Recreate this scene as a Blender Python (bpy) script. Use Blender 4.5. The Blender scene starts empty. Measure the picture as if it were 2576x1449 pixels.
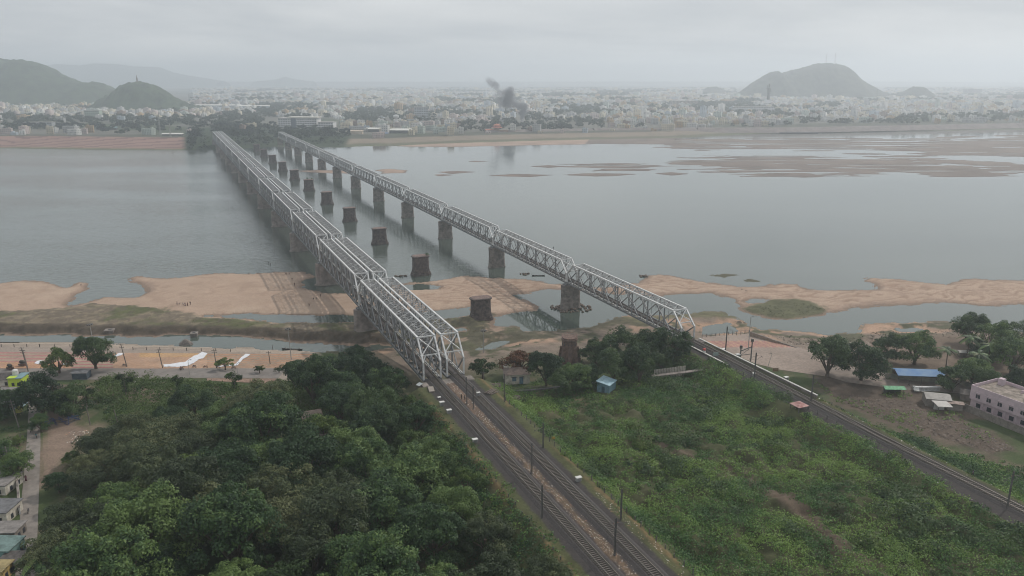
import bpy, math, random
import numpy as np
from mathutils import Vector, Matrix

S = bpy.context.scene
COL = S.collection
R = math.radians
# ------------------------------------------------------------------ camera
CAM_H = 106.38
PITCH = R(15.19)
cam_d = bpy.data.cameras.new('camera')
cam_d.sensor_width = 36.0
cam_d.lens = 27.1875
cam_d.clip_start = 1.0
cam_d.clip_end = 60000
cam = bpy.data.objects.new('camera', cam_d)
cam.location = (0, 0, CAM_H)
cam.rotation_euler = (R(90) - PITCH, 0, 0)
COL.objects.link(cam)
S.camera = cam
# ------------------------------------------------------------------ sky, sun, exposure
SUN_EL, SUN_AZ = R(41), R(48)          # azimuth from +Y towards +X
world = bpy.data.worlds.new('World')
S.world = world
world.use_nodes = True
nt = world.node_tree
nt.nodes.clear()
N = nt.nodes.new
L = nt.links.new
wo = N('ShaderNodeOutputWorld')
bg_sky = N('ShaderNodeBackground'); bg_sky.inputs[1].default_value = 0.07
sky = N('ShaderNodeTexSky'); sky.sky_type = 'NISHITA'; sky.sun_disc = False
sky.sun_elevation = SUN_EL; sky.sun_rotation = SUN_AZ; sky.dust_density = 4.0
L(sky.outputs[0], bg_sky.inputs[0])
tc = N('ShaderNodeTexCoord')
sep = N('ShaderNodeSeparateXYZ'); L(tc.outputs['Generated'], sep.inputs[0])
def vmath(op, a, b=None):
    m = N('ShaderNodeMath'); m.operation = op
    for i, v in enumerate((a, b)):
        if v is None: continue
        if isinstance(v, (int, float)): m.inputs[i].default_value = v
        else: L(v, m.inputs[i])
    return m.outputs[0]
zz = vmath('ADD', vmath('MAXIMUM', sep.outputs[2], 0.0), 0.13)
cx = vmath('DIVIDE', sep.outputs[0], zz)
cy = vmath('DIVIDE', sep.outputs[1], zz)
comb = N('ShaderNodeCombineXYZ'); L(cx, comb.inputs[0]); L(cy, comb.inputs[1])
n1 = N('ShaderNodeTexNoise'); n1.inputs['Scale'].default_value = 0.42; n1.inputs['Detail'].default_value = 6
n1.inputs['Roughness'].default_value = 0.5; n1.inputs['Distortion'].default_value = 0.3
L(comb.outputs[0], n1.inputs['Vector'])
ramp = N('ShaderNodeValToRGB')
ramp.color_ramp.elements[0].position = 0.38; ramp.color_ramp.elements[0].color = (0.50, 0.53, 0.56, 1)
ramp.color_ramp.elements[1].position = 0.62; ramp.color_ramp.elements[1].color = (0.725, 0.74, 0.745, 1)
L(n1.outputs[0], ramp.inputs[0])
bg_cl = N('ShaderNodeBackground'); bg_cl.inputs[1].default_value = 1.50
low = N('ShaderNodeMapRange'); low.inputs[1].default_value = -0.02; low.inputs[2].default_value = 0.16; low.inputs[3].default_value = 0.90; low.inputs[4].default_value = 1.0
L(sep.outputs[2], low.inputs[0])
lows = N('ShaderNodeVectorMath'); lows.operation = 'SCALE'; L(ramp.outputs[0], lows.inputs[0]); L(low.outputs[0], lows.inputs['Scale'])
L(lows.outputs[0], bg_cl.inputs[0])
mixs = N('ShaderNodeMixShader'); mixs.inputs[0].default_value = 0.9
L(bg_sky.outputs[0], mixs.inputs[1]); L(bg_cl.outputs[0], mixs.inputs[2])
L(mixs.outputs[0], wo.inputs[0])
sd_ = bpy.data.lights.new('sun', 'SUN')
sd_.energy = 2.9; sd_.angle = R(0.7); sd_.color = (1.0, 0.94, 0.86)
sun = bpy.data.objects.new('sun', sd_)
sdir = Vector((math.sin(SUN_AZ) * math.cos(SUN_EL), math.cos(SUN_AZ) * math.cos(SUN_EL), math.sin(SUN_EL)))
sun.rotation_euler = sdir.to_track_quat('Z', 'Y').to_euler()
sun.location = (0, 0, 500)
COL.objects.link(sun)
S.view_settings.view_transform = 'Standard'
S.view_settings.look = 'None'
S.view_settings.exposure = -0.34
S.view_settings.gamma = 1.0
S.render.engine = 'CYCLES'
cy_ = S.cycles
cy_.max_bounces = 6; cy_.diffuse_bounces = 3; cy_.glossy_bounces = 2; cy_.transmission_bounces = 2
cy_.volume_bounces = 2; cy_.transparent_max_bounces = 12
cy_.use_denoising = True; cy_.denoising_prefilter = 'ACCURATE'
cy_.caustics_reflective = False; cy_.caustics_refractive = False
cy_.volume_max_steps = 96; cy_.filter_width = 1.05
HAZE = 0.000235

# ------------------------------------------------------------------ frames of reference
# P = pixels of a 2576x1449 copy of the photograph; (s, n) = metres along / across the bridges
FP, CXP, CYP = 1945.4, 1288.0, 724.5
AZ = R(23.75)
U = np.array([-math.sin(AZ), math.cos(AZ)])
NN = np.array([math.cos(AZ), math.sin(AZ)])
def W(px, py, z=0.0):
    a = (px - CXP) / FP; b = (py - CYP) / FP
    dy = math.cos(PITCH) - b * math.sin(PITCH); dz = -(math.sin(PITCH) + b * math.cos(PITCH))
    t = (z - CAM_H) / dz
    return (a * t, dy * t)
def SN(s, n):
    p = s * U + n * NN
    return (float(p[0]), float(p[1]))
def to_sn(x, y):
    return x * U[0] + y * U[1], x * NN[0] + y * NN[1]
def WP(pts, z=0.0):
    return np.array([W(p[0], p[1], z) for p in pts])
rnd = random.Random(7)
rng = np.random.default_rng(11)

# ------------------------------------------------------------------ numpy noise
def vnoise(x, y, seed=0):
    xi = np.floor(x).astype(np.int64); yi = np.floor(y).astype(np.int64)
    xf = x - xi; yf = y - yi
    def h(a, b):
        k = (a * 374761393 + b * 668265263 + seed * 1442695041) & 0xFFFFFFFF
        k = ((k ^ (k >> 13)) * 1274126177) & 0xFFFFFFFF
        return ((k ^ (k >> 16)) & 0xFFFF) / 65535.0
    u = xf * xf * (3 - 2 * xf); v = yf * yf * (3 - 2 * yf)
    return (h(xi, yi) * (1 - u) + h(xi + 1, yi) * u) * (1 - v) + (h(xi, yi + 1) * (1 - u) + h(xi + 1, yi + 1) * u) * v
def fbm(x, y, seed=0, o=4):
    a = 0.5; r = 0; t = 0
    for i in range(o):
        r = r + a * vnoise(x, y, seed + i); t += a
        x = x * 2.03 + 11.3; y = y * 2.03 + 5.7; a *= 0.5
    return r / t * 2 - 1
def sdist(poly, x, y, pad=60.0):
    """signed distance, positive inside; -pad far away"""
    out = np.full(x.shape, -pad)
    lo = poly.min(0) - pad; hi = poly.max(0) + pad
    m = (x > lo[0]) & (x < hi[0]) & (y > lo[1]) & (y < hi[1])
    if not m.any(): return out
    X = x[m]; Y = y[m]
    d = np.full(X.shape, 1e18); ins = np.zeros(X.shape, bool)
    n = len(poly)
    for i in range(n):
        ax, ay = poly[i]; bx, by = poly[(i + 1) % n]
        ex, ey = bx - ax, by - ay
        l2 = ex * ex + ey * ey + 1e-12
        t = np.clip(((X - ax) * ex + (Y - ay) * ey) / l2, 0, 1)
        dd = (X - ax - t * ex) ** 2 + (Y - ay - t * ey) ** 2
        d = np.minimum(d, dd)
        if (ay > by) != (ay < by) or ay != by:
            c = ((ay > Y) != (by > Y))
            if c.any():
                xs = ax + (Y - ay) / (by - ay if by != ay else 1e-9) * ex
                ins ^= c & (X < xs)
    r = np.sqrt(d); r[~ins] *= -1
    out[m] = np.maximum(r, -pad)
    return out
def sstep(a, b, v):
    t = np.clip((v - a) / (b - a), 0, 1)
    return t * t * (3 - 2 * t)

# ------------------------------------------------------------------ land forms (outlines in P, laid on the water level)
BANK = np.vstack([WP([(-900, 861), (0, 861), (203, 862), (338, 867), (508, 871), (677, 878), (762, 881), (872, 888), (960, 876),
    (1060, 868), (1150, 845), (1200, 832), (1246, 823), (1297, 820), (1317, 832), (1388, 831), (1460, 826), (1486, 821), (1525, 807),
    (1567, 794), (1640, 793), (1700, 790), (1780, 785), (1810, 784), (1856, 802), (1884, 818), (1915, 829), (1960, 830), (2012, 833), (2082, 842), (2160, 836),
    (2172, 816), (2290, 811), (2387, 808), (2450, 816), (2509, 822), (2576, 836), (3300, 840)]), [(900, -60), (-900, -60)]])
MID = WP([(-900, 722), (0, 712), (60, 706), (110, 708), (150, 716), (170, 722), (185, 713), (205, 709), (228, 713), (226, 722), (195, 742), (172, 763),
    (180, 770), (240, 755), (262, 745), (300, 748), (345, 747), (372, 733), (360, 715), (330, 710), (322, 700), (345, 693), (420, 700), (520, 690),
    (560, 686), (640, 688), (700, 684), (760, 684), (792, 696), (765, 708), (763, 722), (800, 734), (850, 737), (905, 733), (960, 722), (1009, 714),
    (1094, 705), (1161, 694), (1240, 699), (1320, 703), (1400, 714), (1437, 722), (1520, 722), (1600, 712), (1628, 692), (1660, 690), (1717, 700),
    (1787, 712), (1856, 721), (1926, 721), (1960, 712), (2005, 715), (2030, 728), (2120, 730), (2203, 728), (2203, 714), (2165, 707), (2186, 698), (2238, 700),
    (2307, 708), (2377, 715), (2412, 703), (2481, 703), (2576, 707), (3300, 703), (3300, 765), (2576, 766), (2481, 772), (2377, 762), (2307, 766),
    (2221, 768), (2151, 776), (2092, 787), (2030, 802), (1978, 807), (1926, 799), (1867, 783), (1839, 752), (1787, 738), (1719, 742), (1654, 745),
    (1500, 735), (1411, 730), (1376, 729), (1330, 738), (1291, 741), (1320, 757), (1350, 772), (1345, 780), (1297, 789), (1250, 796), (1240, 806),
    (1240, 835), (1150, 858), (1060, 872), (960, 872), (872, 867), (762, 862), (711, 857), (609, 851), (508, 845), (338, 845), (217, 844), (0, 842), (-900, 842)])
FAR = np.vstack([WP([(-1200, 386), (0, 373), (300, 377), (460, 378), (560, 375), (640, 372), (700, 368), (860, 371), (900, 368), (1000, 367), (1100, 362), (1300, 356),
    (1500, 351), (1700, 347), (1830, 341), (1900, 337), (2050, 335), (2250, 331), (2576, 326), (3600, 318)]), [(30000, 6000), (30000, 30000), (-30000, 30000), (-30000, 2000)]])
POOLS = [WP(p) for p in ([(518, 795), (626, 788), (694, 791), (812, 793), (900, 792), (1000, 788), (1098, 783), (1184, 772), (1188, 790), (1150, 797), (1060, 806), (960, 810), (872, 810), (711, 812), (592, 800)],
    [(1760, 822), (1790, 815), (1830, 812), (1850, 822), (1866, 835), (1762, 847)],
    [(1228, 862), (1250, 857), (1292, 856), (1280, 866), (1240, 880), (1200, 880)],
    [(1139, 826), (1168, 824), (1170, 834), (1142, 836)],
    [(1010, 717), (1060, 715), (1113, 720), (1105, 728), (1012, 729)],
    [(1867, 758), (1895, 752), (1932, 753), (1915, 763), (1880, 764)],
    [(2255, 826), (2330, 825), (2325, 833), (2262, 834)])]
ISL = [WP(p) for p in ([(1690, 408), (1800, 398), (1950, 395), (2100, 400), (2250, 402), (2400, 420), (2560, 438), (2400, 441), (2250, 430), (2150, 440), (2000, 440), (1850, 436), (1750, 425)],
    [(1420, 415), (1520, 407), (1650, 408), (1680, 420), (1600, 430), (1480, 425)],
    [(1640, 352), (1750, 347), (1900, 349), (2100, 348), (2300, 350), (2576, 337), (3300, 330), (3300, 420), (2576, 398), (2400, 390), (2200, 377), (2000, 378), (1850, 372), (1750, 376), (1640, 366)],
    [(2150, 388), (2350, 395), (2500, 408), (2700, 425), (2600, 430), (2420, 412), (2250, 402)],
    [(980, 362), (1100, 355), (1250, 352), (1500, 348), (1700, 345), (1700, 362), (1500, 362), (1300, 367), (1100, 370), (1000, 368)],
    [(940, 428), (985, 425), (1030, 429), (1020, 436), (960, 437)], [(745, 430), (800, 427), (905, 430), (890, 437), (830, 437), (760, 434)],
    [(1240, 442), (1330, 438), (1400, 440), (1330, 445)], [(1100, 433), (1150, 430), (1190, 433), (1140, 437)], [(1400, 440), (1500, 435), (1600, 438), (1500, 445)],
    [(1640, 436), (1690, 432), (1740, 437), (1690, 441)], [(2290, 433), (2400, 431), (2560, 441), (2400, 445)], [(1170, 406), (1200, 404), (1225, 406), (1195, 409)],
    [(1340, 418), (1380, 414), (1420, 418), (1380, 422)], [(1080, 440), (1110, 438), (1130, 440), (1105, 443)])]
ISL += [WP(p) for p in ([(1790, 692), (1820, 688), (1850, 692), (1820, 697)], [(1690, 714), (1712, 711), (1722, 716), (1700, 718)], [(1860, 706), (1885, 703), (1905, 707), (1880, 711)])]
HOLES = (WP([(2380, 352), (2480, 342), (2576, 344), (2440, 350)]),)

def terrain(x, y):
    """height of the ground at world x, y (arrays)"""
    D = np.maximum(y, 60.0)
    s, n = to_sn(x, y)
    rag = fbm(x / 9, y / 9, 3) * 2.2 + fbm(x / 2.5, y / 2.5, 5, 3) * 0.9
    z = np.full(x.shape, -2.2)
    b = sdist(BANK, x, y, 400)
    bb = b + rag * 0.8 * sstep(-65, 20, n)
    hb = np.clip(0.18 * bb, -2, 0.5) + 3.9 * np.clip((b - 2) / 38, 0, 1)
    hb += sstep(12, 60, b) * sstep(60, 150, n) * fbm(x / 14, y / 14, 9) * 0.6
    # the grassed fill between the two railways, ground climbing away from the river
    fill = sstep(84, 100, n) * (1 - sstep(152, 166, n)) * (1 - sstep(196, 236, s))
    hb += fill * (2.6 + 2.4 * (1 - sstep(90, 190, s))) + fill * fbm(x / 22, y / 22, 21) * 1.2
    hb += fill * mounds(x, y) * (1 - sstep(186, 206, s))
    z = np.maximum(z, hb)
    m = sdist(MID, x, y, 80) + rag
    hm = np.clip(0.12 * m, -2, 0.45) + 0.25 * sstep(4, 25, m) + fbm(x / 13, y / 13, 31, 4) * 0.22 * sstep(0, 8, m)
    hm += (1 - ripples(x, y)) * (0.08 + 0.25 * sstep(80, 130, n)) * sstep(1, 5, m)
    gb = sdist(GRASSBANK, x, y, 60) + rag
    hm += 1.7 * sstep(-0.5, 4.5, gb) + 0.5 * sstep(0, 6, gb) * fbm(x / 4, y / 4, 41, 4)
    z = np.maximum(z, hm)
    big = np.clip(D / 900, 0.05, 2.0)
    ragf = (fbm(x / 60, y / 26, 51, 5)) * 22 + fbm(x / 14, y / 10, 52, 4) * 7
    for i, p in enumerate(ISL):
        if p[:, 1].mean() < 450: sd = sdist(p, x, y, 60) + rag
        else:
            k = 1.0 if i < 4 else 0.35
            st = fbm(x / 110 + y / 120, y / 13, 61 + i, 5) * 60 + 4 if i < 4 else 0
            sd = sdist(p, x, y, 120) + (ragf + st) * k
            if i < 4: sd = np.minimum(sd, (0.27 - fbm(x / 170 + y / 90, y / 9.5, 75 + i, 4)) * 160)
        z = np.maximum(z, np.clip(0.05 * sd, -2, 0.4))
    f = sdist(FAR, x, y, 700)
    ff = f + fbm(x / 40, y / 30, 71) * 5
    hf = np.clip(0.12 * ff, -2, 1.0)
    lft = 1 - sstep(-20, 60, x + 0.46 * (y - 1250) - (-440))          # the stepped river front on the left
    hl = np.clip(f / 88, 0, 1) * 11.5
    st = np.floor(hl / 1.15) * 1.15 + sstep(0.55, 1.0, (hl / 1.15) % 1) * 1.15
    hf = hf + lft * st + (1 - lft) * (5.5 * sstep(20, 120, f)) + (1 - lft) * sstep(250, 900, x) * 2.5 * sstep(50, 95, f)
    hf -= lft * 3.5 * sstep(100, 200, f)
    z = np.maximum(z, hf)
    for p in POOLS:
        sd = sdist(p, x, y, 20) + rag * 0.5
        z = np.minimum(z, np.maximum(-0.22 * sd, -1.5) + 0.0 + np.where(sd < -8, 50, 0))
    for p in HOLES:
        sd = sdist(p, x, y, 60) + ragf * 0.3
        z = np.minimum(z, np.where(sd > -30, np.maximum(-0.05 * sd, -1), 50))
    # railway embankments
    def emb(nc, half, top, s_end, slope=1.55):
        dn = np.maximum(np.abs(n - nc) - half, 0); ds = np.maximum(s - s_end, 0)
        return top - np.maximum(dn / slope, ds * 2.2)
    e1 = emb(74.1, 10.5, 12.95, 218)
    zr = 12.75 - 0.0135 * np.clip(217 - s, 0, 150)
    e2 = emb(167.6, 6.2, zr, 219)
    wob = fbm(x / 3, y / 3, 81, 3) * 0.25
    z = np.where(e1 > z, e1 + wob * (np.abs(n - 74.1) > 10.5), z)
    z = np.where(e2 > z, e2 + wob * (np.abs(n - 167.6) > 6.2), z)
    return z
def mounds(x, y):
    return 3.4 * np.abs(fbm(x / 9, y / 9, 611, 3)) ** 0.8 + 1.1 * np.abs(fbm(x / 3.2, y / 3.2, 612, 2)) - 0.6
def ripples(x, y):
    s, n = to_sn(x, y)
    w = fbm(s / 12, n / 18, 90, 3) * 9
    return np.abs(((s * 0.55 + n * 0.12 + w) / 4.2) % 1 - 0.5) * 2
GRASSBANK = WP([(-900, 792), (0, 790), (102, 786), (169, 778), (237, 768), (305, 773), (406, 783), (474, 793), (525, 800), (600, 806), (711, 816), (872, 814), (980, 813), (1080, 808), (1150, 802), (1200, 800),
    (1235, 830), (1150, 850), (1060, 866), (960, 868), (872, 862), (762, 858), (609, 847), (338, 842), (0, 839), (-900, 839)])
def ground_z(x, y):
    return float(terrain(np.array([float(x)]), np.array([float(y)]))[0])

# ------------------------------------------------------------------ materials
def new_mat(name):
    m = bpy.data.materials.new(name); m.use_nodes = True
    t = m.node_tree; b = t.nodes['Principled BSDF']
    return m, t, b
MATS = {}
def mat(name, col, rough=0.7, var=0.18, scale=1.0, metal=0.0, spec=0.4, obj_var=0.0, bump=0.0, stain=None):
    if name in MATS: return MATS[name]
    m, t, b = new_mat(name)
    b.inputs['Roughness'].default_value = rough; b.inputs['Metallic'].default_value = metal
    b.inputs['Specular IOR Level'].default_value = spec
    g = t.nodes.new('ShaderNodeNewGeometry')
    nz = t.nodes.new('ShaderNodeTexNoise'); nz.inputs['Scale'].default_value = scale; nz.inputs['Detail'].default_value = 5
    nz.inputs['Roughness'].default_value = 0.65
    t.links.new(g.outputs['Position'], nz.inputs['Vector'])
    r = t.nodes.new('ShaderNodeValToRGB')
    c = np.array(col[:3]); c2 = np.array(stain) if stain else c * (1 - var * 1.6)
    r.color_ramp.elements[0].position = 0.36; r.color_ramp.elements[0].color = (*np.clip(c2, 0, 1), 1)
    r.color_ramp.elements[1].position = 0.62; r.color_ramp.elements[1].color = (*np.clip(c * (1 + var), 0, 1), 1)
    t.links.new(nz.outputs[0], r.inputs[0])
    out = r.outputs[0]
    if obj_var:
        oi = t.nodes.new('ShaderNodeObjectInfo')
        mr = t.nodes.new('ShaderNodeMapRange'); mr.inputs[3].default_value = 1 - obj_var; mr.inputs[4].default_value = 1 + obj_var
        t.links.new(oi.outputs['Random'], mr.inputs[0])
        mx = t.nodes.new('ShaderNodeVectorMath'); mx.operation = 'SCALE'
        t.links.new(out, mx.inputs[0]); t.links.new(mr.outputs[0], mx.inputs['Scale']); out = mx.outputs[0]
    t.links.new(out, b.inputs['Base Color'])
    if bump:
        bp = t.nodes.new('ShaderNodeBump'); bp.inputs['Strength'].default_value = bump; bp.inputs['Distance'].default_value = 0.2
        t.links.new(nz.outputs[0], bp.inputs['Height']); t.links.new(bp.outputs[0], b.inputs['Normal'])
    MATS[name] = m
    return m
def leaf_mat(name, c1, c2, c3, scale=0.35, attr=False):
    m, t, b = new_mat(name)
    b.inputs['Roughness'].default_value = 0.55; b.inputs['Specular IOR Level'].default_value = 0.25
    g = t.nodes.new('ShaderNodeNewGeometry')
    nz = t.nodes.new('ShaderNodeTexNoise'); nz.inputs['Scale'].default_value = scale; nz.inputs['Detail'].default_value = 4
    t.links.new(g.outputs['Position'], nz.inputs['Vector'])
    oi = t.nodes.new('ShaderNodeObjectInfo')
    ad = t.nodes.new('ShaderNodeMath'); ad.operation = 'MULTIPLY_ADD'; ad.inputs[1].default_value = 0.45; ad.inputs[2].default_value = -0.22
    t.links.new(oi.outputs['Random'], ad.inputs[0])
    a2 = t.nodes.new('ShaderNodeMath'); a2.operation = 'ADD'
    t.links.new(nz.outputs[0], a2.inputs[0]); t.links.new(ad.outputs[0], a2.inputs[1])
    st = t.nodes.new('ShaderNodeMath'); st.operation = 'MULTIPLY_ADD'; st.inputs[1].default_value = 1.9; st.inputs[2].default_value = -0.45
    t.links.new(a2.outputs[0], st.inputs[0]); a2 = st
    rp = t.nodes.new('ShaderNodeMath'); rp.operation = 'MULTIPLY_ADD'; rp.inputs[1].default_value = 0.36; rp.inputs[2].default_value = -0.18
    t.links.new(g.outputs['Random Per Island'], rp.inputs[0])
    a3 = t.nodes.new('ShaderNodeMath'); a3.operation = 'ADD'
    t.links.new(a2.outputs[0], a3.inputs[0]); t.links.new(rp.outputs[0], a3.inputs[1])
    r = t.nodes.new('ShaderNodeValToRGB')
    e = r.color_ramp.elements
    e[0].position = 0.2; e[0].color = (*c1, 1); e[1].position = 0.8; e[1].color = (*c3, 1)
    k = e.new(0.5); k.color = (*c2, 1)
    t.links.new(a3.outputs[0], r.inputs[0])
    t.links.new(r.outputs[0], b.inputs['Base Color'])
    tr = t.nodes.new('ShaderNodeBsdfTranslucent'); t.links.new(r.outputs[0], tr.inputs[0])
    ms = t.nodes.new('ShaderNodeMixShader'); ms.inputs[0].default_value = 0.25
    t.links.new(b.outputs[0], ms.inputs[1]); t.links.new(tr.outputs[0], ms.inputs[2])
    t.links.new(ms.outputs[0], t.nodes['Material Output'].inputs[0])
    return m

# ------------------------------------------------------------------ mesh building
class MB:
    def __init__(s): s.v = []; s.f = []; s.mi = []; s.cm = 0
    def add(s, vs, fs):
        o = len(s.v); s.v += [tuple(v) for v in vs]
        for f in fs: s.f.append(tuple(o + i for i in f)); s.mi.append(s.cm)
    def box(s, x0, x1, y0, y1, z0, z1):
        s.add([(x0, y0, z0), (x1, y0, z0), (x1, y1, z0), (x0, y1, z0), (x0, y0, z1), (x1, y0, z1), (x1, y1, z1), (x0, y1, z1)],
              [(0, 3, 2, 1), (4, 5, 6, 7), (0, 1, 5, 4), (1, 2, 6, 5), (2, 3, 7, 6), (3, 0, 4, 7)])
    def bar(s, a, b, w, h=None, up=(0, 0, 1)):
        h = h or w; a = Vector(a); b = Vector(b); d = (b - a)
        if d.length < 1e-6: return
        d.normalize(); upv = Vector(up)
        if abs(d.dot(upv)) > 0.98: upv = Vector((1, 0, 0))
        x = d.cross(upv).normalized(); y = x.cross(d).normalized()
        vs = []
        for p in (a, b):
            for i, j in ((-1, -1), (1, -1), (1, 1), (-1, 1)): vs.append(p + x * (i * w / 2) + y * (j * h / 2))
        s.add(vs, [(3, 2, 1, 0), (4, 5, 6, 7), (0, 1, 5, 4), (1, 2, 6, 5), (2, 3, 7, 6), (3, 0, 4, 7)])
    def tube(s, pts, rs, k=8, caps=True):
        o = len(s.v); pts = [Vector(p) for p in pts]; n = len(pts)
        for i, p in enumerate(pts):
            d = (pts[min(i + 1, n - 1)] - pts[max(i - 1, 0)]).normalized()
            ref = Vector((1, 0, 0)) if abs(d.z) > 0.9 else Vector((0, 0, 1))
            x = d.cross(ref).normalized(); y = x.cross(d).normalized()
            for j in range(k):
                a = 2 * math.pi * j / k
                s.v.append(tuple(p + (x * math.cos(a) + y * math.sin(a)) * rs[i]))
        for i in range(n - 1):
            for j in range(k):
                s.f.append((o + i * k + j, o + (i + 1) * k + j, o + (i + 1) * k + (j + 1) % k, o + i * k + (j + 1) % k)); s.mi.append(s.cm)
        if caps:
            s.f.append(tuple(o + j for j in range(k))); s.mi.append(s.cm)
            s.f.append(tuple(o + (n - 1) * k + j for j in reversed(range(k)))); s.mi.append(s.cm)
    def lathe(s, prof, k=16, c=(0, 0), sx=1.0, sy=1.0, phase=0.0, shape=None):
        """profile of (r or scale, z); shape: optional list of unit outline points"""
        o = len(s.v)
        if shape is None: shape = [(math.cos(2 * math.pi * j / k + phase), math.sin(2 * math.pi * j / k + phase)) for j in range(k)]
        k = len(shape)
        for r, z in prof:
            for a, b in shape: s.v.append((c[0] + a * r * sx, c[1] + b * r * sy, z))
        for i in range(len(prof) - 1):
            for j in range(k):
                s.f.append((o + i * k + j, o + i * k + (j + 1) % k, o + (i + 1) * k + (j + 1) % k, o + (i + 1) * k + j)); s.mi.append(s.cm)
        s.f.append(tuple(o + (len(prof) - 1) * k + j for j in range(k))); s.mi.append(s.cm)
        s.f.append(tuple(o + j for j in reversed(range(k)))); s.mi.append(s.cm)
    def mesh(s, name, mats, smooth=False):
        me = bpy.data.meshes.new(name); me.from_pydata(s.v, [], s.f)
        for m in (mats if isinstance(mats, (list, tuple)) else [mats]): me.materials.append(m)
        me.polygons.foreach_set('material_index', s.mi)
        if smooth: me.polygons.foreach_set('use_smooth', [True] * len(s.f))
        me.update()
        return me
    def build(s, name, mats, parent=None, smooth=False):
        return link(name, s.mesh(name, mats, smooth), parent)
def link(name, data, parent=None, loc=None, rz=None, sc=None):
    o = bpy.data.objects.new(name, data); COL.objects.link(o)
    if parent is not None: o.parent = parent
    if loc is not None: o.location = loc
    if rz is not None: o.rotation_euler = (0, 0, rz)
    if sc is not None: o.scale = (sc, sc, sc) if isinstance(sc, (int, float)) else sc
    return o
def tag(o, label=None, cat=None, group=None, kind=None):
    if label: o['label'] = label
    if cat: o['category'] = cat
    if group: o['group'] = group
    if kind: o['kind'] = kind
    return o
def empty(name, loc=(0, 0, 0), rz=0.0, label=None, cat=None, group=None):
    o = bpy.data.objects.new(name, None); COL.objects.link(o)
    o.empty_display_size = 0.5; o.location = loc; o.rotation_euler = (0, 0, rz)
    return tag(o, label, cat, group)
def dup(o, loc, rz=0.0, label=None, group=None, sc=None):
    c = o.copy(); COL.objects.link(c); c.location = loc; c.rotation_euler = (0, 0, rz)
    if sc is not None: c.scale = (sc, sc, sc) if isinstance(sc, (int, float)) else sc
    if label: c['label'] = label
    if group: c['group'] = group
    for ch in list(o.children):
        k = ch.copy(); COL.objects.link(k); k.parent = c
        for g in list(ch.children):
            q = g.copy(); COL.objects.link(q); q.parent = k
    return c
def np_mesh(name, V, F, mats, smooth=False, colors=None, mi=None):
    """V (n,3), F (m,4) quads"""
    me = bpy.data.meshes.new(name)
    me.vertices.add(len(V)); me.vertices.foreach_set('co', np.ascontiguousarray(V, np.float32).ravel())
    me.loops.add(F.size); me.loops.foreach_set('vertex_index', np.ascontiguousarray(F, np.int32).ravel())
    me.polygons.add(len(F)); me.polygons.foreach_set('loop_start', np.arange(0, F.size, F.shape[1], dtype=np.int32))
    me.polygons.foreach_set('loop_total', np.full(len(F), F.shape[1], np.int32))
    for m in (mats if isinstance(mats, (list, tuple)) else [mats]): me.materials.append(m)
    if mi is not None: me.polygons.foreach_set('material_index', np.ascontiguousarray(mi, np.int32))
    if smooth: me.polygons.foreach_set('use_smooth', np.ones(len(F), bool))
    if colors is not None:
        ca = me.color_attributes.new('Col', 'FLOAT_COLOR', 'POINT')
        ca.data.foreach_set('color', np.ascontiguousarray(np.c_[colors, np.ones(len(colors))], np.float32).ravel())
    me.update(calc_edges=True)
    return me
BROT = AZ   # objects with local +Y along the bridges

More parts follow.
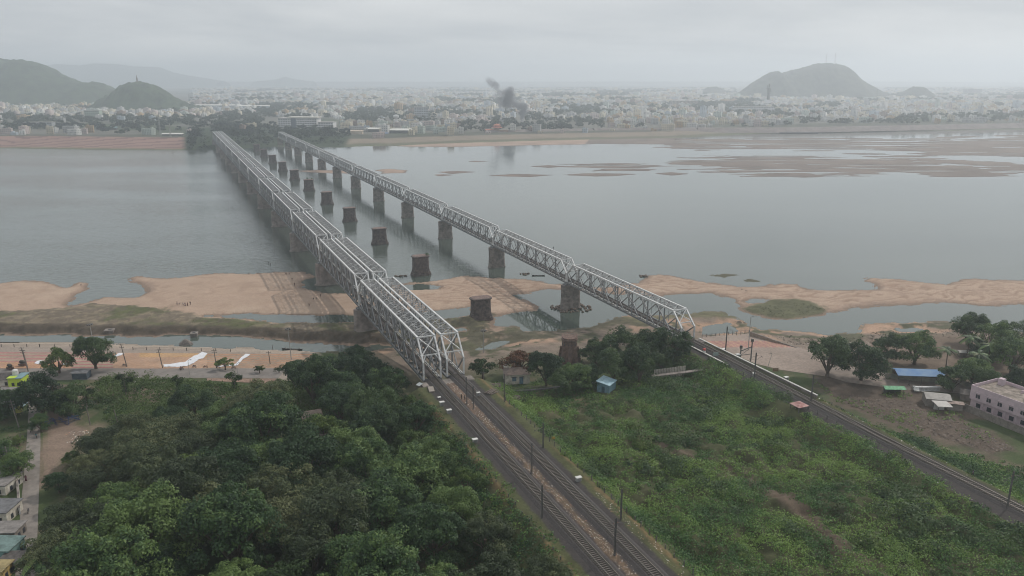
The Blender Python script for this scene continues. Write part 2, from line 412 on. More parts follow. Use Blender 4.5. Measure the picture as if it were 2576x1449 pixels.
# ------------------------------------------------------------------ ground: one sheet to the horizon, finest where it shows largest
def build_ground():
    py = np.r_[np.arange(1640, 1000, -3.2), np.arange(1000, 640, -1.7), np.arange(640, 450, -1.6), np.arange(450, 318, -0.9), np.arange(318, 236, -2.2), np.arange(236, 205, -2.0)]
    D = np.array([W(CXP, p)[1] for p in py])
    D = np.r_[[-300, 0, 30, 55], D[D > 62], [11500]]
    a = np.r_[np.linspace(-1.5, -0.78, 36)[:-1], np.arange(-0.78, 0.78, 3.0 / FP), np.linspace(0.78, 1.5, 36)]
    zc = np.maximum(D, 90) * math.cos(PITCH) + CAM_H * math.sin(PITCH)
    X = zc[:, None] * a[None, :]; Y = np.repeat(D[:, None], len(a), 1)
    X = np.clip(X, -11500, 11500)
    x = X.ravel(); y = Y.ravel()
    z = terrain(x, y)
    s, n = to_sn(x, y)
    C = np.empty((len(x), 3))
    def lay(col, m, nz=0.0, sc=6.0, seed=0):
        c = np.array(col)[None, :]
        if nz: c = c * (1 + nz * fbm(x / sc, y / sc, 200 + seed, 4))[:, None]
        mm = np.clip(m, 0, 1)[:, None]
        C[:] = C * (1 - mm) + c * mm
    nA = fbm(x / 7, y / 7, 101, 5); nB = fbm(x / 2.2, y / 2.2, 102, 4); nC = fbm(x / 25, y / 25, 103, 4)
    C[:] = (0.085, 0.08, 0.05)
    b = sdist(BANK, x, y, 200); m = sdist(MID, x, y, 60); g = sdist(GRASSBANK, x, y, 60)
    near = (b > -4)
    # near land
    lay((0.055, 0.075, 0.03), sstep(0, 3, b), 0.3, 5, 1)
    lay((0.15, 0.115, 0.085), sstep(0.0, 0.5, nA) * sstep(0, 3, b) * 0.6, 0.3, 3, 2)
    # river margin on the right: rubble and dry scrub
    marg = sstep(-2, 2, b) * (1 - sstep(34, 62, b)) * sstep(55, 75, n)
    lay((0.19, 0.15, 0.12), marg, 0.35, 4, 3)
    lay((0.36, 0.24, 0.17), marg * sstep(0.05, 0.3, nC) * (1 - sstep(18, 30, b)), 0.25, 5, 4)
    lay((0.085, 0.085, 0.05), marg * sstep(0.05, 0.3, nA), 0.4, 3, 5)
    # sand
    sand = (0.375, 0.275, 0.208)
    lay(sand, sstep(-6, -1, m), 0.10, 9, 6)
    rp = ripples(x, y)
    lay((0.27, 0.185, 0.135), sstep(-3, 1, m) * sstep(0.5, 0.95, rp + nB * 0.35) * (0.25 + 0.7 * sstep(80, 130, n)), 0.15, 5, 7)
    lay((0.31, 0.22, 0.165), sstep(-3, 1, m) * sstep(0.1, 0.45, nA) * 0.7, 0.15, 4, 77)
    lay((0.42, 0.32, 0.245), sstep(2, 6, m) * sstep(0.1, 0.5, nC) * 0.6, 0.1, 5, 8)
    lay((0.27, 0.195, 0.15), sstep(-6, -1, m) * (1 - sstep(1, 5.5, m + nA * 5)) * 0.75, 0.15, 4, 78)
    gm = sstep(-2, 2, g + nA * 7)
    lay((0.215, 0.175, 0.125), gm, 0.3, 4, 9)
    lay((0.095, 0.10, 0.048), gm * sstep(-0.3, 0.15, nC + nA * 0.6), 0.4, 3, 10)
    lay((0.11, 0.09, 0.07), gm * sstep(0.0, 0.3, nB - nC * 0.5) * 0.65, 0.3, 3, 11)
    dcan = sdist(WP([(-900, 823), (0, 824), (338, 827), (609, 831), (762, 838), (980, 848), (980, 884), (762, 876), (338, 854), (0, 850), (-900, 850)], 0.8), x, y, 30)
    lay((0.075, 0.06, 0.045), sstep(-2, 1, dcan + nA * 2.5) * (m > -8), 0.45, 2.5, 12)
    # dark scrub island on the right
    gi = sdist(WP([(1862, 778), (1925, 757), (2040, 758), (2065, 770), (2092, 787), (2030, 804), (1978, 809), (1926, 801), (1880, 792)]), x, y, 30)
    lay((0.10, 0.10, 0.055), sstep(-1.5, 1.5, gi + nA * 3), 0.4, 3, 13)
    # grassed tongue in front of the right bridge
    gi = sdist(WP([(1480, 822), (1560, 800), (1700, 790), (1800, 784), (1860, 802), (1800, 806), (1700, 808), (1600, 826)]), x, y, 30)
    lay((0.12, 0.115, 0.065), sstep(-1.5, 1.5, gi + nA * 3) * 0.85, 0.4, 3, 14)
    gi = sdist(WP([(1090, 800), (1240, 790), (1300, 795), (1420, 782), (1500, 815), (1560, 800), (1600, 826), (1480, 850), (1300, 868), (1180, 880), (1060, 880), (1080, 840)]), x, y, 30)
    lay((0.085, 0.078, 0.052), sstep(-1.5, 1.5, gi + nA * 4) * sstep(-0.25, 0.1, nC + nB * 0.5), 0.45, 2.5, 65)
    # wet edges of everything near
    lay((0.20, 0.145, 0.11), (1 - sstep(0.05, 0.32, z)) * (m > -3) * (y < 700), 0.15, 3, 15)
    # ghat paving along the canal
    gh = sstep(-0.5, 0.5, b) * (1 - sstep(40.5, 41.5, b)) * (1 - sstep(44, 48, n))
    lay((0.27, 0.225, 0.19), gh, 0.12, 8, 16)
    lay((0.33, 0.27, 0.22), gh * (1 - sstep(6, 8, b)), 0.15, 3, 17)
    # dirt behind the road, and between road and undergrowth
    lay((0.20, 0.15, 0.115), sstep(52, 55, b) * (1 - sstep(60, 68, b + nA * 5)) * (1 - sstep(30, 45, n)), 0.2, 4, 18)
    # open dirt near the street
    for P_, c_, zz_, nz_ in (([(100, 1040), (150, 1030), (230, 1080), (215, 1120), (150, 1180), (115, 1240), (98, 1249), (100, 1116)], (0.21, 0.155, 0.12), 4, 0.25),
                             ([(2040, 945), (2230, 940), (2330, 985), (2420, 1040), (2480, 1080), (2540, 1110), (2576, 1140), (2500, 1150), (2420, 1125), (2300, 1090), (2180, 1050), (2080, 1000)], (0.10, 0.077, 0.06), 4.5, 0.5),
                             ([(2180, 835), (2600, 835), (2700, 960), (2400, 960), (2230, 920), (2190, 900)], (0.16, 0.12, 0.09), 4.5, 0.3),
                             ([(2600, 960), (2400, 960), (2420, 1040), (2600, 1090)], (0.13, 0.10, 0.08), 4.5, 0.3)):
        sdz = sdist(WP(P_, zz_), x, y, 30)
        lay(c_, sstep(-2, 2, sdz + nA * 3), nz_, 2.5, 19)
    # islands and far shore
    for i, p in sorted(enumerate(ISL), key=lambda q: -q[0]):
        far_i = p[:, 1].mean() > 450
        if not far_i: continue
        gr = i in (0, 1, 2, 3)
        sd = sdist(p, x, y, 150)
        c_ = (0.185, 0.15, 0.13) if gr else (0.33, 0.24, 0.19) if i in (4, 5, 6) else (0.22, 0.17, 0.145)
        lay(c_, (sd > (-110 if gr else -45)) * (z > -1.5), 0.3, 30, 20 + i)
    lay((0.13, 0.105, 0.09), (1 - sstep(0.03, 0.22, z)) * (y > 600) * (y < 1900) * 0.8, 0.1, 20, 40)
    f = sdist(FAR, x, y, 400)
    lft = 1 - sstep(-20, 60, x + 0.46 * (y - 1250) + 440)
    lay((0.13, 0.14, 0.075), sstep(-3, 3, f), 0.3, 25, 41)
    rt_ = sstep(300, 700, x)
    lay((0.25, 0.19, 0.155), sstep(10, 16, f + nC * 8) * (1 - sstep(95, 105, f)) * (1 - lft) * (1 - rt_) * 0.75, 0.25, 14, 42)
    lay((0.085, 0.075, 0.072), sstep(4, 12, f + nC * 8) * (1 - sstep(85, 95, f)) * rt_, 0.25, 14, 62)
    lay((0.10, 0.105, 0.06), sstep(2, 10, f + nC * 10) * (1 - sstep(30, 44, f + nC * 10)) * (1 - lft) * 0.8, 0.25, 14, 63)
    lay((0.28, 0.175, 0.145), sstep(6, 9, f) * (1 - sstep(92, 96, f)) * lft, 0.12, 30, 43)
    lay((0.14, 0.085, 0.075), sstep(6, 9, f) * (1 - sstep(88, 92, f)) * lft * sstep(0.6, 0.75, (np.clip(f / 88, 0, 1) * 10) % 1), 0.1, 9, 44)
    lay((0.075, 0.078, 0.055), sstep(88, 96, f), 0.35, 30, 64)
    lay((0.14, 0.135, 0.115), sstep(150, 200, f), 0.2, 60, 45)
    lay((0.05, 0.065, 0.03), sstep(110, 130, f) * sstep(0.0, 0.3, fbm(x / 160, y / 160, 150, 4)), 0.2, 60, 46)
    wood = sdist(WP([(470, 378), (560, 372), (640, 368), (700, 362), (860, 366), (880, 345), (820, 330), (640, 325), (560, 325), (470, 335)], 3), x, y, 60)
    lay((0.03, 0.045, 0.02), sstep(-8, 2, wood), 0.3, 12, 47)
    fld = sstep(0, 4, sdist(np.array([SN(*p) for p in ((226, 90), (224, 112), (212, 140), (205, 160), (60, 160), (60, 88))]), x, y, 20))
    lay((0.06, 0.062, 0.03), fld * 0.9, 0.4, 3, 60)
    pth = np.abs(n - (118 + (s - 150) * -0.12 + 5 * np.sin(s / 17)))
    lay((0.10, 0.075, 0.055), fld * (1 - sstep(1.0, 4.0, pth + nB * 2)) * (s < 175), 0.3, 3, 61)
    lay((0.15, 0.12, 0.075), fld * sstep(0.1, 0.35, nA) * sstep(185, 205, s), 0.3, 3, 62)
    # ballast and banks of the railways
    up = sstep(150, 222, s)
    for nc, half in ((74.1, 10.5), (169.3, 4.6)):
        dn = np.abs(n - nc); on = (s < 221)
        slope = sstep(0, 1, (half + 14 - dn) / 4) * on
        lay((0.07, 0.075, 0.035), slope * (z > 5.0), 0.4, 3, 48)
        lay((0.17, 0.115, 0.06), sstep(half - 1.2, half - 0.2, dn + nA * 1.2) * (1 - sstep(half + 0.3, half + 1.8, dn + nA)) * on * sstep(-0.2, 0.3, nC + nB * 0.5) * 0.7, 0.3, 2, 49)
    for nc, hw_ in ((70.2, 4.0), (78.05, 4.0), (169.3, 3.0), (167.0, 4.4)):
        lay((0.052, 0.046, 0.045), (1 - sstep(hw_ - 0.3, hw_ + 0.4, np.abs(n - nc) + nB * 0.5)) * (s < 222), 0.16, 1.5, 50)
    lay((0.125, 0.088, 0.06), (1 - sstep(0.4, 1.3, np.abs(n - 74.1) + nB * 0.9)) * (s < 222), 0.35, 2, 51)
    lay((0.15, 0.105, 0.078), (1 - sstep(1.0, 2.0, np.abs(n - 74.1) + nB)) * (s < 220) * (s > 190), 0.3, 2, 52)
    V = np.c_[x, y, z]
    ny, nx = X.shape
    i = (np.arange(ny - 1)[:, None] * nx + np.arange(nx - 1)[None, :]).ravel()
    F = np.c_[i, i + 1, i + nx + 1, i + nx]
    m_, t, bs = new_mat('ground')
    at = t.nodes.new('ShaderNodeAttribute'); at.attribute_name = 'Col'
    ge = t.nodes.new('ShaderNodeNewGeometry')
    n1 = t.nodes.new('ShaderNodeTexNoise'); n1.inputs['Scale'].default_value = 1.6; n1.inputs['Detail'].default_value = 6; n1.inputs['Roughness'].default_value = 0.75
    t.links.new(ge.outputs['Position'], n1.inputs['Vector'])
    mr = t.nodes.new('ShaderNodeMapRange'); mr.inputs[1].default_value = 0.3; mr.inputs[2].default_value = 0.7; mr.inputs[3].default_value = 0.68; mr.inputs[4].default_value = 1.3
    t.links.new(n1.outputs[0], mr.inputs[0])
    vm = t.nodes.new('ShaderNodeVectorMath'); vm.operation = 'SCALE'
    t.links.new(at.outputs['Color'], vm.inputs[0]); t.links.new(mr.outputs[0], vm.inputs['Scale'])
    t.links.new(vm.outputs[0], bs.inputs['Base Color'])
    bs.inputs['Roughness'].default_value = 0.9; bs.inputs['Specular IOR Level'].default_value = 0.15
    bp = t.nodes.new('ShaderNodeBump'); bp.inputs['Strength'].default_value = 0.5; bp.inputs['Distance'].default_value = 0.25
    t.links.new(n1.outputs[0], bp.inputs['Height']); t.links.new(bp.outputs[0], bs.inputs['Normal'])
    tag(link('ground', np_mesh('ground', V, F, m_, True, C)), kind='structure')
build_ground()

def build_water():
    m, t, b = new_mat('water')
    ge = t.nodes.new('ShaderNodeNewGeometry')
    mp = t.nodes.new('ShaderNodeMapping'); mp.inputs['Rotation'].default_value = (0, 0, R(20)); mp.inputs['Scale'].default_value = (0.22, 0.75, 1)
    t.links.new(ge.outputs['Position'], mp.inputs[0])
    n1 = t.nodes.new('ShaderNodeTexNoise'); n1.inputs['Scale'].default_value = 0.9; n1.inputs['Detail'].default_value = 3
    t.links.new(mp.outputs[0], n1.inputs['Vector'])
    n2 = t.nodes.new('ShaderNodeTexNoise'); n2.inputs['Scale'].default_value = 0.012; n2.inputs['Detail'].default_value = 4
    t.links.new(mp.outputs[0], n2.inputs['Vector'])
    sx = t.nodes.new('ShaderNodeSeparateXYZ'); t.links.new(ge.outputs['Position'], sx.inputs[0])
    # ruffled by wind west of the bridges, calm east of them and in the lagoons
    dt = t.nodes.new('ShaderNodeVectorMath'); dt.operation = 'DOT_PRODUCT'; dt.inputs[1].default_value = (NN[0], NN[1], 0)
    t.links.new(ge.outputs['Position'], dt.inputs[0])
    w1 = t.nodes.new('ShaderNodeMapRange'); w1.interpolation_type = 'SMOOTHSTEP'; w1.inputs[1].default_value = 180; w1.inputs[2].default_value = 40; w1.inputs[3].default_value = 0.10; w1.inputs[4].default_value = 0.55
    t.links.new(dt.outputs['Value'], w1.inputs[0])
    w2 = t.nodes.new('ShaderNodeMapRange'); w2.interpolation_type = 'SMOOTHSTEP'; w2.inputs[1].default_value = 330; w2.inputs[2].default_value = 440; w2.inputs[3].default_value = 0.06; w2.inputs[4].default_value = 1.0
    t.links.new(sx.outputs[1], w2.inputs[0])
    w3 = t.nodes.new('ShaderNodeMapRange'); w3.inputs[1].default_value = 0.4; w3.inputs[2].default_value = 0.62; w3.inputs[3].default_value = 0.45; w3.inputs[4].default_value = 1.2
    t.links.new(n2.outputs[0], w3.inputs[0])
    ml = t.nodes.new('ShaderNodeMath'); ml.operation = 'MULTIPLY'; t.links.new(w1.outputs[0], ml.inputs[0]); t.links.new(w2.outputs[0], ml.inputs[1])
    ml2 = t.nodes.new('ShaderNodeMath'); ml2.operation = 'MULTIPLY'; t.links.new(ml.outputs[0], ml2.inputs[0]); t.links.new(w3.outputs[0], ml2.inputs[1])
    bp = t.nodes.new('ShaderNodeBump'); bp.inputs['Distance'].default_value = 0.55
    t.links.new(ml2.outputs[0], bp.inputs['Strength']); t.links.new(n1.outputs[0], bp.inputs['Height'])
    t.links.new(bp.outputs[0], b.inputs['Normal'])
    cr = t.nodes.new('ShaderNodeValToRGB')
    cr.color_ramp.elements[0].position = 0.35; cr.color_ramp.elements[0].color = (0.050, 0.067, 0.055, 1)
    cr.color_ramp.elements[1].position = 0.65; cr.color_ramp.elements[1].color = (0.068, 0.086, 0.072, 1)
    t.links.new(n2.outputs[0], cr.inputs[0]); t.links.new(cr.outputs[0], b.inputs['Base Color'])
    b.inputs['Roughness'].default_value = 0.05; b.inputs['IOR'].default_value = 1.55
    mb = MB(); mb.add([(-11000, -200, 0), (11000, -200, 0), (11000, 11000, 0), (-11000, 11000, 0)], [(0, 1, 2, 3)])
    tag(mb.build('water', m), kind='structure')
build_water()

def build_haze():
    m = bpy.data.materials.new('haze'); m.use_nodes = True; t = m.node_tree; t.nodes.clear()
    o = t.nodes.new('ShaderNodeOutputMaterial'); v = t.nodes.new('ShaderNodeVolumePrincipled')
    v.inputs['Color'].default_value = (0.85, 0.92, 0.995, 1); v.inputs['Density'].default_value = HAZE; v.inputs['Anisotropy'].default_value = 0.45
    t.links.new(v.outputs[0], o.inputs['Volume'])
    mb = MB(); mb.box(-12000, 12000, -600, 12000, -4, 285)
    tag(mb.build('haze', m), kind='stuff')
build_haze()

# ------------------------------------------------------------------ bridges
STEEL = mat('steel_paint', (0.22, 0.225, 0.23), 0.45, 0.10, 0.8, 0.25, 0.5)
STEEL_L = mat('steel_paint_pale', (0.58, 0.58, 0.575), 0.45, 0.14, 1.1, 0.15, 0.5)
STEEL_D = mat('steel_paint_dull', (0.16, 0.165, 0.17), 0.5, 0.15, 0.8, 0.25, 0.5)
RUST = mat('rail_steel', (0.15, 0.12, 0.10), 0.35, 0.15, 2, 0.7, 0.5)
SLEEPER_D = mat('bridge_sleeper', (0.075, 0.065, 0.06), 0.9, 0.25, 2)
SLEEPER = mat('concrete_sleeper', (0.12, 0.103, 0.09), 0.9, 0.25, 3)
CONC = mat('pier_concrete', (0.20, 0.175, 0.155), 0.9, 0.22, 0.5, stain=(0.10, 0.088, 0.08), bump=0.2)
CONC_L = mat('pier_concrete_pale', (0.25, 0.215, 0.195), 0.9, 0.18, 0.35, stain=(0.15, 0.13, 0.12), bump=0.15)
OLDBRICK = mat('old_pier_stone', (0.105, 0.083, 0.075), 0.95, 0.3, 0.7, stain=(0.04, 0.035, 0.033), bump=0.4)
WHITEP = mat('white_paint', (0.58, 0.57, 0.55), 0.6, 0.08, 1.5)

S0, SPAN, NSP = 222.46, 91.44, 12
def truss_parts(width, zb, zt, side, wide):
    """one through-truss span in local coordinates: x across (0 = centre), y along 0..SPAN"""
    e = 0.55; Ln = SPAN - 2 * e; n = 8; p = Ln / n; H = zt - zb; zm = zb + H * 0.47
    web = MB(); lat = MB(); top = MB(); bot = MB(); pr = [MB(), MB()]
    for sx in (-1, 1):
        x = sx * width / 2
        bot.bar((x, e, zb), (x, SPAN - e, zb), 0.55, 0.7)
        a, b = e + p / 2, SPAN - e - p / 2
        top.bar((x, a - 0.3, zt), (x, b + 0.3, zt), 0.62, 0.62)
        for k in range(n + 1):
            y = e + k * p
            if 0 < k < n: web.bar((x, y, zb + 0.3), (x, y, zt - 0.3), 0.30, 0.42)
            else:
                por = pr[0 if k == 0 else 1]
                por.bar((x, y, zb + 0.3), (x, y, zm), 0.46, 0.5)
                yy = e + p / 2 if k == 0 else SPAN - e - p / 2
                por.bar((x, y, zm), (x, yy, zt), 0.50, 0.52)
                web.bar((x, y, zm), (x, yy, zb + 0.3), 0.34, 0.4)
        for k in range(n):
            y0, y1, yc = e + k * p, e + (k + 1) * p, e + (k + 0.5) * p
            # from the panel node the two diagonals cross those of the neighbouring panels on the posts
            if k < n - 1:
                web.bar((x + 0.03, yc, zb + 0.3), (x + 0.03, yc + p, zt - 0.3), 0.30, 0.42)
                lat.bar((x - 0.03, yc + p, zb + 0.3), (x - 0.03, yc, zt - 0.3), 0.34, 0.36)
    # portals and top bracing
    w = width / 2
    for y, yy in ((e, e + p / 2), (SPAN - e, SPAN - e - p / 2)):
        por = pr[0 if y < 5 else 1]
        q = 0.72
        ym, zq = yy + (y - yy) * q, zt + (zm - zt) * q
        por.bar((-w, ym, zq), (w, ym, zq), 0.28, 0.34)
        por.bar((-w, ym, zq), (w, yy, zt), 0.26, 0.26); por.bar((w, ym, zq), (-w, yy, zt), 0.26, 0.26)
        for sx in (-1, 1): por.bar((sx * w, y + (yy - y) * 0.03, zm), (sx * w * 0.55, ym, zq), 0.2, 0.2)
        por.bar((-w, yy, zt), (w, yy, zt), 0.34, 0.4)
    brace = MB()
    h = p / 2; m = int(round((n - 1) * 2))
    for k in range(m):
        y0 = e + h + k * h
        if k: brace.bar((-w, y0, zt - 0.05), (w, y0, zt - 0.05), 0.22, 0.26)
        brace.bar((-w, y0, zt), (w, y0 + h, zt), 0.20, 0.16)
        brace.bar((w, y0, zt - 0.1), (-w, y0 + h, zt - 0.1), 0.16, 0.14)
        brace.bar((0, y0, zt - 0.12), (0, y0 + h, zt - 0.12), 0.14, 0.12)
        brace.bar((-w, y0 + h / 2, zt - 0.08), (w, y0 + h / 2, zt - 0.08), 0.13, 0.12)
        for sx in (-1, 1): brace.bar((sx * w, y0 + h / 2, zb + (zt - zb) * .5), (sx * w, y0 + h / 2, zt - .3), 0.12, 0.16)
        if k % 2 == 0:   # sway frames
            brace.bar((-w, y0, zt - 1.7), (w, y0, zt - 1.7), 0.16, 0.2)
            brace.bar((-w, y0, zt - 1.7), (0, y0, zt - 0.2), 0.12, 0.12); brace.bar((w, y0, zt - 1.7), (0, y0, zt - 0.2), 0.12, 0.12)
    fl = MB()
    for k in range(2 * n + 1):
        y = e + k * p / 2
        y = min(max(y, e + 0.2), SPAN - e - 0.2)
        fl.bar((-w, y, zb + 0.1), (w, y, zb + 0.1), 0.35, 0.85)
        if k < 2 * n:
            fl.bar((-w, y, zb - 0.2), (w, y + p / 2, zb - 0.2), 0.16, 0.12) if k % 2 else fl.bar((w, y, zb - 0.2), (-w, y + p / 2, zb - 0.2), 0.16, 0.12)
    for x in (-0.9, 0.9): fl.bar((x, 0.2, zb + 0.30), (x, SPAN - 0.2, zb + 0.30), 0.35, 0.6)
    sl = MB(); y = 0.35
    while y < SPAN - 0.3:
        sl.box(-1.35, 1.35, y - 0.16, y + 0.16, zb + 0.61, zb + 0.82); y += 0.46
    sl.box(-0.55, 0.55, 0.2, SPAN - 0.2, zb + 0.83, zb + 0.86)      # checkered plates between the rails
    rl = MB()
    for x in (-0.87, 0.87): rl.box(x - 0.05, x + 0.05, 0, SPAN, zb + 0.822, zb + 0.99)
    wk = MB()                                                         # inspection walkway, open grating squares painted pale
    y = 1.2
    xs = side * (w - 0.62)
    while y < SPAN - 2.2:
        for a, b_ in (((xs - .32, y), (xs + .32, y)), ((xs + .32, y), (xs + .32, y + 1.5)), ((xs + .32, y + 1.5), (xs - .32, y + 1.5)), ((xs - .32, y + 1.5), (xs - .32, y))):
            wk.bar((a[0], a[1], zb + 0.68), (b_[0], b_[1], zb + 0.68), 0.2, 0.06)
        y += 2.85
    for q_ in (-.32, .32): wk.bar((xs + q_, .8, zb + 0.64), (xs + q_, SPAN - 1, zb + 0.64), .06, .05)
    return web, lat, top, bot, pr, brace, fl, sl, rl, wk
def truss_meshes(*a):
    web, lat, top, bot, por, brace, fl, sl, rl, wk = truss_parts(*a)
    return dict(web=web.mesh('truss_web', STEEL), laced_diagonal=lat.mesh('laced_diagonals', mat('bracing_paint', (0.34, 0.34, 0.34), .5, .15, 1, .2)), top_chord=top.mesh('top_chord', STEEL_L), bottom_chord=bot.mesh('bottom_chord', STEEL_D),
        portal=por[0].mesh('portal_frame', STEEL_L), portal2=por[1].mesh('portal_frame', STEEL_L), bracing=brace.mesh('top_bracing', mat('bracing_paint', (0.34, 0.34, 0.34), .5, .15, 1, .2)), floor=fl.mesh('floor_beams', STEEL_D), sleepers=sl.mesh('bridge_sleepers', SLEEPER_D),
        rails=rl.mesh('bridge_rails', RUST), walkway=wk.mesh('walkway', WHITEP))
def add_span(me, parent, x, y):
    o = link('truss_span', me['web'], parent, (x, y, 0))
    for nm, key in (('top_chord', 'top_chord'), ('bottom_chord', 'bottom_chord'), ('portal_frame', 'portal'), ('portal_frame', 'portal2'), ('top_bracing', 'bracing'), ('laced_diagonal', 'laced_diagonal'),
                    ('floor_beam', 'floor'), ('sleeper_deck', 'sleepers'), ('running_rail', 'rails'), ('walkway', 'walkway')):
        link(nm, me[key], o)
    return o
def oblong(k=7, flat=0.55):
    """outline: rectangle along x with round ends, unit half length 1, half width 1 (scaled later)"""
    pts = []
    for j in range(k + 1):
        a = -math.pi / 2 + math.pi * j / k; pts.append((flat + (1 - flat) * math.cos(a), math.sin(a)))
    for j in range(k + 1):
        a = math.pi / 2 + math.pi * j / k; pts.append((-flat + (1 - flat) * math.cos(a), math.sin(a)))
    return pts
twin = empty('railway_bridge', (0, 0, 0), BROT, 'grey steel twin truss railway bridge, two single-line trusses side by side on shared wide piers', 'bridge', 'steel truss railway bridges over the river')
mA = truss_meshes(5.7, 12.75, 25.6, 1, 0)
for c in (70.15, 78.05):
    for k in range(NSP): add_span(mA, twin, c, S0 + SPAN * k)
single = empty('railway_bridge', (0, 0, 0), BROT, 'grey steel single-line truss railway bridge standing alone on narrow stone piers', 'bridge', 'steel truss railway bridges over the river')
mB = truss_meshes(5.8, 12.75, 22.6, -1, 0)
for k in range(NSP): add_span(mB, single, 169.3, S0 + SPAN * k)
def pier_mesh(sx, sy, top, name, m, courses=(), cap=0.12, oct=False):
    mb = MB(); sh = oblong() if not oct else [(1, -.45), (1, .45), (.72, 1), (-.72, 1), (-1, .45), (-1, -.45), (-.72, -1), (.72, -1)]
    prof = [(1.1, -2.5), (1.1, 0.5), (1.03, 0.55)]
    for z, r in courses: prof += [(r + 0.0, z), (r - 0.02, z + 0.08)]
    prof += [(1.0 - cap * 0.1, top - 0.9), (1.0 - cap * 0.1, top - 0.75), (1.0 + cap * 0.35, top - 0.7), (1.0 + cap * 0.35, top)]
    mb.lathe(prof, sx=sx, sy=sy, shape=sh)
    return mb.mesh(name, m)
pA = pier_mesh(9.3, 2.5, 11.7, 'pier', CONC_L, cap=0.0)
capA = MB()
for cx_ in (-7, -1.2, 1.2, 7): capA.box(cx_ - 0.9, cx_ + 0.9, -1.6, 1.6, 11.7, 12.3)
capA = capA.mesh('bearing', STEEL_D)
pB = pier_mesh(4.9, 2.5, 11.8, 'pier', CONC, courses=[(1.2, 1.04), (4.6, 1.0), (8.2, 0.99)], cap=0.0)
capB = MB()
for cx_ in (-2.9, 2.9): capB.box(cx_ - 0.6, cx_ + 0.6, -1.5, 1.5, 11.8, 12.3)
capB = capB.mesh('bearing', STEEL_D)
for k in range(1, NSP):
    link('bearing', capA, link('pier', pA, twin, (74.1, S0 + SPAN * k, 0)))
    link('bearing', capB, link('pier', pB, single, (168.6, S0 + SPAN * k, 0)))
for root, c, hw in ((twin, 74.1, 8.6), (single, 169.3, 4.0)):
    for s_ in (S0 - 2.4, S0 + SPAN * NSP + 2.4):
        mb = MB(); mb.box(c - hw, c + hw, s_ - 2.6, s_ + 3.2 if s_ < 500 else s_ + 4, -1, 12.1)
        mb.box(c - hw, c + hw, s_ - 2.6 if s_ < 500 else s_ + 1.6, s_ - 1.2 + 2.6 if s_ < 500 else s_ + 4, 12.1, 12.9)
        mb.build('abutment', CONC, root)
# the row of old stone piers between the two bridges
for k in range(1, NSP):
    rr = random.Random(k)
    mb = MB()
    hgt = 10.8 + rr.uniform(-0.25, 0.25)
    prof = [(1.22, -2.5), (1.2, 0.9), (1.14, 1.0), (1.13, 1.7), (1.07, 1.8), (1.06, 2.5), (1.02, 2.6), (1.01, 3.4), (0.97, 3.5), (0.94, hgt - 1.1), (0.98, hgt - 0.9), (1.0, hgt - 0.7), (1.07, hgt - 0.6), (1.07, hgt - 0.15), (1.0, hgt)]
    sh = [(1, -.4), (1, .4), (.86, .8), (.6, 1), (-.6, 1), (-.86, .8), (-1, .4), (-1, -.4), (-.86, -.8), (-.6, -1), (.6, -1), (.86, -.8)]
    mb.lathe(prof, sx=4.7, sy=3.1, shape=sh)
    x_, y_ = SN(S0 + SPAN * k, 122.6)
    where = ['nearest of the row, standing in the grassy bank beside the pool', 'second from the near bank, a bush on its top edge', 'third from the near bank, in green water', 'fourth from the near bank, in open water',
             'fifth from the near bank, in open water', 'sixth from the near bank, a small tree on its top', 'seventh from the near bank, small mud bar at its foot', 'eighth from the near bank, dark in the water',
             'ninth from the near bank, with rubble at its foot', 'tenth from the near bank, hazy in the distance', 'farthest of the row, at the foot of the far wooded bank'][k - 1]
    o = mb.build('old_bridge_pier', OLDBRICK); o.location = (x_, y_, 0); o.rotation_euler = (0, 0, BROT + rr.uniform(-.02, .02))
    tag(o, 'disused dark stone pier, ' + where, 'bridge pier', 'row of disused stone piers between the bridges')
    tp = MB(); tp.lathe([(1.0, hgt), (0.96, hgt + 0.12)], sx=4.3, sy=2.8, shape=sh); tp.build('rubble_top', mat('pier_rubble', (0.17, 0.12, 0.105), 0.95, 0.3, 1.2), o)

# ------------------------------------------------------------------ vegetation
LEAF_A = leaf_mat('foliage', (0.028, 0.059, 0.023), (0.056, 0.108, 0.035), (0.122, 0.186, 0.054), 0.22)
LEAF_D = leaf_mat('dark_foliage', (0.018, 0.041, 0.018), (0.036, 0.072, 0.026), (0.074, 0.120, 0.041), 0.25)
LEAF_B = leaf_mat('bright_foliage', (0.028, 0.055, 0.014), (0.065, 0.115, 0.026), (0.12, 0.17, 0.04), 0.3)
LEAF_O = leaf_mat('olive_foliage', (0.041, 0.060, 0.028), (0.074, 0.099, 0.041), (0.127, 0.144, 0.063), 0.3)
LEAF_R = leaf_mat('reddish_foliage', (0.018, 0.034, 0.014), (0.045, 0.050, 0.020), (0.14, 0.06, 0.03), 0.5)
LEAF_F = leaf_mat('distant_foliage', (0.014, 0.028, 0.014), (0.024, 0.044, 0.02), (0.045, 0.068, 0.028), 0.05)
BARK = mat('bark', (0.10, 0.075, 0.055), 0.9, 0.3, 3)
def leaf_quads(C, Nrm, size, g, aspect=0.6, droop=0.0):
    """C centres, Nrm normals -> quads"""
    n = len(C)
    r = g.normal(size=(n, 3)); t = np.cross(Nrm, r); t /= np.linalg.norm(t, axis=1)[:, None] + 1e-9
    b = np.cross(Nrm, t)
    sz = (size * g.uniform(0.6, 1.4, n))[:, None] if np.isscalar(size) else (size * g.uniform(0.7, 1.3, n))[:, None]
    t = t * sz * 0.5; b = b * sz * 0.5 * aspect
    k = Nrm * sz * g.uniform(-0.12, 0.18, n)[:, None]
    V = np.stack([C - t - b * 0.4, C + b * -1.0 + k, C + t + b * 0.3, C + b + k * 0.5], 1).reshape(-1, 3)
    F = np.arange(4 * n).reshape(-1, 4)
    return V, F
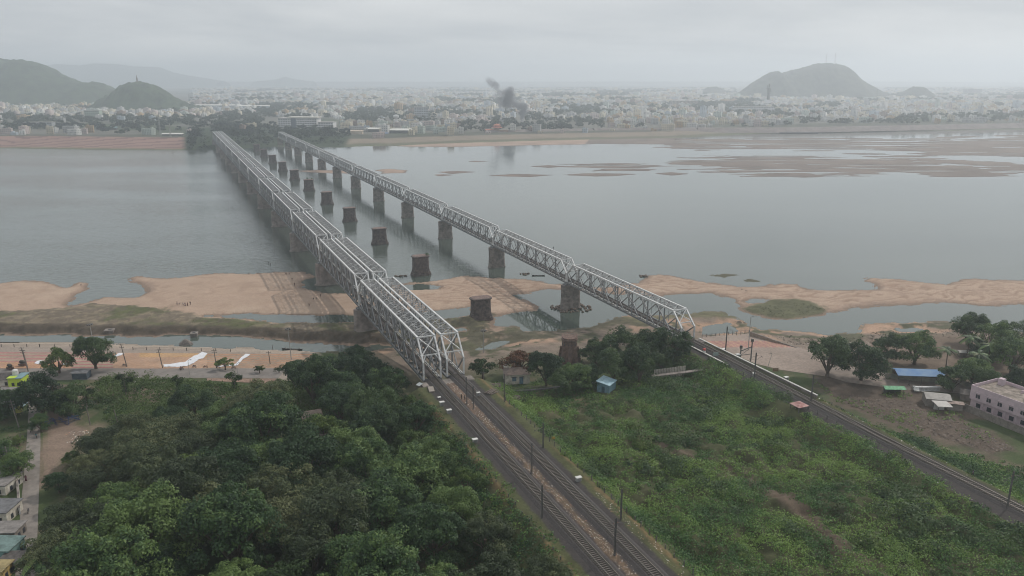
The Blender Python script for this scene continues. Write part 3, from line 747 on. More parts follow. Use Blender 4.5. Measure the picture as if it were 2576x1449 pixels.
def crown_mesh(name, seed, rad, height, base, lobes, per, leaf, m, flat=0.75, sub=5):
    g = np.random.default_rng(seed)
    Cs = []; Ns = []
    cz = base + (height - base) * 0.45
    for i in range(lobes):
        a = g.uniform(0, 2 * math.pi); q = math.sqrt(g.uniform(0, 1)) * 0.68 * rad if i else 0
        lz = cz + (height - base) * 0.34 * (1 - (q / rad) ** 2 * 1.3) * g.uniform(0.3, 1.0)
        if g.random() < 0.5: lz = cz - (height - base) * 0.36 * g.uniform(0.1, 1); a2 = g.uniform(0.55, 0.85) * rad; q = a2
        c = np.array([q * math.cos(a), q * math.sin(a), lz]); lr = rad * g.uniform(0.26, 0.44)
        for j in range(sub):
            d = g.normal(size=3); d[2] = abs(d[2]) * 0.9 - 0.2; d /= np.linalg.norm(d)
            c2 = c + d * lr * 0.75 * np.array([1, 1, flat]); r2 = lr * g.uniform(0.38, 0.62)
            v = g.normal(size=(per, 3)); v /= np.linalg.norm(v, axis=1)[:, None]
            v[:, 2] = np.where(v[:, 2] < -0.35, -v[:, 2], v[:, 2])
            rr = r2 * g.uniform(0.72, 1.08, per)[:, None]
            p = c2 + v * rr * np.array([1, 1, flat])
            nn = v + g.normal(size=(per, 3)) * 0.55 + np.array([0, 0, 0.35]); nn /= np.linalg.norm(nn, axis=1)[:, None]
            Cs.append(p); Ns.append(nn)
    C = np.vstack(Cs); Nn = np.vstack(Ns)
    V, F = leaf_quads(C, Nn, leaf, g)
    return np_mesh(name, V, F, m, False)
def trunk_mesh(seed, rad, h, base):
    r_ = random.Random(seed); mb = MB()
    tr = rad * 0.055 + 0.12
    top = base + (h - base) * 0.35
    mb.tube([(0, 0, -0.8), (0.1, 0.05, base * 0.5), (r_.uniform(-.4, .4), r_.uniform(-.4, .4), top)], [tr * 1.35, tr, tr * 0.7], 7)
    for i in range(6):
        a = 2 * math.pi * i / 6 + r_.uniform(-.4, .4); q = rad * r_.uniform(0.4, 0.7); z0 = base * r_.uniform(0.55, 0.95)
        mb.tube([(0.05, 0.03, z0), (q * 0.45 * math.cos(a), q * 0.45 * math.sin(a), z0 + (h - z0) * 0.28), (q * math.cos(a), q * math.sin(a), z0 + (h - z0) * r_.uniform(.45, .65))], [tr * 0.6, tr * 0.42, tr * 0.15], 5)
    return mb.mesh('trunk', BARK)
# crown kinds; unit scale 1 = metres
KINDS = {}
def kind(key, seed, rad, h, base, lobes, per, leaf, m, flat=0.75):
    KINDS[key] = (crown_mesh('crown', seed, rad, h, base, lobes, per, leaf, m, flat), trunk_mesh(seed, rad, h, base), rad, h)
for i in range(4): kind('forest%d' % i, 100 + i, 8.0, 14.0, 1.8, 24, 150, 0.47, LEAF_A, 0.95)
for i in range(2): kind('pale%d' % i, 120 + i, 7.5, 13.0, 1.8, 26, 130, 0.42, LEAF_O, 0.9)
for i in range(2): kind('bright%d' % i, 130 + i, 6.0, 10.5, 1.6, 18, 120, 0.42, LEAF_B, 0.85)
for i in range(3): kind('grove%d' % i, 140 + i, 7.5, 13.5, 1.8, 24, 145, 0.45, LEAF_D, 0.95)
kind('flame', 150, 7.0, 9.5, 3.0, 16, 95, 0.5, LEAF_R, 0.6)
kind('small0', 160, 3.0, 4.8, 1.8, 9, 60, 0.36, LEAF_O, 0.8)
kind('small1', 161, 4.2, 6.5, 2.2, 12, 80, 0.42, LEAF_B, 0.8)
ntree = 0
def tree(key, x, y, sc, label, group, cat='tree', z=None, rz=None, name='broadleaf_tree', sz=1.0):
    cm, tm, rad, h = KINDS[key]
    zz_ = ground_z(x, y) if z is None else z
    o = empty(name, (x, y, zz_), rnd.uniform(0, 6.28) if rz is None else rz, label, cat, group)
    o.scale = (sc, sc, sc * sz)
    link('crown', cm, o); link('trunk', tm, o)
    return o
def tree_at(key, px, py, sc, label, group=None, zc=10.0, **kw):
    """crown centre seen at P pixel (px, py) when it is zc above the water"""
    x, y = W(px, py, zc)
    return tree(key, x, y, sc, label, group, **kw)

# --- the dense wood on the lower left, bounded by the embankment and the street
FG = 'dense wood left of the twin railway'
street_x = lambda y: -152 + (227 - y) * 0.575
pts = []
cand = []
for i in range(9000):
    s = rnd.uniform(92, 292); n = rnd.uniform(-75, 60)
    x, y = SN(s, n)
    cand.append((x, y, s, n))
WOOD = WP([(270, 1085), (330, 1030), (470, 1000), (600, 985), (700, 960), (740, 915), (800, 888), (930, 885), (1010, 900), (1060, 1000), (1150, 1100), (1240, 1230), (1330, 1330), (1440, 1449), (1500, 1560), (100, 1560), (125, 1449), (130, 1330), (138, 1250), (192, 1165), (250, 1105)], 13.0)
xs = np.array([c[0] for c in cand]); ys = np.array([c[1] for c in cand])
inside = sdist(WOOD, xs, ys, 60)
for c, d in zip(cand, inside):
    x, y, s, n = c
    if d < -1.5 or n > 60.5: continue
    if any((x - a) ** 2 + (y - b) ** 2 < 9.8 ** 2 for a, b, *_ in pts): continue
    if 213 < s < 250 and 30 < n < 50: pass
    hx, hy = W(790, 1045, 6)
    if abs(x - hx) < 8.5 and -24 < y - hy < 9: continue
    pts.append((x, y, s, n, d))
pts.sort(key=lambda p: p[1])
tone = {'forest': 'full dark green', 'pale': 'dusty olive', 'bright': 'fresh light green', 'grove': 'deep blackish green'}
for i, (x, y, s, n, d) in enumerate(pts):
    nz = vnoise(np.array([x / 22.0]), np.array([y / 22.0]), 300)[0]
    k = 'forest%d' % rnd.randrange(4)
    if nz > 0.62: k = 'pale%d' % rnd.randrange(2)
    elif nz < 0.25: k = 'grove%d' % rnd.randrange(3)
    if rnd.random() < 0.12: k = 'bright%d' % rnd.randrange(2)
    if n > 48 and s > 150: k = rnd.choice(['bright0', 'bright1', 'forest1'])
    if s > 232: k = rnd.choice(['grove0', 'grove1', 'forest2'])
    sc = rnd.uniform(0.9, 1.4) if d > 7 else rnd.uniform(0.7, 0.95)
    if n > 50: sc = min(sc, 0.85)
    z = min(ground_z(x, y), 7.5)
    side = 'by the twin embankment' if n > 40 else 'on the street side' if x < street_x(y) + 34 else 'in mid wood'
    dep = 'nearest the camera' if y < 128 else 'in the near half' if y < 160 else 'in the far half' if y < 205 else 'at the river end'
    sz = {'bright': 'low spreading', 'pale': 'broad', 'grove': 'tall dense', 'forest': 'tall rounded'}[k[:-1]]
    tree(k, x, y, sc, '%s %s tree %s, %s' % (sz, tone[k[:-1]], side, dep), FG, z=z, sz=rnd.uniform(0.85, 1.1))
print('wood trees', len(pts))

# --- named single trees and groves
for key, px, py, sc, lab, nm in (
    ('bright1', 145, 905, 0.9, 'light green feathery tree by the ghat road, left of the darker round tree', 'broadleaf_tree'),
    ('grove0', 237, 893, 0.98, 'dark round tree standing alone over the ghat road kiosk', 'broadleaf_tree'),
    ('grove1', 100, 1000, 1.1, 'large dark tree beside the lane behind the lime green shop', 'broadleaf_tree'),
    ('grove2', 175, 1000, 0.80, 'dark tree in front of the old round brown tank', 'broadleaf_tree'),
    ('forest1', 98, 1040, 0.42, 'small dark tree over the blue scrap heap by the lane', 'broadleaf_tree'),
    ('forest0', 5, 1010, 0.75, 'dark tree at the left edge behind the yellow tank', 'broadleaf_tree'),
    ('forest2', 40, 1150, 0.55, 'bushy tree overhanging the lane opposite the open dirt', 'broadleaf_tree'),
    ('bright0', 175, 1120, 0.42, 'small light tree in the open dirt below the blue scrap heap', 'broadleaf_tree'),
    ('forest3', 140, 1185, 0.42, 'low dark tree at the edge of the lane dirt and the wood', 'broadleaf_tree'),
    ('forest3', -15, 1130, 0.6, 'tree cut by the left edge of the view above the house yards', 'broadleaf_tree'),
    ('bright0', 40, 1070, 0.30, 'small yard tree below the yellow tank', 'broadleaf_tree'),
    ('small1', 563, 893, 0.72, 'small brown-green tree on the orange ghat steps', 'broadleaf_tree'),
    ('small1', 650, 901, 0.45, 'thin sapling on the ghat steps between two cloth strips and the wood', 'broadleaf_tree'),
    ('small0', 699, 901, 0.4, 'tiny sapling at the edge of the wood on the ghat', 'broadleaf_tree'),
    ('forest1', 895, 890, 0.55, 'rounded tree close beside the first span of the twin bridge', 'broadleaf_tree'),
    ('bright1', 640, 960, 0.5, 'low bright tree at the edge of the undergrowth below the road', 'broadleaf_tree')):
    tree_at(key, px, py, sc, lab, None, zc=9.5 if py < 960 else 10.5, name=nm)
GR = 'grove between the two railways by the river'
for key, px, py, sc, lab in (
    ('small1', 1215, 902, 1.15, 'small round tree alone right of the twin bridge portal'),
    ('flame', 1310, 895, 1.0, 'tree with rusty red tinted crown behind the white house'),
    ('grove0', 1375, 925, 0.95, 'dark tree to the right of the white house'),
    ('forest2', 1450, 942, 0.72, 'green tree in front of the brick turret'),
    ('grove1', 1500, 865, 0.75, 'dark tree just right of the brick turret'),
    ('grove2', 1560, 868, 1.05, 'tall domed dark tree, the highest of the grove'),
    ('grove0', 1632, 872, 1.0, 'tall dark tree touching the single-track truss'),
    ('grove1', 1690, 890, 0.95, 'tree beside the abutment of the single-track bridge'),
    ('grove2', 1545, 920, 0.95, 'broad dark tree behind the blue cabin'),
    ('grove0', 1610, 925, 0.95, 'dark tree left of the striped paling'),
    ('grove1', 1662, 902, 0.6, 'dark tree whose crown overhangs the striped paling'),
    ('forest0', 1478, 938, 0.62, 'tree leaning over the roof of the blue cabin'),
    ('bright0', 1400, 872, 0.4, 'thin light green treetop left of the brick turret'),
    ('grove2', 1420, 955, 0.65, 'low dark tree beside the footway east of the white house')):
    tree_at(key, px, py, sc, lab, GR, zc=12.0)
RG = 'trees on the right river bank'
for key, px, py, sc, lab in (
    ('grove0', 2085, 902, 1.15, 'large spreading tree nearest the single track, left half of the pair by the lane'),
    ('grove1', 2172, 912, 1.1, 'large spreading tree with forked trunk, right half of the pair by the lane'),
    ('grove2', 2235, 868, 0.8, 'dark tree behind the left end of the blue roof'),
    ('forest0', 2305, 873, 0.95, 'leafy tree directly behind the middle of the blue roof'),
    ('grove0', 2440, 828, 1.0, 'domed dark tree standing at the water edge behind the palms'),
    ('forest1', 2500, 855, 0.95, 'green tree right of the domed waterside tree'),
    ('grove1', 2560, 850, 1.1, 'big tree at the right edge by the river'),
    ('forest2', 2550, 900, 1.05, 'tall tree above the pink house roof'),
    ('grove2', 2400, 940, 0.75, 'dull green tree at the right end of the blue roof'),
    ('forest3', 2450, 925, 0.75, 'tree between the blue roof and the pink house'),
    ('grove0', 2485, 945, 0.7, 'low tree directly behind the pink house parapet'),
    ('grove2', 2470, 870, 0.7, 'shaded tree under the coconut palms'),
    ('grove1', 2575, 945, 0.8, 'dark tree at the right edge behind the pink house')):
    tree_at(key, px, py, sc, lab, RG, zc=11.0)

def palm(px, py, z, h, label, seed, sc=1.0):
    x, y = W(px, py, z); g = random.Random(seed)
    gz = z - h
    o = empty('coconut_palm', (x, y, gz), g.uniform(0, 6), label, 'palm tree', 'coconut palms')
    mb = MB(); lean = g.uniform(-.8, .8)
    mb.tube([(lean, 0, -1), (lean * 0.4, 0, h * 0.5), (0, 0, h)], [0.26, 0.19, 0.14], 7); mb.build('trunk', BARK, o)
    for i in range(18):
        a = 2 * math.pi * i / 18 * 1.0 + g.uniform(-.2, .2); el = g.uniform(-0.25, 0.95); ln = g.uniform(3.4, 4.4) * sc
        f = MB(); pts_ = []
        for j in range(8):
            t = j / 7; r_ = ln * t; z_ = h + r_ * math.sin(el) * 0.8 - (t ** 2) * ln * 0.55
            pts_.append((r_ * math.cos(a) * math.cos(el * 0.6), r_ * math.sin(a) * math.cos(el * 0.6), z_))
        for j in range(7):
            p, q = Vector(pts_[j]), Vector(pts_[j + 1]); sd = Vector((-math.sin(a), math.cos(a), 0)); w0 = 0.62 * math.sin(math.pi * (j + 0.6) / 8) + 0.08
            for sg in (-1, 1):
                for h2 in (0, 0.5):
                    b0 = p.lerp(q, h2); b1 = p.lerp(q, h2 + 0.42)
                    tip = b1 + sd * sg * w0 + (q - p) * 0.25 + Vector((0, 0, -0.28 * w0))
                    tip0 = b0 + sd * sg * w0 + (q - p) * 0.25 + Vector((0, 0, -0.30 * w0))
                    f.add([b0, b1, tip, tip0], [(0, 1, 2, 3)])
        f.build('frond', LEAF_O if i % 3 == 0 else LEAF_A, o)
    return o
palm(2440, 848, 15.5, 11, 'tallest coconut palm behind the blue roof, against the dark waterside tree', 1)
palm(2463, 890, 14, 10, 'coconut palm in the middle of the three, lower crown', 2)
palm(2492, 868, 14.5, 10, 'coconut palm right of the other two on the bank', 3)
palm(2385, 880, 13, 9, 'thin palm standing left of the palm group beyond the blue roof', 4)
palm(98, 1400, 11, 7.5, 'coconut palm at the bottom left corner beside the lane', 5, 1.25)
palm(2218, 855, 6.0, 2.0, 'young palm clump on the river margin', 6, 0.55)

# --- undergrowth: ground cover nobody could count
UNDER = leaf_mat('undergrowth', (0.030, 0.072, 0.025), (0.069, 0.150, 0.041), (0.168, 0.263, 0.062), 0.075)
def scrub(name, poly, nclump, seed, rmin, rmax, leaf, per, m, keep=None, hmul=0.8, coverage=1.0):
    g = np.random.default_rng(seed)
    lo = poly.min(0); hi = poly.max(0)
    Cx = g.uniform(lo[0], hi[0], nclump * 4); Cy = g.uniform(lo[1], hi[1], nclump * 4)
    d = sdist(poly, Cx, Cy, 40) + fbm(Cx / 5, Cy / 5, seed) * 2
    ok = d > 0
    s, n = to_sn(Cx, Cy)
    if keep is not None: ok &= keep(Cx, Cy, s, n)
    Cx, Cy = Cx[ok][:nclump], Cy[ok][:nclump]
    Cz = terrain(Cx, Cy)
    big = vnoise(Cx / 12, Cy / 12, seed + 5)
    r = (rmin + (rmax - rmin) * g.random(len(Cx)) ** 2.0) * (0.55 + 0.9 * big)
    k = np.maximum((per * (r / rmax) ** 1.3).astype(int), 8)
    idx = np.repeat(np.arange(len(Cx)), k)
    v = g.normal(size=(len(idx), 3)); v[:, 2] = np.abs(v[:, 2]); v /= np.linalg.norm(v, axis=1)[:, None]
    rr = r[idx] * g.uniform(0.6, 1.1, len(idx))
    C = np.c_[Cx[idx], Cy[idx], Cz[idx] - 0.1] + v * rr[:, None] * np.array([1, 1, hmul])
    nn = v + g.normal(size=v.shape) * 0.5 + np.array([0, 0, 0.4]); nn /= np.linalg.norm(nn, axis=1)[:, None]
    V, F = leaf_quads(C, nn, leaf, g, 0.75)
    print(name, len(F))
    return tag(link(name, np_mesh(name, V, F, m)), kind='stuff')
def open_gap(s, n):   # bare tracks through the scrub
    x = s * U[0] + n * NN[0]; y = s * U[1] + n * NN[1]
    path = np.abs(n - (118 + (s - 150) * -0.12 + 5 * np.sin(s / 17)))
    return path
fieldP = np.array([SN(*p) for p in ((226, 92), (224, 112), (212, 140), (213, 159), (205, 163.5), (60, 163.5), (60, 86.6), (205, 86.6))])
def keep_field(x, y, s, n):
    bare = vnoise(x / 9, y / 9, 411) * 0.6 + vnoise(x / 3, y / 3, 412) * 0.4
    path = open_gap(s, n)
    gap = (path < 4.6 * vnoise(x / 6, y / 6, 413) - 1.2) & (s > 75) & (s < 165)
    yard = (s > 205) & (n < 112)
    cab = (np.hypot(x - W(1525, 985, 7)[0], y - W(1525, 985, 7)[1]) < 4.5)
    shl = np.hypot(x - W(2011, 1016, 13.6)[0], y - W(2011, 1016, 13.6)[1]) < 4.2
    return (bare > 0.27) & ~gap & ~shl & ~(yard & (bare < 0.55)) & ~cab
scrub('undergrowth', fieldP, 12500, 21, 0.5, 2.5, 0.36, 66, UNDER, keep_field, 0.62)
def spots(k0, k1, seed): return lambda x, y, s, n: keep_field(x, y, s, n) & (vnoise(x / 15, y / 15, seed) > k0) & (vnoise(x / 15, y / 15, seed) < k1)
scrub('thicket', fieldP, 260, 61, 1.4, 3.4, 0.5, 330, LEAF_D, spots(.55, 1, 900), 0.8)
scrub('thicket', fieldP, 150, 62, 1.2, 2.8, 0.45, 260, LEAF_B, spots(0, .42, 901), 0.75)
scrub('thicket', fieldP, 120, 63, 1.0, 2.2, 0.42, 200, LEAF_O, spots(.5, 1, 902), 0.7)
grassP = leaf_mat('grass_strip', (0.045, 0.075, 0.018), (0.085, 0.135, 0.028), (0.13, 0.18, 0.04), 0.2)
scrub('grass', np.array([SN(*p) for p in ((178, 174), (176, 181), (50, 184), (50, 173.6))]), 2600, 22, 0.3, 0.85, 0.30, 16, grassP, None, 0.6)
scrub('undergrowth', WP([(2050, 960), (2230, 950), (2330, 1000), (2450, 1060), (2560, 1120), (2400, 1110), (2250, 1070), (2120, 1010)], 5), 330, 37, 0.3, 1.3, 0.36, 26, UNDER, lambda x, y, s, n: vnoise(x / 8, y / 8, 78) > .45)
rb = WP([(2110, 1035), (2250, 1075), (2400, 1130), (2576, 1160), (2750, 1180), (2800, 1500), (2576, 1290), (2400, 1200), (2200, 1095)], 6)
scrub('undergrowth', rb, 2200, 23, 0.5, 2.2, 0.42, 50, UNDER, lambda x, y, s, n: n > 181)
lb = WP([(250, 960), (330, 945), (560, 972), (700, 980), (760, 950), (860, 925), (1000, 905), (1035, 960), (1090, 1020), (1100, 1040), (900, 1060), (600, 1060), (400, 1080), (300, 1075), (230, 1010)], 4)
scrub('undergrowth', lb, 2600, 24, 0.8, 3.0, 0.48, 70, leaf_mat('creeper', (0.014, 0.032, 0.009), (0.035, 0.072, 0.016), (0.08, 0.125, 0.03), 0.12), lambda x, y, s, n: n < 58)
sl = np.array([SN(*p) for p in ((214, 45), (214, 62.5), (90, 62.5), (90, 45))])
scrub('undergrowth', sl, 1500, 25, 0.6, 2.2, 0.45, 44, UNDER, None)
sl = np.array([SN(*p) for p in ((205, 59), (205, 64.6), (85, 65.2), (85, 59))])
scrub('undergrowth', sl, 900, 33, 0.4, 1.5, 0.4, 30, UNDER, None)
for i_, q_ in enumerate(([(100, 1045), (140, 1010), (230, 1015), (320, 1040), (300, 1085), (230, 1075), (130, 1045)], [(-100, 985), (62, 1040), (64, 1130), (50, 1190), (-100, 1190)])):
    scrub('undergrowth', WP(q_, 4), 420, 34 + i_, 0.4, 1.6, 0.4, 26, UNDER, lambda x, y, s, n: vnoise(x / 6, y / 6, 77) > .35)
rg = WP([(1880, 905), (2000, 950), (2100, 1010), (2180, 1050), (2000, 1000), (1900, 950)], 6)
scrub('undergrowth', rg, 180, 26, 0.3, 1.1, 0.35, 26, UNDER, lambda x, y, s, n: n > 176)
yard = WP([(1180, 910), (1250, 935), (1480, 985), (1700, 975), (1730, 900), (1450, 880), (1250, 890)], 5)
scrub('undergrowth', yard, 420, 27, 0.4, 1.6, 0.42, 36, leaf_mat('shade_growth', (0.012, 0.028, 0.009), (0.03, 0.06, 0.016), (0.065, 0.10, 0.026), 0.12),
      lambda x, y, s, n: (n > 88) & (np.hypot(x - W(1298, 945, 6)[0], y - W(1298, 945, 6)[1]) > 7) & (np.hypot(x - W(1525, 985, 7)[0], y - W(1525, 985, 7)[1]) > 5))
# reeds and rubble plants in the shallow channel
rd = WP([(2220, 770), (2330, 768), (2560, 772), (2560, 778), (2400, 780), (2240, 779)])
scrub('water_weed', rd, 240, 28, 0.2, 0.8, 0.3, 10, leaf_mat('weed', (0.02, 0.025, 0.015), (0.035, 0.04, 0.02), (0.06, 0.065, 0.035), 0.2), None, 0.5)
bankv = WP([(1900, 838), (2080, 848), (2160, 842), (2200, 830), (2420, 822), (2460, 850), (2200, 880), (2060, 880), (1960, 860)], 2)
scrub('dry_scrub', bankv, 380, 29, 0.3, 1.2, 0.34, 22, leaf_mat('dry_leaf', (0.035, 0.038, 0.02), (0.07, 0.065, 0.035), (0.13, 0.095, 0.06), 0.2), None)
gbv = WP([(0, 800), (200, 785), (420, 795), (600, 808), (860, 820), (980, 822), (1180, 820), (1220, 840), (1000, 862), (760, 850), (500, 838), (0, 832)], 1)
scrub('bank_grass', gbv, 900, 30, 0.15, 0.6, 0.22, 10, leaf_mat('bank_leaf', (0.035, 0.045, 0.016), (0.08, 0.085, 0.035), (0.14, 0.12, 0.06), 0.15), None, 0.5)
for (a, b_, cc) in ((2065, 785, 60), ):
    isl = WP([(1870, 778), (1925, 760), (2040, 760), (2080, 778), (2030, 798), (1926, 796)], 1)
    scrub('bank_grass', isl, 350, 31, 0.2, 0.9, 0.28, 14, leaf_mat('islet_leaf', (0.022, 0.028, 0.012), (0.045, 0.055, 0.022), (0.09, 0.09, 0.04), 0.15), None, 0.5)

# ------------------------------------------------------------------ points on the ground seen at P pixels
def GA(px, py, n_it=7):
    px = np.asarray(px, float); py = np.asarray(py, float); z = np.full(px.shape, 4.0)
    a = (px - CXP) / FP; b = (py - CYP) / FP
    dy = math.cos(PITCH) - b * math.sin(PITCH); dz = -(math.sin(PITCH) + b * math.cos(PITCH))
    for _ in range(n_it):
        t = (z - CAM_H) / dz; x = a * t; y = dy * t
        z = np.maximum(terrain(x, y), 0.0) * 0.7 + z * 0.3 if _ < n_it - 1 else np.maximum(terrain(x, y), 0.0)
    return x, y, z
def G(px, py):
    x, y, z = GA([px], [py]); return float(x[0]), float(y[0]), float(z[0])
def drape(name, xs, ys, mat_, colf=None, lift=0.08, kind_='structure'):
    """sheet over the ground through a grid of P points; xs (n,), ys (n, m)"""
    PX = np.repeat(xs[:, None], ys.shape[1], 1)
    x, y, z = GA(PX.ravel(), ys.ravel())
    C = colf(PX.ravel(), ys.ravel(), x, y) if colf else None
    V = np.c_[x, y, z + lift]; n, m = ys.shape
    i = (np.arange(n - 1)[:, None] * m + np.arange(m - 1)[None, :]).ravel()
    F = np.c_[i, i + 1, i + m + 1, i + m]
    a_, b_, c_ = V[F[0, 0]], V[F[0, 1]], V[F[0, 2]]
    if np.cross(b_ - a_, c_ - a_)[2] < 0: F = F[:, ::-1]
    return tag(link(name, np_mesh(name, V, F, mat_, False, C)), kind=kind_)
def attr_mat(name, rough=0.85, var=0.2, scale=1.2):
    m, t, b = new_mat(name)
    at = t.nodes.new('ShaderNodeAttribute'); at.attribute_name = 'Col'
    ge = t.nodes.new('ShaderNodeNewGeometry'); nz = t.nodes.new('ShaderNodeTexNoise'); nz.inputs['Scale'].default_value = scale; nz.inputs['Detail'].default_value = 6
    t.links.new(ge.outputs['Position'], nz.inputs['Vector'])
    mr = t.nodes.new('ShaderNodeMapRange'); mr.inputs[1].default_value = 0.3; mr.inputs[2].default_value = 0.7; mr.inputs[3].default_value = 1 - var; mr.inputs[4].default_value = 1 + var
    t.links.new(nz.outputs[0], mr.inputs[0])
    vm = t.nodes.new('ShaderNodeVectorMath'); vm.operation = 'SCALE'
    t.links.new(at.outputs['Color'], vm.inputs[0]); t.links.new(mr.outputs[0], vm.inputs['Scale']); t.links.new(vm.outputs[0], b.inputs['Base Color'])
    b.inputs['Roughness'].default_value = rough; b.inputs['Specular IOR Level'].default_value = 0.2
    return m
PAVE = attr_mat('paving')
# tiled bathing steps along the canal
def ghat_cols(px, py, x, y):
    t = (py - 886) / 40.0
    C = np.tile(np.array([0.30, 0.235, 0.19]), (len(px), 1))
    jit = fbm(x / 5, y / 5, 501, 4)
    left = px < 180
    mid = (px >= 285) & (px < 520)
    orange = np.array([0.42, 0.235, 0.145]); pink = np.array([0.34, 0.155, 0.145]); yel = np.array([0.44, 0.30, 0.13]); tan = np.array([0.36, 0.28, 0.21])
    band = ((px + 1.6 * (py - 886)) / 8.2) % 1
    a = mid & (t > 0.0); C[a] = np.where((band[a] < 0.55)[:, None], orange, tan * 0.92)
    a = mid & (t < 0.32) & (t > 0.02) & (px > 350); C[a] = np.where((band[a] < 0.5)[:, None], yel, orange * 0.95)
    rt = (px >= 520) & (t > 0.05); rows = ((py - 886) / 5.2) % 1; cols = ((px + 2.2 * (py - 886)) / 62) % 1
    C[rt] = np.where(((rows[rt] < 0.5) & (cols[rt] > 0.1))[:, None], orange * 0.88, tan * 0.8)
    rows2 = ((py - 886) / 7.5) % 1
    C[left] = np.where((rows2[left] < 0.45)[:, None], pink, tan * 0.85)
    a = left & (t > 0.62); C[a] = np.where((band[a] < 0.5)[:, None], yel * 0.95, pink * 1.1)
    a = (px >= 180) & (px < 285); C[a] = np.where((rows2[a] < 0.4)[:, None], pink * 0.95, tan * 0.9)
    C = C * 0.97
    C *= (1 + 0.22 * jit)[:, None]
    worn = sstep(0.1, 0.5, fbm(x / 9, y / 9, 502, 4))[:, None]
    C = C * (1 - 0.3 * worn) + np.array([0.29, 0.225, 0.185]) * 0.3 * worn
    return C
xs = np.arange(-160, 800, 1.7)
drape('ghat_paving', xs, np.array([np.linspace(886 + 0.006 * max(x, 0), 927.5, 54) for x in xs]), PAVE, ghat_cols)
ASPH = mat('asphalt', (0.185, 0.165, 0.15), 0.9, 0.12, 0.35)
def strip(name, rows, m, k=10, lift=0.08):
    """road given as rows of (P left, P right) pairs"""
    rr = []
    for (a, b) in zip(rows[:-1], rows[1:]):
        for j in range(6):
            t = j / 6; rr.append([[a[0][q] * (1 - t) + b[0][q] * t for q in (0, 1)], [a[1][q] * (1 - t) + b[1][q] * t for q in (0, 1)]])
    rr.append([list(rows[-1][0]), list(rows[-1][1])])
    PX = []; PY = []
    for l, r_ in rr:
        for j in range(k + 1):
            t = j / k; PX.append(l[0] * (1 - t) + r_[0] * t); PY.append(l[1] * (1 - t) + r_[1] * t)
    x, y, z = GA(PX, PY); V = np.c_[x, y, z + lift]
    n, m_ = len(rr), k + 1
    i = (np.arange(n - 1)[:, None] * m_ + np.arange(m_ - 1)[None, :]).ravel()
    F = np.c_[i, i + 1, i + m_ + 1, i + m_]
    if np.cross(V[F[0, 1]] - V[F[0, 0]], V[F[0, 2]] - V[F[0, 0]])[2] < 0: F = F[:, ::-1]
    return tag(link(name, np_mesh(name, V, F, m)), kind='structure')
strip('road', [((-200, 927), (-200, 962)), ((0, 927), (0, 960)), ((250, 927), (250, 955)), ((500, 927), (500, 951)), ((720, 927), (700, 952))], ASPH)
strip('lane', [((66, 962), (140, 962)), ((72, 1036), (100, 1036)), ((67, 1116), (102, 1116)), ((56, 1240), (98, 1240)), ((44, 1378), (93, 1378)), ((30, 1560), (92, 1560))], mat('lane_concrete', (0.21, 0.185, 0.165), 0.9, 0.14, 0.5), 5)
strip('path', [((520, 952), (520, 958)), ((700, 953), (690, 966))], mat('brick_path', (0.24, 0.16, 0.12), 0.9, 0.2, 1.0), 4)
def plaza_cols(px, py, x, y):
    C = np.tile(np.array([0.27, 0.215, 0.18]), (len(px), 1))
    t = (py - 845) / 22
    a = (py > 858) & (py < 874); ck = ((np.floor(px / 9) + np.floor((py - 858) / 4)) % 2) < 1
    C[a] = np.where(ck[a][:, None], [0.36, 0.225, 0.16], [0.31, 0.16, 0.145])
    C *= (1 + 0.2 * fbm(x / 6, y / 6, 511, 4))[:, None]
    return C
xs = np.arange(1764, 2080, 3.0)
top = np.interp(xs, [1764, 1880, 1950, 2000, 2040, 2080], [848, 838, 858, 872, 884, 905])
bot = np.interp(xs, [1764, 1800, 1860, 1900, 1960, 2080], [856, 872, 898, 915, 930, 948])
drape('plaza', xs, np.array([np.linspace(a, b, 26) for a, b in zip(top, bot)]), PAVE, plaza_cols)
strip('road', [((2075, 905), (2075, 945)), ((2130, 920), (2130, 962)), ((2230, 940), (2230, 975)), ((2330, 952), (2330, 985)), ((2420, 960), (2420, 990)), ((2600, 970), (2600, 1005))], mat('dust_road', (0.25, 0.205, 0.175), 0.9, 0.12, 0.4))

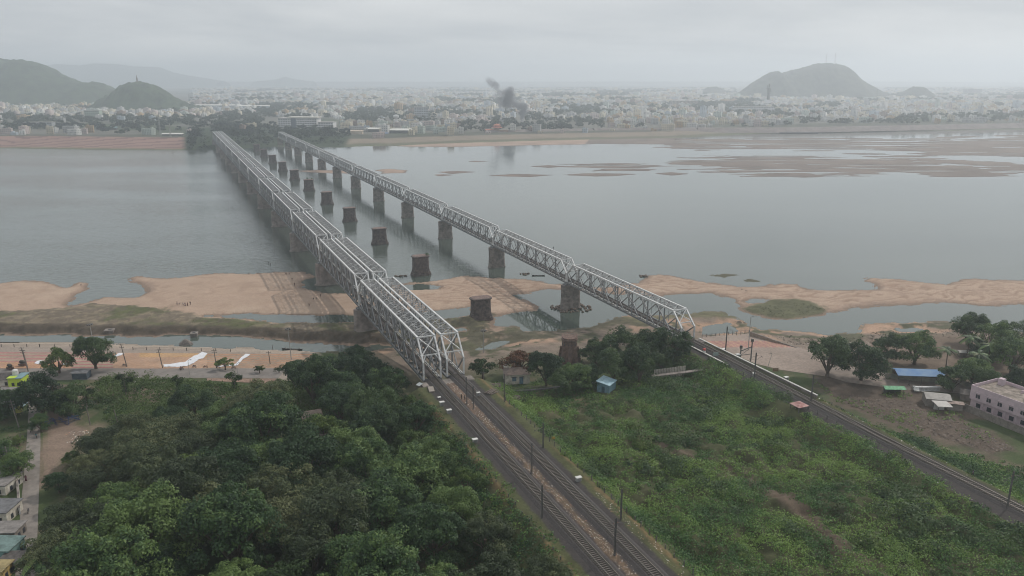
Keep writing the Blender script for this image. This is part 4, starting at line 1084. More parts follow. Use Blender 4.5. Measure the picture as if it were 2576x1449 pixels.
# ------------------------------------------------------------------ tracks on land
def make_track(nc, s_lo, s_hi, ztop, slope, label):
    root = empty('railway_track', (0, 0, 0), BROT, label, 'railway track', 'railway tracks leading to the bridges')
    zf = lambda s: ztop - slope * max(217 - s, 0)
    bed = MB(); m_ = 24
    for i in range(m_):
        a = s_lo + (s_hi - s_lo) * i / m_; b = s_lo + (s_hi - s_lo) * (i + 1) / m_
        v = []
        for s in (a, b):
            z = zf(s); v += [(nc - 3.1, s, z - 0.3), (nc - 1.75, s, z + 0.42), (nc + 1.75, s, z + 0.42), (nc + 3.1, s, z - 0.3)]
        bed.add(v, [(0, 1, 5, 4), (1, 2, 6, 5), (2, 3, 7, 6)])
    bed.build('ballast_bed', mat('ballast', (0.060, 0.053, 0.052), 0.95, 0.3, 4, stain=(0.030, 0.027, 0.027), bump=0.6), root)
    for dx in (-0.87, 0.87):
        r_ = MB()
        for i in range(m_):
            a = s_lo + (s_hi - s_lo) * i / m_; b = s_lo + (s_hi - s_lo) * (i + 1) / m_
            r_.bar((nc + dx, a, zf(a) + 0.72), (nc + dx, b, zf(b) + 0.72), 0.085, 0.17)
        r_.cm = 0
        r_.build('rail', mat('worn_rail', (0.34, 0.31, 0.28), 0.32, 0.1, 2, 0.85), root)
    sb = MB(); sb.box(-1.37, 1.37, -0.13, 0.13, -0.1, 0.13)
    sm = sb.mesh('sleeper', SLEEPER)
    s = s_lo + 0.3; sps = []
    while s < s_hi: sps.append(s); s += 0.65
    start = next(i for i, q in enumerate(sps) if q > 101)
    rest = MB()
    for i, q in enumerate(sps):
        if start <= i < start + 100: link('sleeper', sm, root, (nc, q, zf(q) + 0.48))
        else: z = zf(q) + 0.48; rest.box(nc - 1.37, nc + 1.37, q - .13, q + .13, z - .1, z + .13)
    tag(rest.build('sleeper', SLEEPER, root), kind='stuff')
    for sg in (-1, 1):
        g_ = MB(); g_.bar((nc + sg * 0.62, s_hi, zf(s_hi) + 0.72), (nc + sg * 0.62, s_hi - 14, zf(s_hi - 14) + 0.72), 0.07, 0.15)
        g_.bar((nc + sg * 0.62, s_hi - 14, zf(s_hi - 14) + 0.72), (nc + sg * 0.05, s_hi - 21, zf(s_hi - 21) + 0.72), 0.07, 0.15)
        g_.build('guard_rail', RUST, root)
    return root
make_track(70.2, 55, 222.5, 12.95, 0, 'left track of the twin line, ending in the left truss portal')
make_track(78.05, 55, 222.5, 12.95, 0, 'right track of the twin line, beside the litter strip')
make_track(169.3, 40, 222.5, 12.78, 0.0135, 'single track on its own embankment, ending in the lone truss portal')

# litter, stones between the tracks (nobody could count it)
LIT = attr_mat('litter', 0.7, 0.1)
def litter(name, fn, count, seed, smin, smax, cols):
    g = np.random.default_rng(seed); P_ = np.array([fn(g) for _ in range(count)])
    z = terrain(P_[:, 0], P_[:, 1]) + 0.06
    nn = g.normal(size=(count, 3)) * 0.25 + np.array([0, 0, 1]); nn /= np.linalg.norm(nn, axis=1)[:, None]
    V, F = leaf_quads(np.c_[P_, z], nn, g.uniform(smin, smax, count), g, 0.7)
    C = np.repeat(np.array(cols)[g.integers(0, len(cols), count)], 4, 0)
    return tag(link(name, np_mesh(name, V, F, LIT, False, C)), kind='stuff')
LC = [(0.6, 0.58, 0.55), (0.5, 0.46, 0.42), (0.3, 0.25, 0.2), (0.12, 0.1, 0.09), (0.35, 0.2, 0.14), (0.55, 0.5, 0.42)]
litter('litter', lambda g: SN(g.uniform(100, 200) if g.random() < 0.85 else g.uniform(200, 218), 74.1 + g.normal() * 0.75), 1500, 5, 0.12, 0.38, LC)
litter('litter', lambda g: SN(g.uniform(95, 140), 83.2 + g.normal() * 0.7), 220, 6, 0.15, 0.4, LC)
litter('litter', lambda g: SN(g.uniform(60, 170), 174.2 + g.normal() * 1.0), 90, 7, 0.2, 0.5, LC[:3])
litter('litter', lambda g: SN(g.uniform(60, 180), 163.2 + g.normal() * 0.8), 60, 8, 0.2, 0.45, LC[:3])
def inP(poly, z):
    q = WP(poly, z); lo, hi = q.min(0), q.max(0)
    def f(g):
        while True:
            p = g.uniform(lo, hi)
            if sdist(q, p[:1], p[1:], 20)[0] > 0: return p
    return f
litter('rubble', inP([(1980, 862), (2190, 850), (2210, 895), (2090, 880), (2010, 885)], 3), 420, 9, 0.25, 0.8, [(0.34, 0.29, 0.26), (0.45, 0.4, 0.36), (0.16, 0.12, 0.1)])
litter('brushwood', inP([(2100, 980), (2300, 1000), (2460, 1070), (2576, 1130), (2500, 1140), (2300, 1080), (2130, 1020)], 5), 2600, 10, 0.2, 0.8, [(0.11, 0.08, 0.062), (0.14, 0.105, 0.08), (0.07, 0.055, 0.045), (0.17, 0.14, 0.12), (0.12, 0.085, 0.07)])
litter('litter', inP([(155, 1090), (235, 1080), (225, 1130), (160, 1120)], 4), 120, 12, 0.25, 0.7, LC)
litter('litter', inP([(326, 950), (365, 948), (360, 965), (330, 968)], 4), 60, 13, 0.3, 0.8, LC[:3])
def stones(name, c, r0, r1, n_, seed):
    g = random.Random(seed); mb = MB()
    for i in range(n_):
        a = g.uniform(0, 6.28); q = g.uniform(r0, r1); s_ = g.uniform(0.3, 0.95)
        x = c[0] + q * 1.35 * math.cos(a); y = c[1] + q * math.sin(a); z = g.uniform(-0.1, 0.5) * (1.3 - (q - r0) / (r1 - r0))
        mb.lathe([(0.5 * s_, z - s_ * 0.5), (s_, z), (0.7 * s_, z + s_ * 0.5), (0.25 * s_, z + s_ * 0.62)], 6, (x, y), phase=g.uniform(0, 1))
    return tag(mb.build(name, mat('boulders', (0.13, 0.10, 0.08), 0.95, 0.3, 1.5)), kind='stuff')
stones('rubble', SN(S0 + SPAN, 168.6), 3.0, 8.0, 110, 3)
for i, (px, py) in enumerate(((1009, 695), (1320, 690), (1870, 728), (1620, 695), (1860, 810))):
    x_, y_, _ = G(px, py); stones('rubble', (x_, y_), 0.2, 2.4, 12, 40 + i)

# ------------------------------------------------------------------ railway furniture
DARK = mat('dark_steel', (0.12, 0.115, 0.11), 0.7, 0.2, 2, 0.2)
GREY = mat('cabinet_grey', (0.30, 0.30, 0.29), 0.6, 0.12, 2)
def mast(s, n, z, h, arm, label, nm='catenary_mast', grp='overhead line masts beside the tracks'):
    x, y = SN(s, n); o = empty(nm, (x, y, z), BROT, label, 'mast', grp)
    m = MB(); m.box(-0.22, 0.22, -0.22, 0.22, 0, 0.25)
    for a in (-0.13, 0.13): m.box(a - 0.03, a + 0.03, -0.14, 0.14, 0.25, h)
    zz_ = 0.4
    while zz_ < h - 0.5: m.bar((-0.13, 0.13, zz_), (0.13, 0.13, zz_ + 0.45), 0.05, 0.03); m.bar((-0.13, -0.13, zz_ + .45), (0.13, -0.13, zz_), 0.05, 0.03); zz_ += 0.5
    m.build('post', DARK, o)
    for sg in arm:
        c = MB(); c.tube([(0, 0, h - 1.0), (sg * 2.7, 0, h - 1.6)], [0.045, 0.04], 6); c.tube([(0, 0, h - 2.6), (sg * 2.5, 0, h - 1.6)], [0.045, 0.04], 6); c.tube([(sg * 2.2, 0, h - 1.5), (sg * 2.9, 0, h - 2.3)], [0.03, 0.03], 5)
        cc = c.build('cantilever_arm', DARK, o)
        i_ = MB(); i_.lathe([(0.04, h - 1.16), (0.1, h - 1.12), (0.1, h - 1.0), (0.04, h - 0.96)], 8, (sg * 0.45, 0)); i_.build('insulator', mat('insulator', (0.25, 0.12, 0.08), 0.3), cc)
    return o
def gsn(px, py, z):
    x, y = W(px, py, z); return to_sn(x, y)
for px, py, z, h, arm, lab in (
    (1174, 1016, 13, 8.5, (1, -1), 'tall lattice mast between the tracks nearest the twin portals'),
    (1191, 1029, 13, 7.2, (1,), 'shorter mast between the tracks just in front of the portals, a cabinet beside it'),
    (1337, 1192, 13, 8.3, (1, -1), 'mast between the tracks with black boxes half way up'),
    (1363, 1308, 12.5, 8.5, (1,), 'mast at the edge of the wood, a lamp on its left side'),
    (1546, 1397, 13, 8.5, (1, -1), 'mast between the tracks nearest the camera'),
    (1561, 1318, 12, 8.5, (-1,), 'mast on the scrub side of the right track, nearest the camera'),
    (1366, 1135, 12, 8.0, (-1,), 'mast on the scrub side of the right track, farther from the camera'),
    (1269, 1027, 11, 11.0, (), 'thin tall pole with leafy creeper in front of the white house'),
    (2039, 1018, 11.5, 9.5, (1,), 'mast beside the single track next to the pyramid shelter roof'),
    (2532, 1285, 10.5, 10.0, (1, -1), 'mast standing left of the single track near the right edge'),
    (1897, 953, 12.3, 9.0, (1, -1), 'mast beside the single track half way along the white copings'),
    (1825, 884, 10.5, 9.5, (1,), 'plain mast between the lone portal and the signal gantry')):
    s, n = gsn(px, py, z); mast(s, n, z, h, arm, lab)
def cabinet(px, py, z, w, d, h, label, roofc=WHITEP):
    x, y = W(px, py, z); o = empty('relay_cabinet', (x, y, z), BROT, label, 'cabinet', 'trackside cabinets')
    b = MB(); b.box(-w / 2, w / 2, -d / 2, d / 2, 0, h); b.build('housing', GREY, o)
    r_ = MB(); r_.box(-w / 2 - .15, w / 2 + .15, -d / 2 - .12, d / 2 + .12, h + 0.002, h + 0.12); r_.build('roof', roofc, o)
    d_ = MB(); d_.box(-w / 2 + .08, w / 2 - .08, -d / 2 - .03, -d / 2 - .002, 0.12, h - 0.12); d_.build('door', mat('door_grey', (0.22, 0.22, 0.215), 0.6), o)
for px, py, z, w, d, h, lab in (
    (1105, 1006, 12.5, 0.9, .7, 1.0, 'small white-topped cabinet left of the twin track, the one nearest the portals'),
    (1112, 1024, 12.5, 1.5, 1, 1.9, 'white-topped cabinet left of the twin track, second from the portals'),
    (1130, 1044, 12.3, 1.5, 1, 1.9, 'white-topped cabinet left of the twin track, third from the portals'),
    (1195, 1118, 12.3, 1.5, 1, 1.8, 'white-topped cabinet half hidden at the edge of the wood'),
    (1455, 1216, 12.3, 1.5, 1, 1.9, 'white-topped cabinet on the scrub side of the right track'),
    (1203, 1000, 13, 1.1, .8, 1.9, 'grey cabinet at the foot of the double masts before the portals'),
    (1855, 906, 8.5, 1.8, 1.3, 2.6, 'white-topped cabinet beside the signal gantry'),
    (1820, 890, 9, 1.6, 1.2, 2.2, 'white-topped cabinet close to the lone portal'),
    (1977, 962, 10, 1.5, 1.1, 2.2, 'white-topped cabinet beside the brown board on the single line'),
    (1896, 948, 12.2, 0.9, .7, 1.5, 'small cabinet fixed at the foot of the mast on the single line')):
    cabinet(px, py, z, w * .8, d * .8, h * .85, lab)
# big concrete chest and tilted sheet at the left abutment
x_, y_ = W(1085, 985, 12.5)
o = empty('concrete_trough', (x_, y_, 12.3), BROT - 0.2, 'long pale concrete chest beside the left truss portal', 'trough')
b = MB(); b.box(-.8, .8, -2, 2, 0, 1.0); b.build('body', CONC_L, o); b = MB(); b.box(-.85, .85, -2.05, 2.05, 1.002, 1.12); b.build('lid', mat('pale_concrete', (0.26, 0.23, 0.2), 0.9, .1, 1), o)
x_, y_ = W(1055, 968, 13.5)
o = empty('tilted_board', (x_, y_, 12.0), BROT + 0.5, 'tilted pale square board beside the end of the left truss', 'board')
b = MB(); b.bar((-.8, 0, 1.5), (.8, 0, 1.9), 1.6, 0.08, (0, 0, 1)); b.build('panel', mat('pale_sheet', (0.36, 0.38, 0.38), 0.6, .08, 1), o)
b = MB(); b.tube([(0, 0, -.5), (0, 0, 1.7)], [.07, .07], 6); b.build('post', DARK, o)
# fence posts beside the tracks
pm = MB(); pm.box(-0.09, 0.09, -0.09, 0.09, 0, 1.5); pm.box(-0.12, 0.12, -0.12, 0.12, 1.5, 1.58); pm = pm.mesh('fence_post', DARK)
def posts(nc, s0, s1, step, zt, lab, grp, hs=1.0):
    s = s0
    while s < s1:
        x, y = SN(s, nc + rnd.uniform(-.15, .15)); o = link('fence_post', pm, None, (x, y, zt(s)), BROT, (1, 1, hs * rnd.uniform(.85, 1.1)))
        tag(o, lab, 'post', grp); s += step * rnd.uniform(.85, 1.15)
posts(85.3, 100, 200, 3.1, lambda s: 12.2, 'dark stub post in the row between the right twin track and the scrub field', 'stub posts along the right twin track')
posts(63.6, 108, 178, 4.0, lambda s: 12.4, 'dark stub post in the row at the edge of the wood', 'stub posts along the left twin track', 0.8)
posts(174.2, 150, 192, 3.6, lambda s: 11.8 - 0.0135 * (217 - s), 'dark stub post on the river side of the single track', 'stub posts along the far side of the single track')
rfence = empty('iron_railing', (0, 0, 0), BROT, 'dark iron railing with spaced posts along the scrub side of the single track', 'railing')
zf = lambda s: 12.6 - 0.0135 * (217 - s)
for i in range(14):
    s = 147 + i * 3.6; b = MB(); b.box(164.9, 165.1, s - .1, s + .1, zf(s) - 0.6, zf(s) + 1.5); b.build('post', DARK, rfence)
b = MB(); b.bar((165, 147, zf(147) + 1.35), (165, 193.8, zf(193.8) + 1.35), .08, .1); b.bar((165, 147, zf(147) + .7), (165, 193.8, zf(193.8) + .7), .06, .08); b.build('rail', DARK, rfence)
# white coping walls of the right approach
for n_, a, b_, lab in ((165.3, 195, 220.5, 'white-topped parapet on the scrub side of the lone bridge approach'), (173.4, 163, 221.5, 'long white-topped parapet on the river side of the lone bridge approach')):
    o = empty('parapet_wall', (0, 0, 0), BROT, lab, 'parapet wall', 'white-topped parapets of the single line')
    w_ = MB(); w_.box(n_ - .22, n_ + .22, a, b_, 8.5, 13.0); w_.build('wall', CONC, o)
    w_ = MB(); w_.box(n_ - .30, n_ + .30, a - .1, b_ + .1, 13.002, 13.15); w_.build('coping', mat('worn_white', (.5, .49, .46), .8, .2, 1.5), o)
def banded_post(px, py, z, lab):
    x, y = W(px, py, z); o = empty('marker_post', (x, y, z), 0, lab, 'marker post')
    b = MB(); b.lathe([(.55, 0), (.55, .6), (.5, .62), (.5, 1.2)], 10); b.build('base', WHITEP, o)
    b = MB(); b.lathe([(.58, 1.202), (.58, 1.7), (.3, 1.95)], 10); b.build('cap', mat('red_paint', (0.42, 0.07, 0.06), .6), o)
banded_post(1771, 889, 12.6, 'round red-topped white marker post on the parapet by the lone portal')
def board(px, py, z, w, h, post, col, lab, nm='trackside_board'):
    x, y = W(px, py, z); o = empty(nm, (x, y, z), 0.1, lab, 'sign board')
    b = MB(); b.box(-w / 2, w / 2, -.04, .04, post, post + h); b.build('panel', mat('board_' + nm + str(px), col, .6, .1, 2), o)
    b = MB()
    for sg in (-.35, .35): b.tube([(sg * w, 0.06, -.8), (sg * w, 0.06, post + h * .8)], [.05, .05], 6)
    b.build('post', DARK, o)
board(1800, 900, 12.4, 1.9, 1.2, 0.8, (0.22, 0.27, 0.25), 'small grey-green board standing beside the single track near the lone portal')
board(1950, 940, 10.5, 2.0, 1.2, 0.8, (0.16, 0.11, 0.06), 'brown weathered board beyond the single track')
board(1392, 1210 - 100, 13.2, .9, .7, .6, (0.35, 0.24, 0.05), 'small yellow marker board between the twin tracks')
# low signal gantry near the lone portal
x_, y_ = W(1875, 900, 9); o = empty('signal_gantry', (x_, y_, 8.5), 0.2, 'dark stepped steel frame with two posts on the slope beside the plaza', 'gantry')
for sx, h in ((-2.0, 4.2), (2.2, 6.4)):
    b = MB(); b.box(sx - .16, sx + .16, -.16, .16, -1, h); b.box(sx - .4, sx + .4, -.3, .3, h, h + 1.1); b.build('post', DARK, o)
b = MB(); b.bar((-2, 0, 3.2), (2.2, 0, 4.6), .15, .3); b.bar((-2, 0, 1.6), (2.2, 0, 1.8), .12, .2); b.bar((-2, 0, 1.6), (2.2, 0, 4.4), .1, .1); b.build('crossbeam', DARK, o)
# pyramid-roofed shelter on the embankment shoulder
x_, y_ = W(2011, 1016, 13.6); o = empty('shelter', (x_, y_, 10.4), BROT, 'small shelter with faded red and white pyramid roof beside the single track', 'shelter')
b = MB(); b.add([(-2, -2, 3.0), (2, -2, 3.0), (2, 2, 3.0), (-2, 2, 3.0), (0, 0, 3.9)], [(0, 1, 4), (1, 2, 4), (2, 3, 4), (3, 0, 4), (3, 2, 1, 0)]); b.build('roof', mat('faded_red_roof', (0.42, 0.27, 0.25), .8, .2, .7, stain=(0.30, 0.13, 0.12)), o)
b = MB()
for a in (-1.7, 1.7):
    for c in (-1.7, 1.7): b.box(a - .08, a + .08, c - .08, c + .08, -1, 3.0)
b.build('post', DARK, o)

# ------------------------------------------------------------------ small buildings between the railways
PLASTER = mat('old_white_plaster', (0.52, 0.49, 0.43), .9, .1, .8, stain=(0.36, 0.33, 0.28))
GLASSD = mat('dark_window', (0.03, 0.035, 0.045), .3)
BLUEP = mat('blue_shutter', (0.10, 0.17, 0.22), .7)
def windows(o, spec, m=GLASSD):
    for (ax, c0, c1, f, z0, z1) in spec:   # ax 'x': window in the plane y=f spanning x
        w_ = MB()
        if ax == 'x': w_.box(c0, c1, f - .04, f + .04, z0, z1)
        else: w_.box(f - .04, f + .04, c0, c1, z0, z1)
        q = w_.build('window', m, o)
        s_ = MB()
        if ax == 'x': s_.box(c0 - .1, c1 + .1, f - .16, f + .1, z0 - .12, z0 - .01)
        else: s_.box(f - .16, f + .1, c0 - .1, c1 + .1, z0 - .12, z0 - .01)
        s_.build('sill', PLASTER, q)
x_, y_ = W(1300, 955, 5.5); o = empty('white_house', (x_, y_, 5.0), 0.12, 'small old white plastered house with dull brown hipped roof under the trees', 'house')
b = MB(); b.box(-4.2, 4.2, -2.6, 3.0, -1, 3.4); b.box(-4.2, -2.4, 3.0, 5.2, -1, 4.4); b.build('wall', PLASTER, o)
b = MB(); b.add([(-4.7, -3.1, 3.41), (4.7, -3.1, 3.41), (4.7, 3.5, 3.41), (-4.7, 3.5, 3.41), (-1.8, .2, 5.0), (1.8, .2, 5.0)], [(0, 1, 5, 4), (1, 2, 5), (2, 3, 4, 5), (3, 0, 4), (3, 2, 1, 0)]); b.build('roof', mat('old_tile_roof', (0.13, 0.10, 0.085), .9, .25, 1), o)
windows(o, [('x', -1.9, -.5, -2.63, 1.0, 2.4)], BLUEP)
b = MB(); b.box(.6, 1.9, -2.68, -2.60, -.1, 2.4); b.build('door', BLUEP, o)
b = MB(); b.box(-2.2, -.2, -3.1, -2.61, 2.55, 2.65); b.box(.4, 2.1, -3.1, -2.61, 2.55, 2.65); b.build('awning', mat('dark_awning', (0.08, .075, .065), .8), o)
# brick turret (end tower of the old bridge)
x_, y_ = W(1433, 842, 15.0); o = empty('brick_turret', (x_, y_, 0.5), 0, 'round brown brick turret with buttresses and a railed top, half hidden in the trees', 'tower')
TB = mat('turret_brick', (0.15, 0.10, 0.08), .95, .22, 1.2, stain=(0.09, 0.065, 0.055))
b = MB(); b.lathe([(3.5, 0), (3.2, 6), (2.75, 9.5), (2.7, 12.2), (3.0, 12.5), (3.0, 13.1), (2.7, 13.2), (2.7, 13.6)], 20); b.build('wall', TB, o)
for k in range(8):
    a = 2 * math.pi * k / 8; b = MB(); d = Vector((math.cos(a), math.sin(a), 0))
    b.bar(d * 4.4 + Vector((0, 0, 0)), d * 2.8 + Vector((0, 0, 10)), 0.8, 1.2, (0, 0, 1)); b.build('buttress', TB, o)
for k in range(12):
    a = 2 * math.pi * (k + .5) / 12; b = MB(); c = Vector((2.72 * math.cos(a), 2.72 * math.sin(a), 11.2)); b.bar(c - Vector((0, 0, .35)), c + Vector((0, 0, .35)), .35, .25); b.build('window', GLASSD, o)
b = MB()
for k in range(14):
    a = 2 * math.pi * k / 14; a2 = 2 * math.pi * (k + 1) / 14; p = Vector((2.85 * math.cos(a), 2.85 * math.sin(a), 13.1)); q = Vector((2.85 * math.cos(a2), 2.85 * math.sin(a2), 13.1))
    b.bar(p, p + Vector((0, 0, 1.5)), .07); 
    for h in (.7, 1.4): b.bar(p + Vector((0, 0, h)), q + Vector((0, 0, h)), .06)
b.build('railing', mat('pink_rail', (0.30, 0.17, 0.15), .7), o)
# blue cabin
x_, y_, z_ = G(1525, 981); o = empty('blue_cabin', (x_, y_, z_ - .1), -0.55, 'light blue sheet-metal cabin with a pale roof at the edge of the scrub field', 'cabin')
BLUEM = mat('blue_sheet', (0.13, 0.22, 0.26), .6, .12, 1)
b = MB(); b.add([(-2.2, -2.6, 0), (2.2, -2.6, 0), (2.2, 2.6, 0), (-2.2, 2.6, 0), (-2.2, -2.6, 3.6), (2.2, -2.6, 3.0), (2.2, 2.6, 3.0), (-2.2, 2.6, 3.6)], [(0, 1, 5, 4), (1, 2, 6, 5), (2, 3, 7, 6), (3, 0, 4, 7), (3, 2, 1, 0)]); b.build('wall', BLUEM, o)
b = MB(); b.add([(-2.5, -3, 3.70), (2.5, -3, 3.0), (2.5, 3, 3.0), (-2.5, 3, 3.70), (-2.5, -3, 3.80), (2.5, -3, 3.1), (2.5, 3, 3.1), (-2.5, 3, 3.80)], [(3, 2, 1, 0), (4, 5, 6, 7), (0, 1, 5, 4), (1, 2, 6, 5), (2, 3, 7, 6), (3, 0, 4, 7)]); b.build('roof', mat('pale_blue_roof', (0.30, 0.42, 0.47), .5, .15, .8, stain=(0.2, 0.31, 0.37)), o)
b = MB(); b.box(-.5, .6, -2.66, -2.605, .1, 2.2); b.build('door', mat('dark_blue', (.05, .09, .11), .7), o)
# raised footways
def footway(pts_, w, zb, lab, col=CONC, rail=True):
    o = empty('footway', (0, 0, 0), 0, lab, 'footway', 'raised footways between the two railways')
    d = MB(); P_ = [Vector((*W(px, py, z), z)) for px, py, z in pts_]
    for a, b in zip(P_[:-1], P_[1:]): d.bar(a, b, w, .25)
    d.build('deck', col, o)
    for a, b in zip(P_[:-1], P_[1:]):
        k = max(2, int((b - a).length / 2.6))
        for i in range(k):
            p = a.lerp(b, i / k); q = MB(); q.box(p.x - .09, p.x + .09, p.y - .09, p.y + .09, zb, p.z - .1); q.build('post', DARK, o)
    if rail:
        r_ = MB(); off = Vector((0, -w / 2, 0.9))
        for a, b in zip(P_[:-1], P_[1:]):
            r_.bar(a + off, b + off, .06); k = max(2, int((b - a).length / 2.0))
            for i in range(k + 1): p = a.lerp(b, i / k); r_.bar(p + off, p + Vector((0, -w / 2, 0)), .05)
        r_.build('railing', DARK, o)
footway([(1640, 946, 9.0), (1740, 934, 10.2), (1832, 918, 11.6)], 1.5, 4.5, 'raised concrete footway on thin dark posts climbing to the single track', CONC_L)
footway([(1215, 988, 7.0), (1350, 980, 6.8), (1500, 962, 6.6)], 1.0, 4.8, 'low dark railed footway running from the twin track towards the blue cabin', DARK)
o = empty('striped_paling', (0, 0, 0), 0, 'row of pale concrete slats with dark gaps beneath the trees beside the raised footway', 'fence')
a = Vector(G(1646, 950)); b = Vector(G(1722, 940))
for i in range(20):
    p = a.lerp(b, i / 19); q = MB(); q.box(p.x - .2, p.x + .2, p.y - .06, p.y + .06, p.z - .5, p.z + 2.9); q.build('slat', mat('slat_white', (0.45, .41, .36), .9, .15, 1), o)
q = MB(); q.bar(a + Vector((0, .12, .8)), b + Vector((0, .12, .8)), .1, .2); q.bar(a + Vector((0, .12, 2.2)), b + Vector((0, .12, 2.2)), .1, .2); q.build('cross_rail', CONC, o)
# heaps of old sleepers
for k, (px, py, z, rz) in enumerate(((1245, 1000, 6.5, .2), (1295, 1004, 6.5, -.2), (1235, 1018, 9, .9), (1718, 975, 6, -.1), (1750, 985, 6, .4))):
    x_, y_ = W(px, py, z); gz = ground_z(x_, y_)
    o = empty('timber_stack', (x_, y_, gz), rz, ['stack of old timbers under the creeper pole', 'loose stack of old timbers on the grass right of the creeper pole', 'fallen timbers on the slope beside the right twin track', 'pale slabs stacked below the raised footway', 'dark timber pile at the foot of the single line bank'][k], 'timber stack', 'stacks of old timber and slabs')
    r_ = random.Random(k)
    for j in range(7):
        q = MB(); yo = -1.2 + j * .38; q.bar((-1.7 + r_.uniform(-.3, .3), yo, .25 + .28 * (j % 2)), (1.7 + r_.uniform(-.3, .3), yo + r_.uniform(-.3, .3), .25 + .28 * (j % 2)), .3, .25); q.build('timber', mat('old_timber', (0.17, .14, .12), .9, .3, 2), o)
# half-hidden huts inside the wood
for px, py, z, w, d, h, lab in ((785, 1042, 9, 5.5, 5, 4.0, 'brown-roofed hut in a clearing of the wood'), (800, 1085, 7, 4, 4, 3.0, 'small grey-roofed hut below the brown one in the wood')):
    x_, y_ = W(px, py, z); o = empty('hut', (x_, y_, z - h), BROT, lab, 'hut')
    b = MB(); b.box(-w / 2, w / 2, -d / 2, d / 2, -2, h - .8); b.build('wall', PLASTER, o)
    b = MB(); b.add([(-w / 2 - .4, -d / 2 - .4, h - .79), (w / 2 + .4, -d / 2 - .4, h - .79), (w / 2 + .4, d / 2 + .4, h + .1), (-w / 2 - .4, d / 2 + .4, h + .1)], [(0, 1, 2, 3)]); b.add([(-w / 2 - .4, d / 2 + .4, h + .1), (w / 2 + .4, d / 2 + .4, h + .1), (w / 2 + .4, d / 2 + .3, h - .8), (-w / 2 - .4, d / 2 + .3, h - .8)], [(0, 1, 2, 3)])
    b.build('roof', mat('brown_roof', (0.12, .095, .08), .9, .2, 1), o)

# ------------------------------------------------------------------ right bank: lane, sheds, pink house
PINK = mat('lilac_plaster', (0.50, 0.40, 0.43), .85, .06, .5, stain=(0.42, 0.34, 0.37))
ROOFC = mat('flat_roof', (0.26, 0.22, 0.19), .95, .25, .45, stain=(0.13, 0.11, 0.09))
x_, y_ = 146.0, 229.0
hz = ground_z(150, 224)
o = empty('lilac_house', (x_, y_, 4.4), math.atan2(-.9, .44) , 'two-storey pale lilac house with flat stained roof and a row of small windows', 'house')
# local +x along the facade (towards the camera), local +y into the house
b = MB(); b.box(0, 34, 0.9, 13, -1, 3.4); b.box(0, 34, 0, 13, 3.4, 7.0); b.build('wall', PINK, o)
b = MB(); b.box(.25, 33.75, .25, 12.75, 7.0, 7.06); b.build('roof', ROOFC, o)
b = MB()
for a in ((0, 34, 0, .22), (0, 34, 12.78, 13), (0, .22, .22, 12.78), (33.78, 34, .22, 12.78), (10, 10.2, 9, 12.78)): b.box(a[0], a[1], a[2], a[3], 7.001, 8.0)
b.build('parapet', PINK, o)
for i in range(7):
    c = 1.9 + i * 3.5; w_ = MB(); w_.box(c, c + 1.35, -.05, .02, 4.3, 5.5); q = w_.build('window', GLASSD, o)
    s_ = MB(); s_.box(c - .1, c + 1.45, -.14, .02, 4.18, 4.29); s_.box(c - .1, c + 1.45, -.25, .02, 6.0, 6.08); s_.box(c + .64, c + .70, -.09, -.051, 4.3, 5.5); s_.build('frame', PINK, q)
    w_ = MB(); w_.box(c, c + 1.4, .84, .92, 0.9, 2.3); w_.build('window', GLASSD, o)
    b = MB(); b.box(c + 2.3, c + 2.55, 0.05, .3, -1, 3.39); b.build('column', PINK, o)
b = MB(); b.box(14, 15.8, 4, 5.8, 7.07, 9.0); b.build('chimney_block', CONC, o)
b = MB(); b.lathe([(.75, 7.07), (.75, 8.3), (.55, 8.5), (.2, 8.6)], 12, (19.5, 3.2)); b.build('water_tank', mat('tank_grey', (.45, .45, .45), .5), o)
b = MB(); b.box(2, 3.6, 10, 11.6, 7.07, 9.2); b.build('stair_head', PINK, o)
def wallP(name, pts_, z0, h, th, m, lab, cat='wall', group=None):
    o = empty(name, (0, 0, 0), 0, lab, cat, group); b = MB()
    P_ = [Vector((*W(px, py, z0), 0)) for px, py in pts_]
    for a, c in zip(P_[:-1], P_[1:]): b.bar((a.x, a.y, z0 + h / 2 - .4), (c.x, c.y, z0 + h / 2 - .4), th, h + .8)
    b.build('wall', m, o); c_ = MB()
    for a, c in zip(P_[:-1], P_[1:]): c_.bar((a.x, a.y, z0 + h + .051), (c.x, c.y, z0 + h + .051), th + .12, .1)
    c_.build('coping', CONC, o); return o
BLOCK = mat('grey_block_wall', (0.21, 0.185, 0.165), .95, .15, 1)
wallP('compound_wall', [(2412, 1025), (2500, 1062), (2600, 1104)], 4.4, 2.0, .25, BLOCK, 'grey block compound wall in front of the lilac house')
wallP('compound_wall', [(2225, 952), (2320, 960), (2420, 972), (2480, 985)], 4.4, 1.9, .25, mat('painted_wall', (0.27, .25, .2), .9, .2, .4, stain=(.17, .19, .17)), 'long faded painted wall along the lane below the blue roof')
wallP('ghat_wall', [(1887, 842), (1955, 866), (2043, 896)], 2.6, 1.3, .6, mat('ghat_parapet', (0.27, .215, .17), .9, .15, .6), 'low stepped wall between the plaza and the rubble bank')
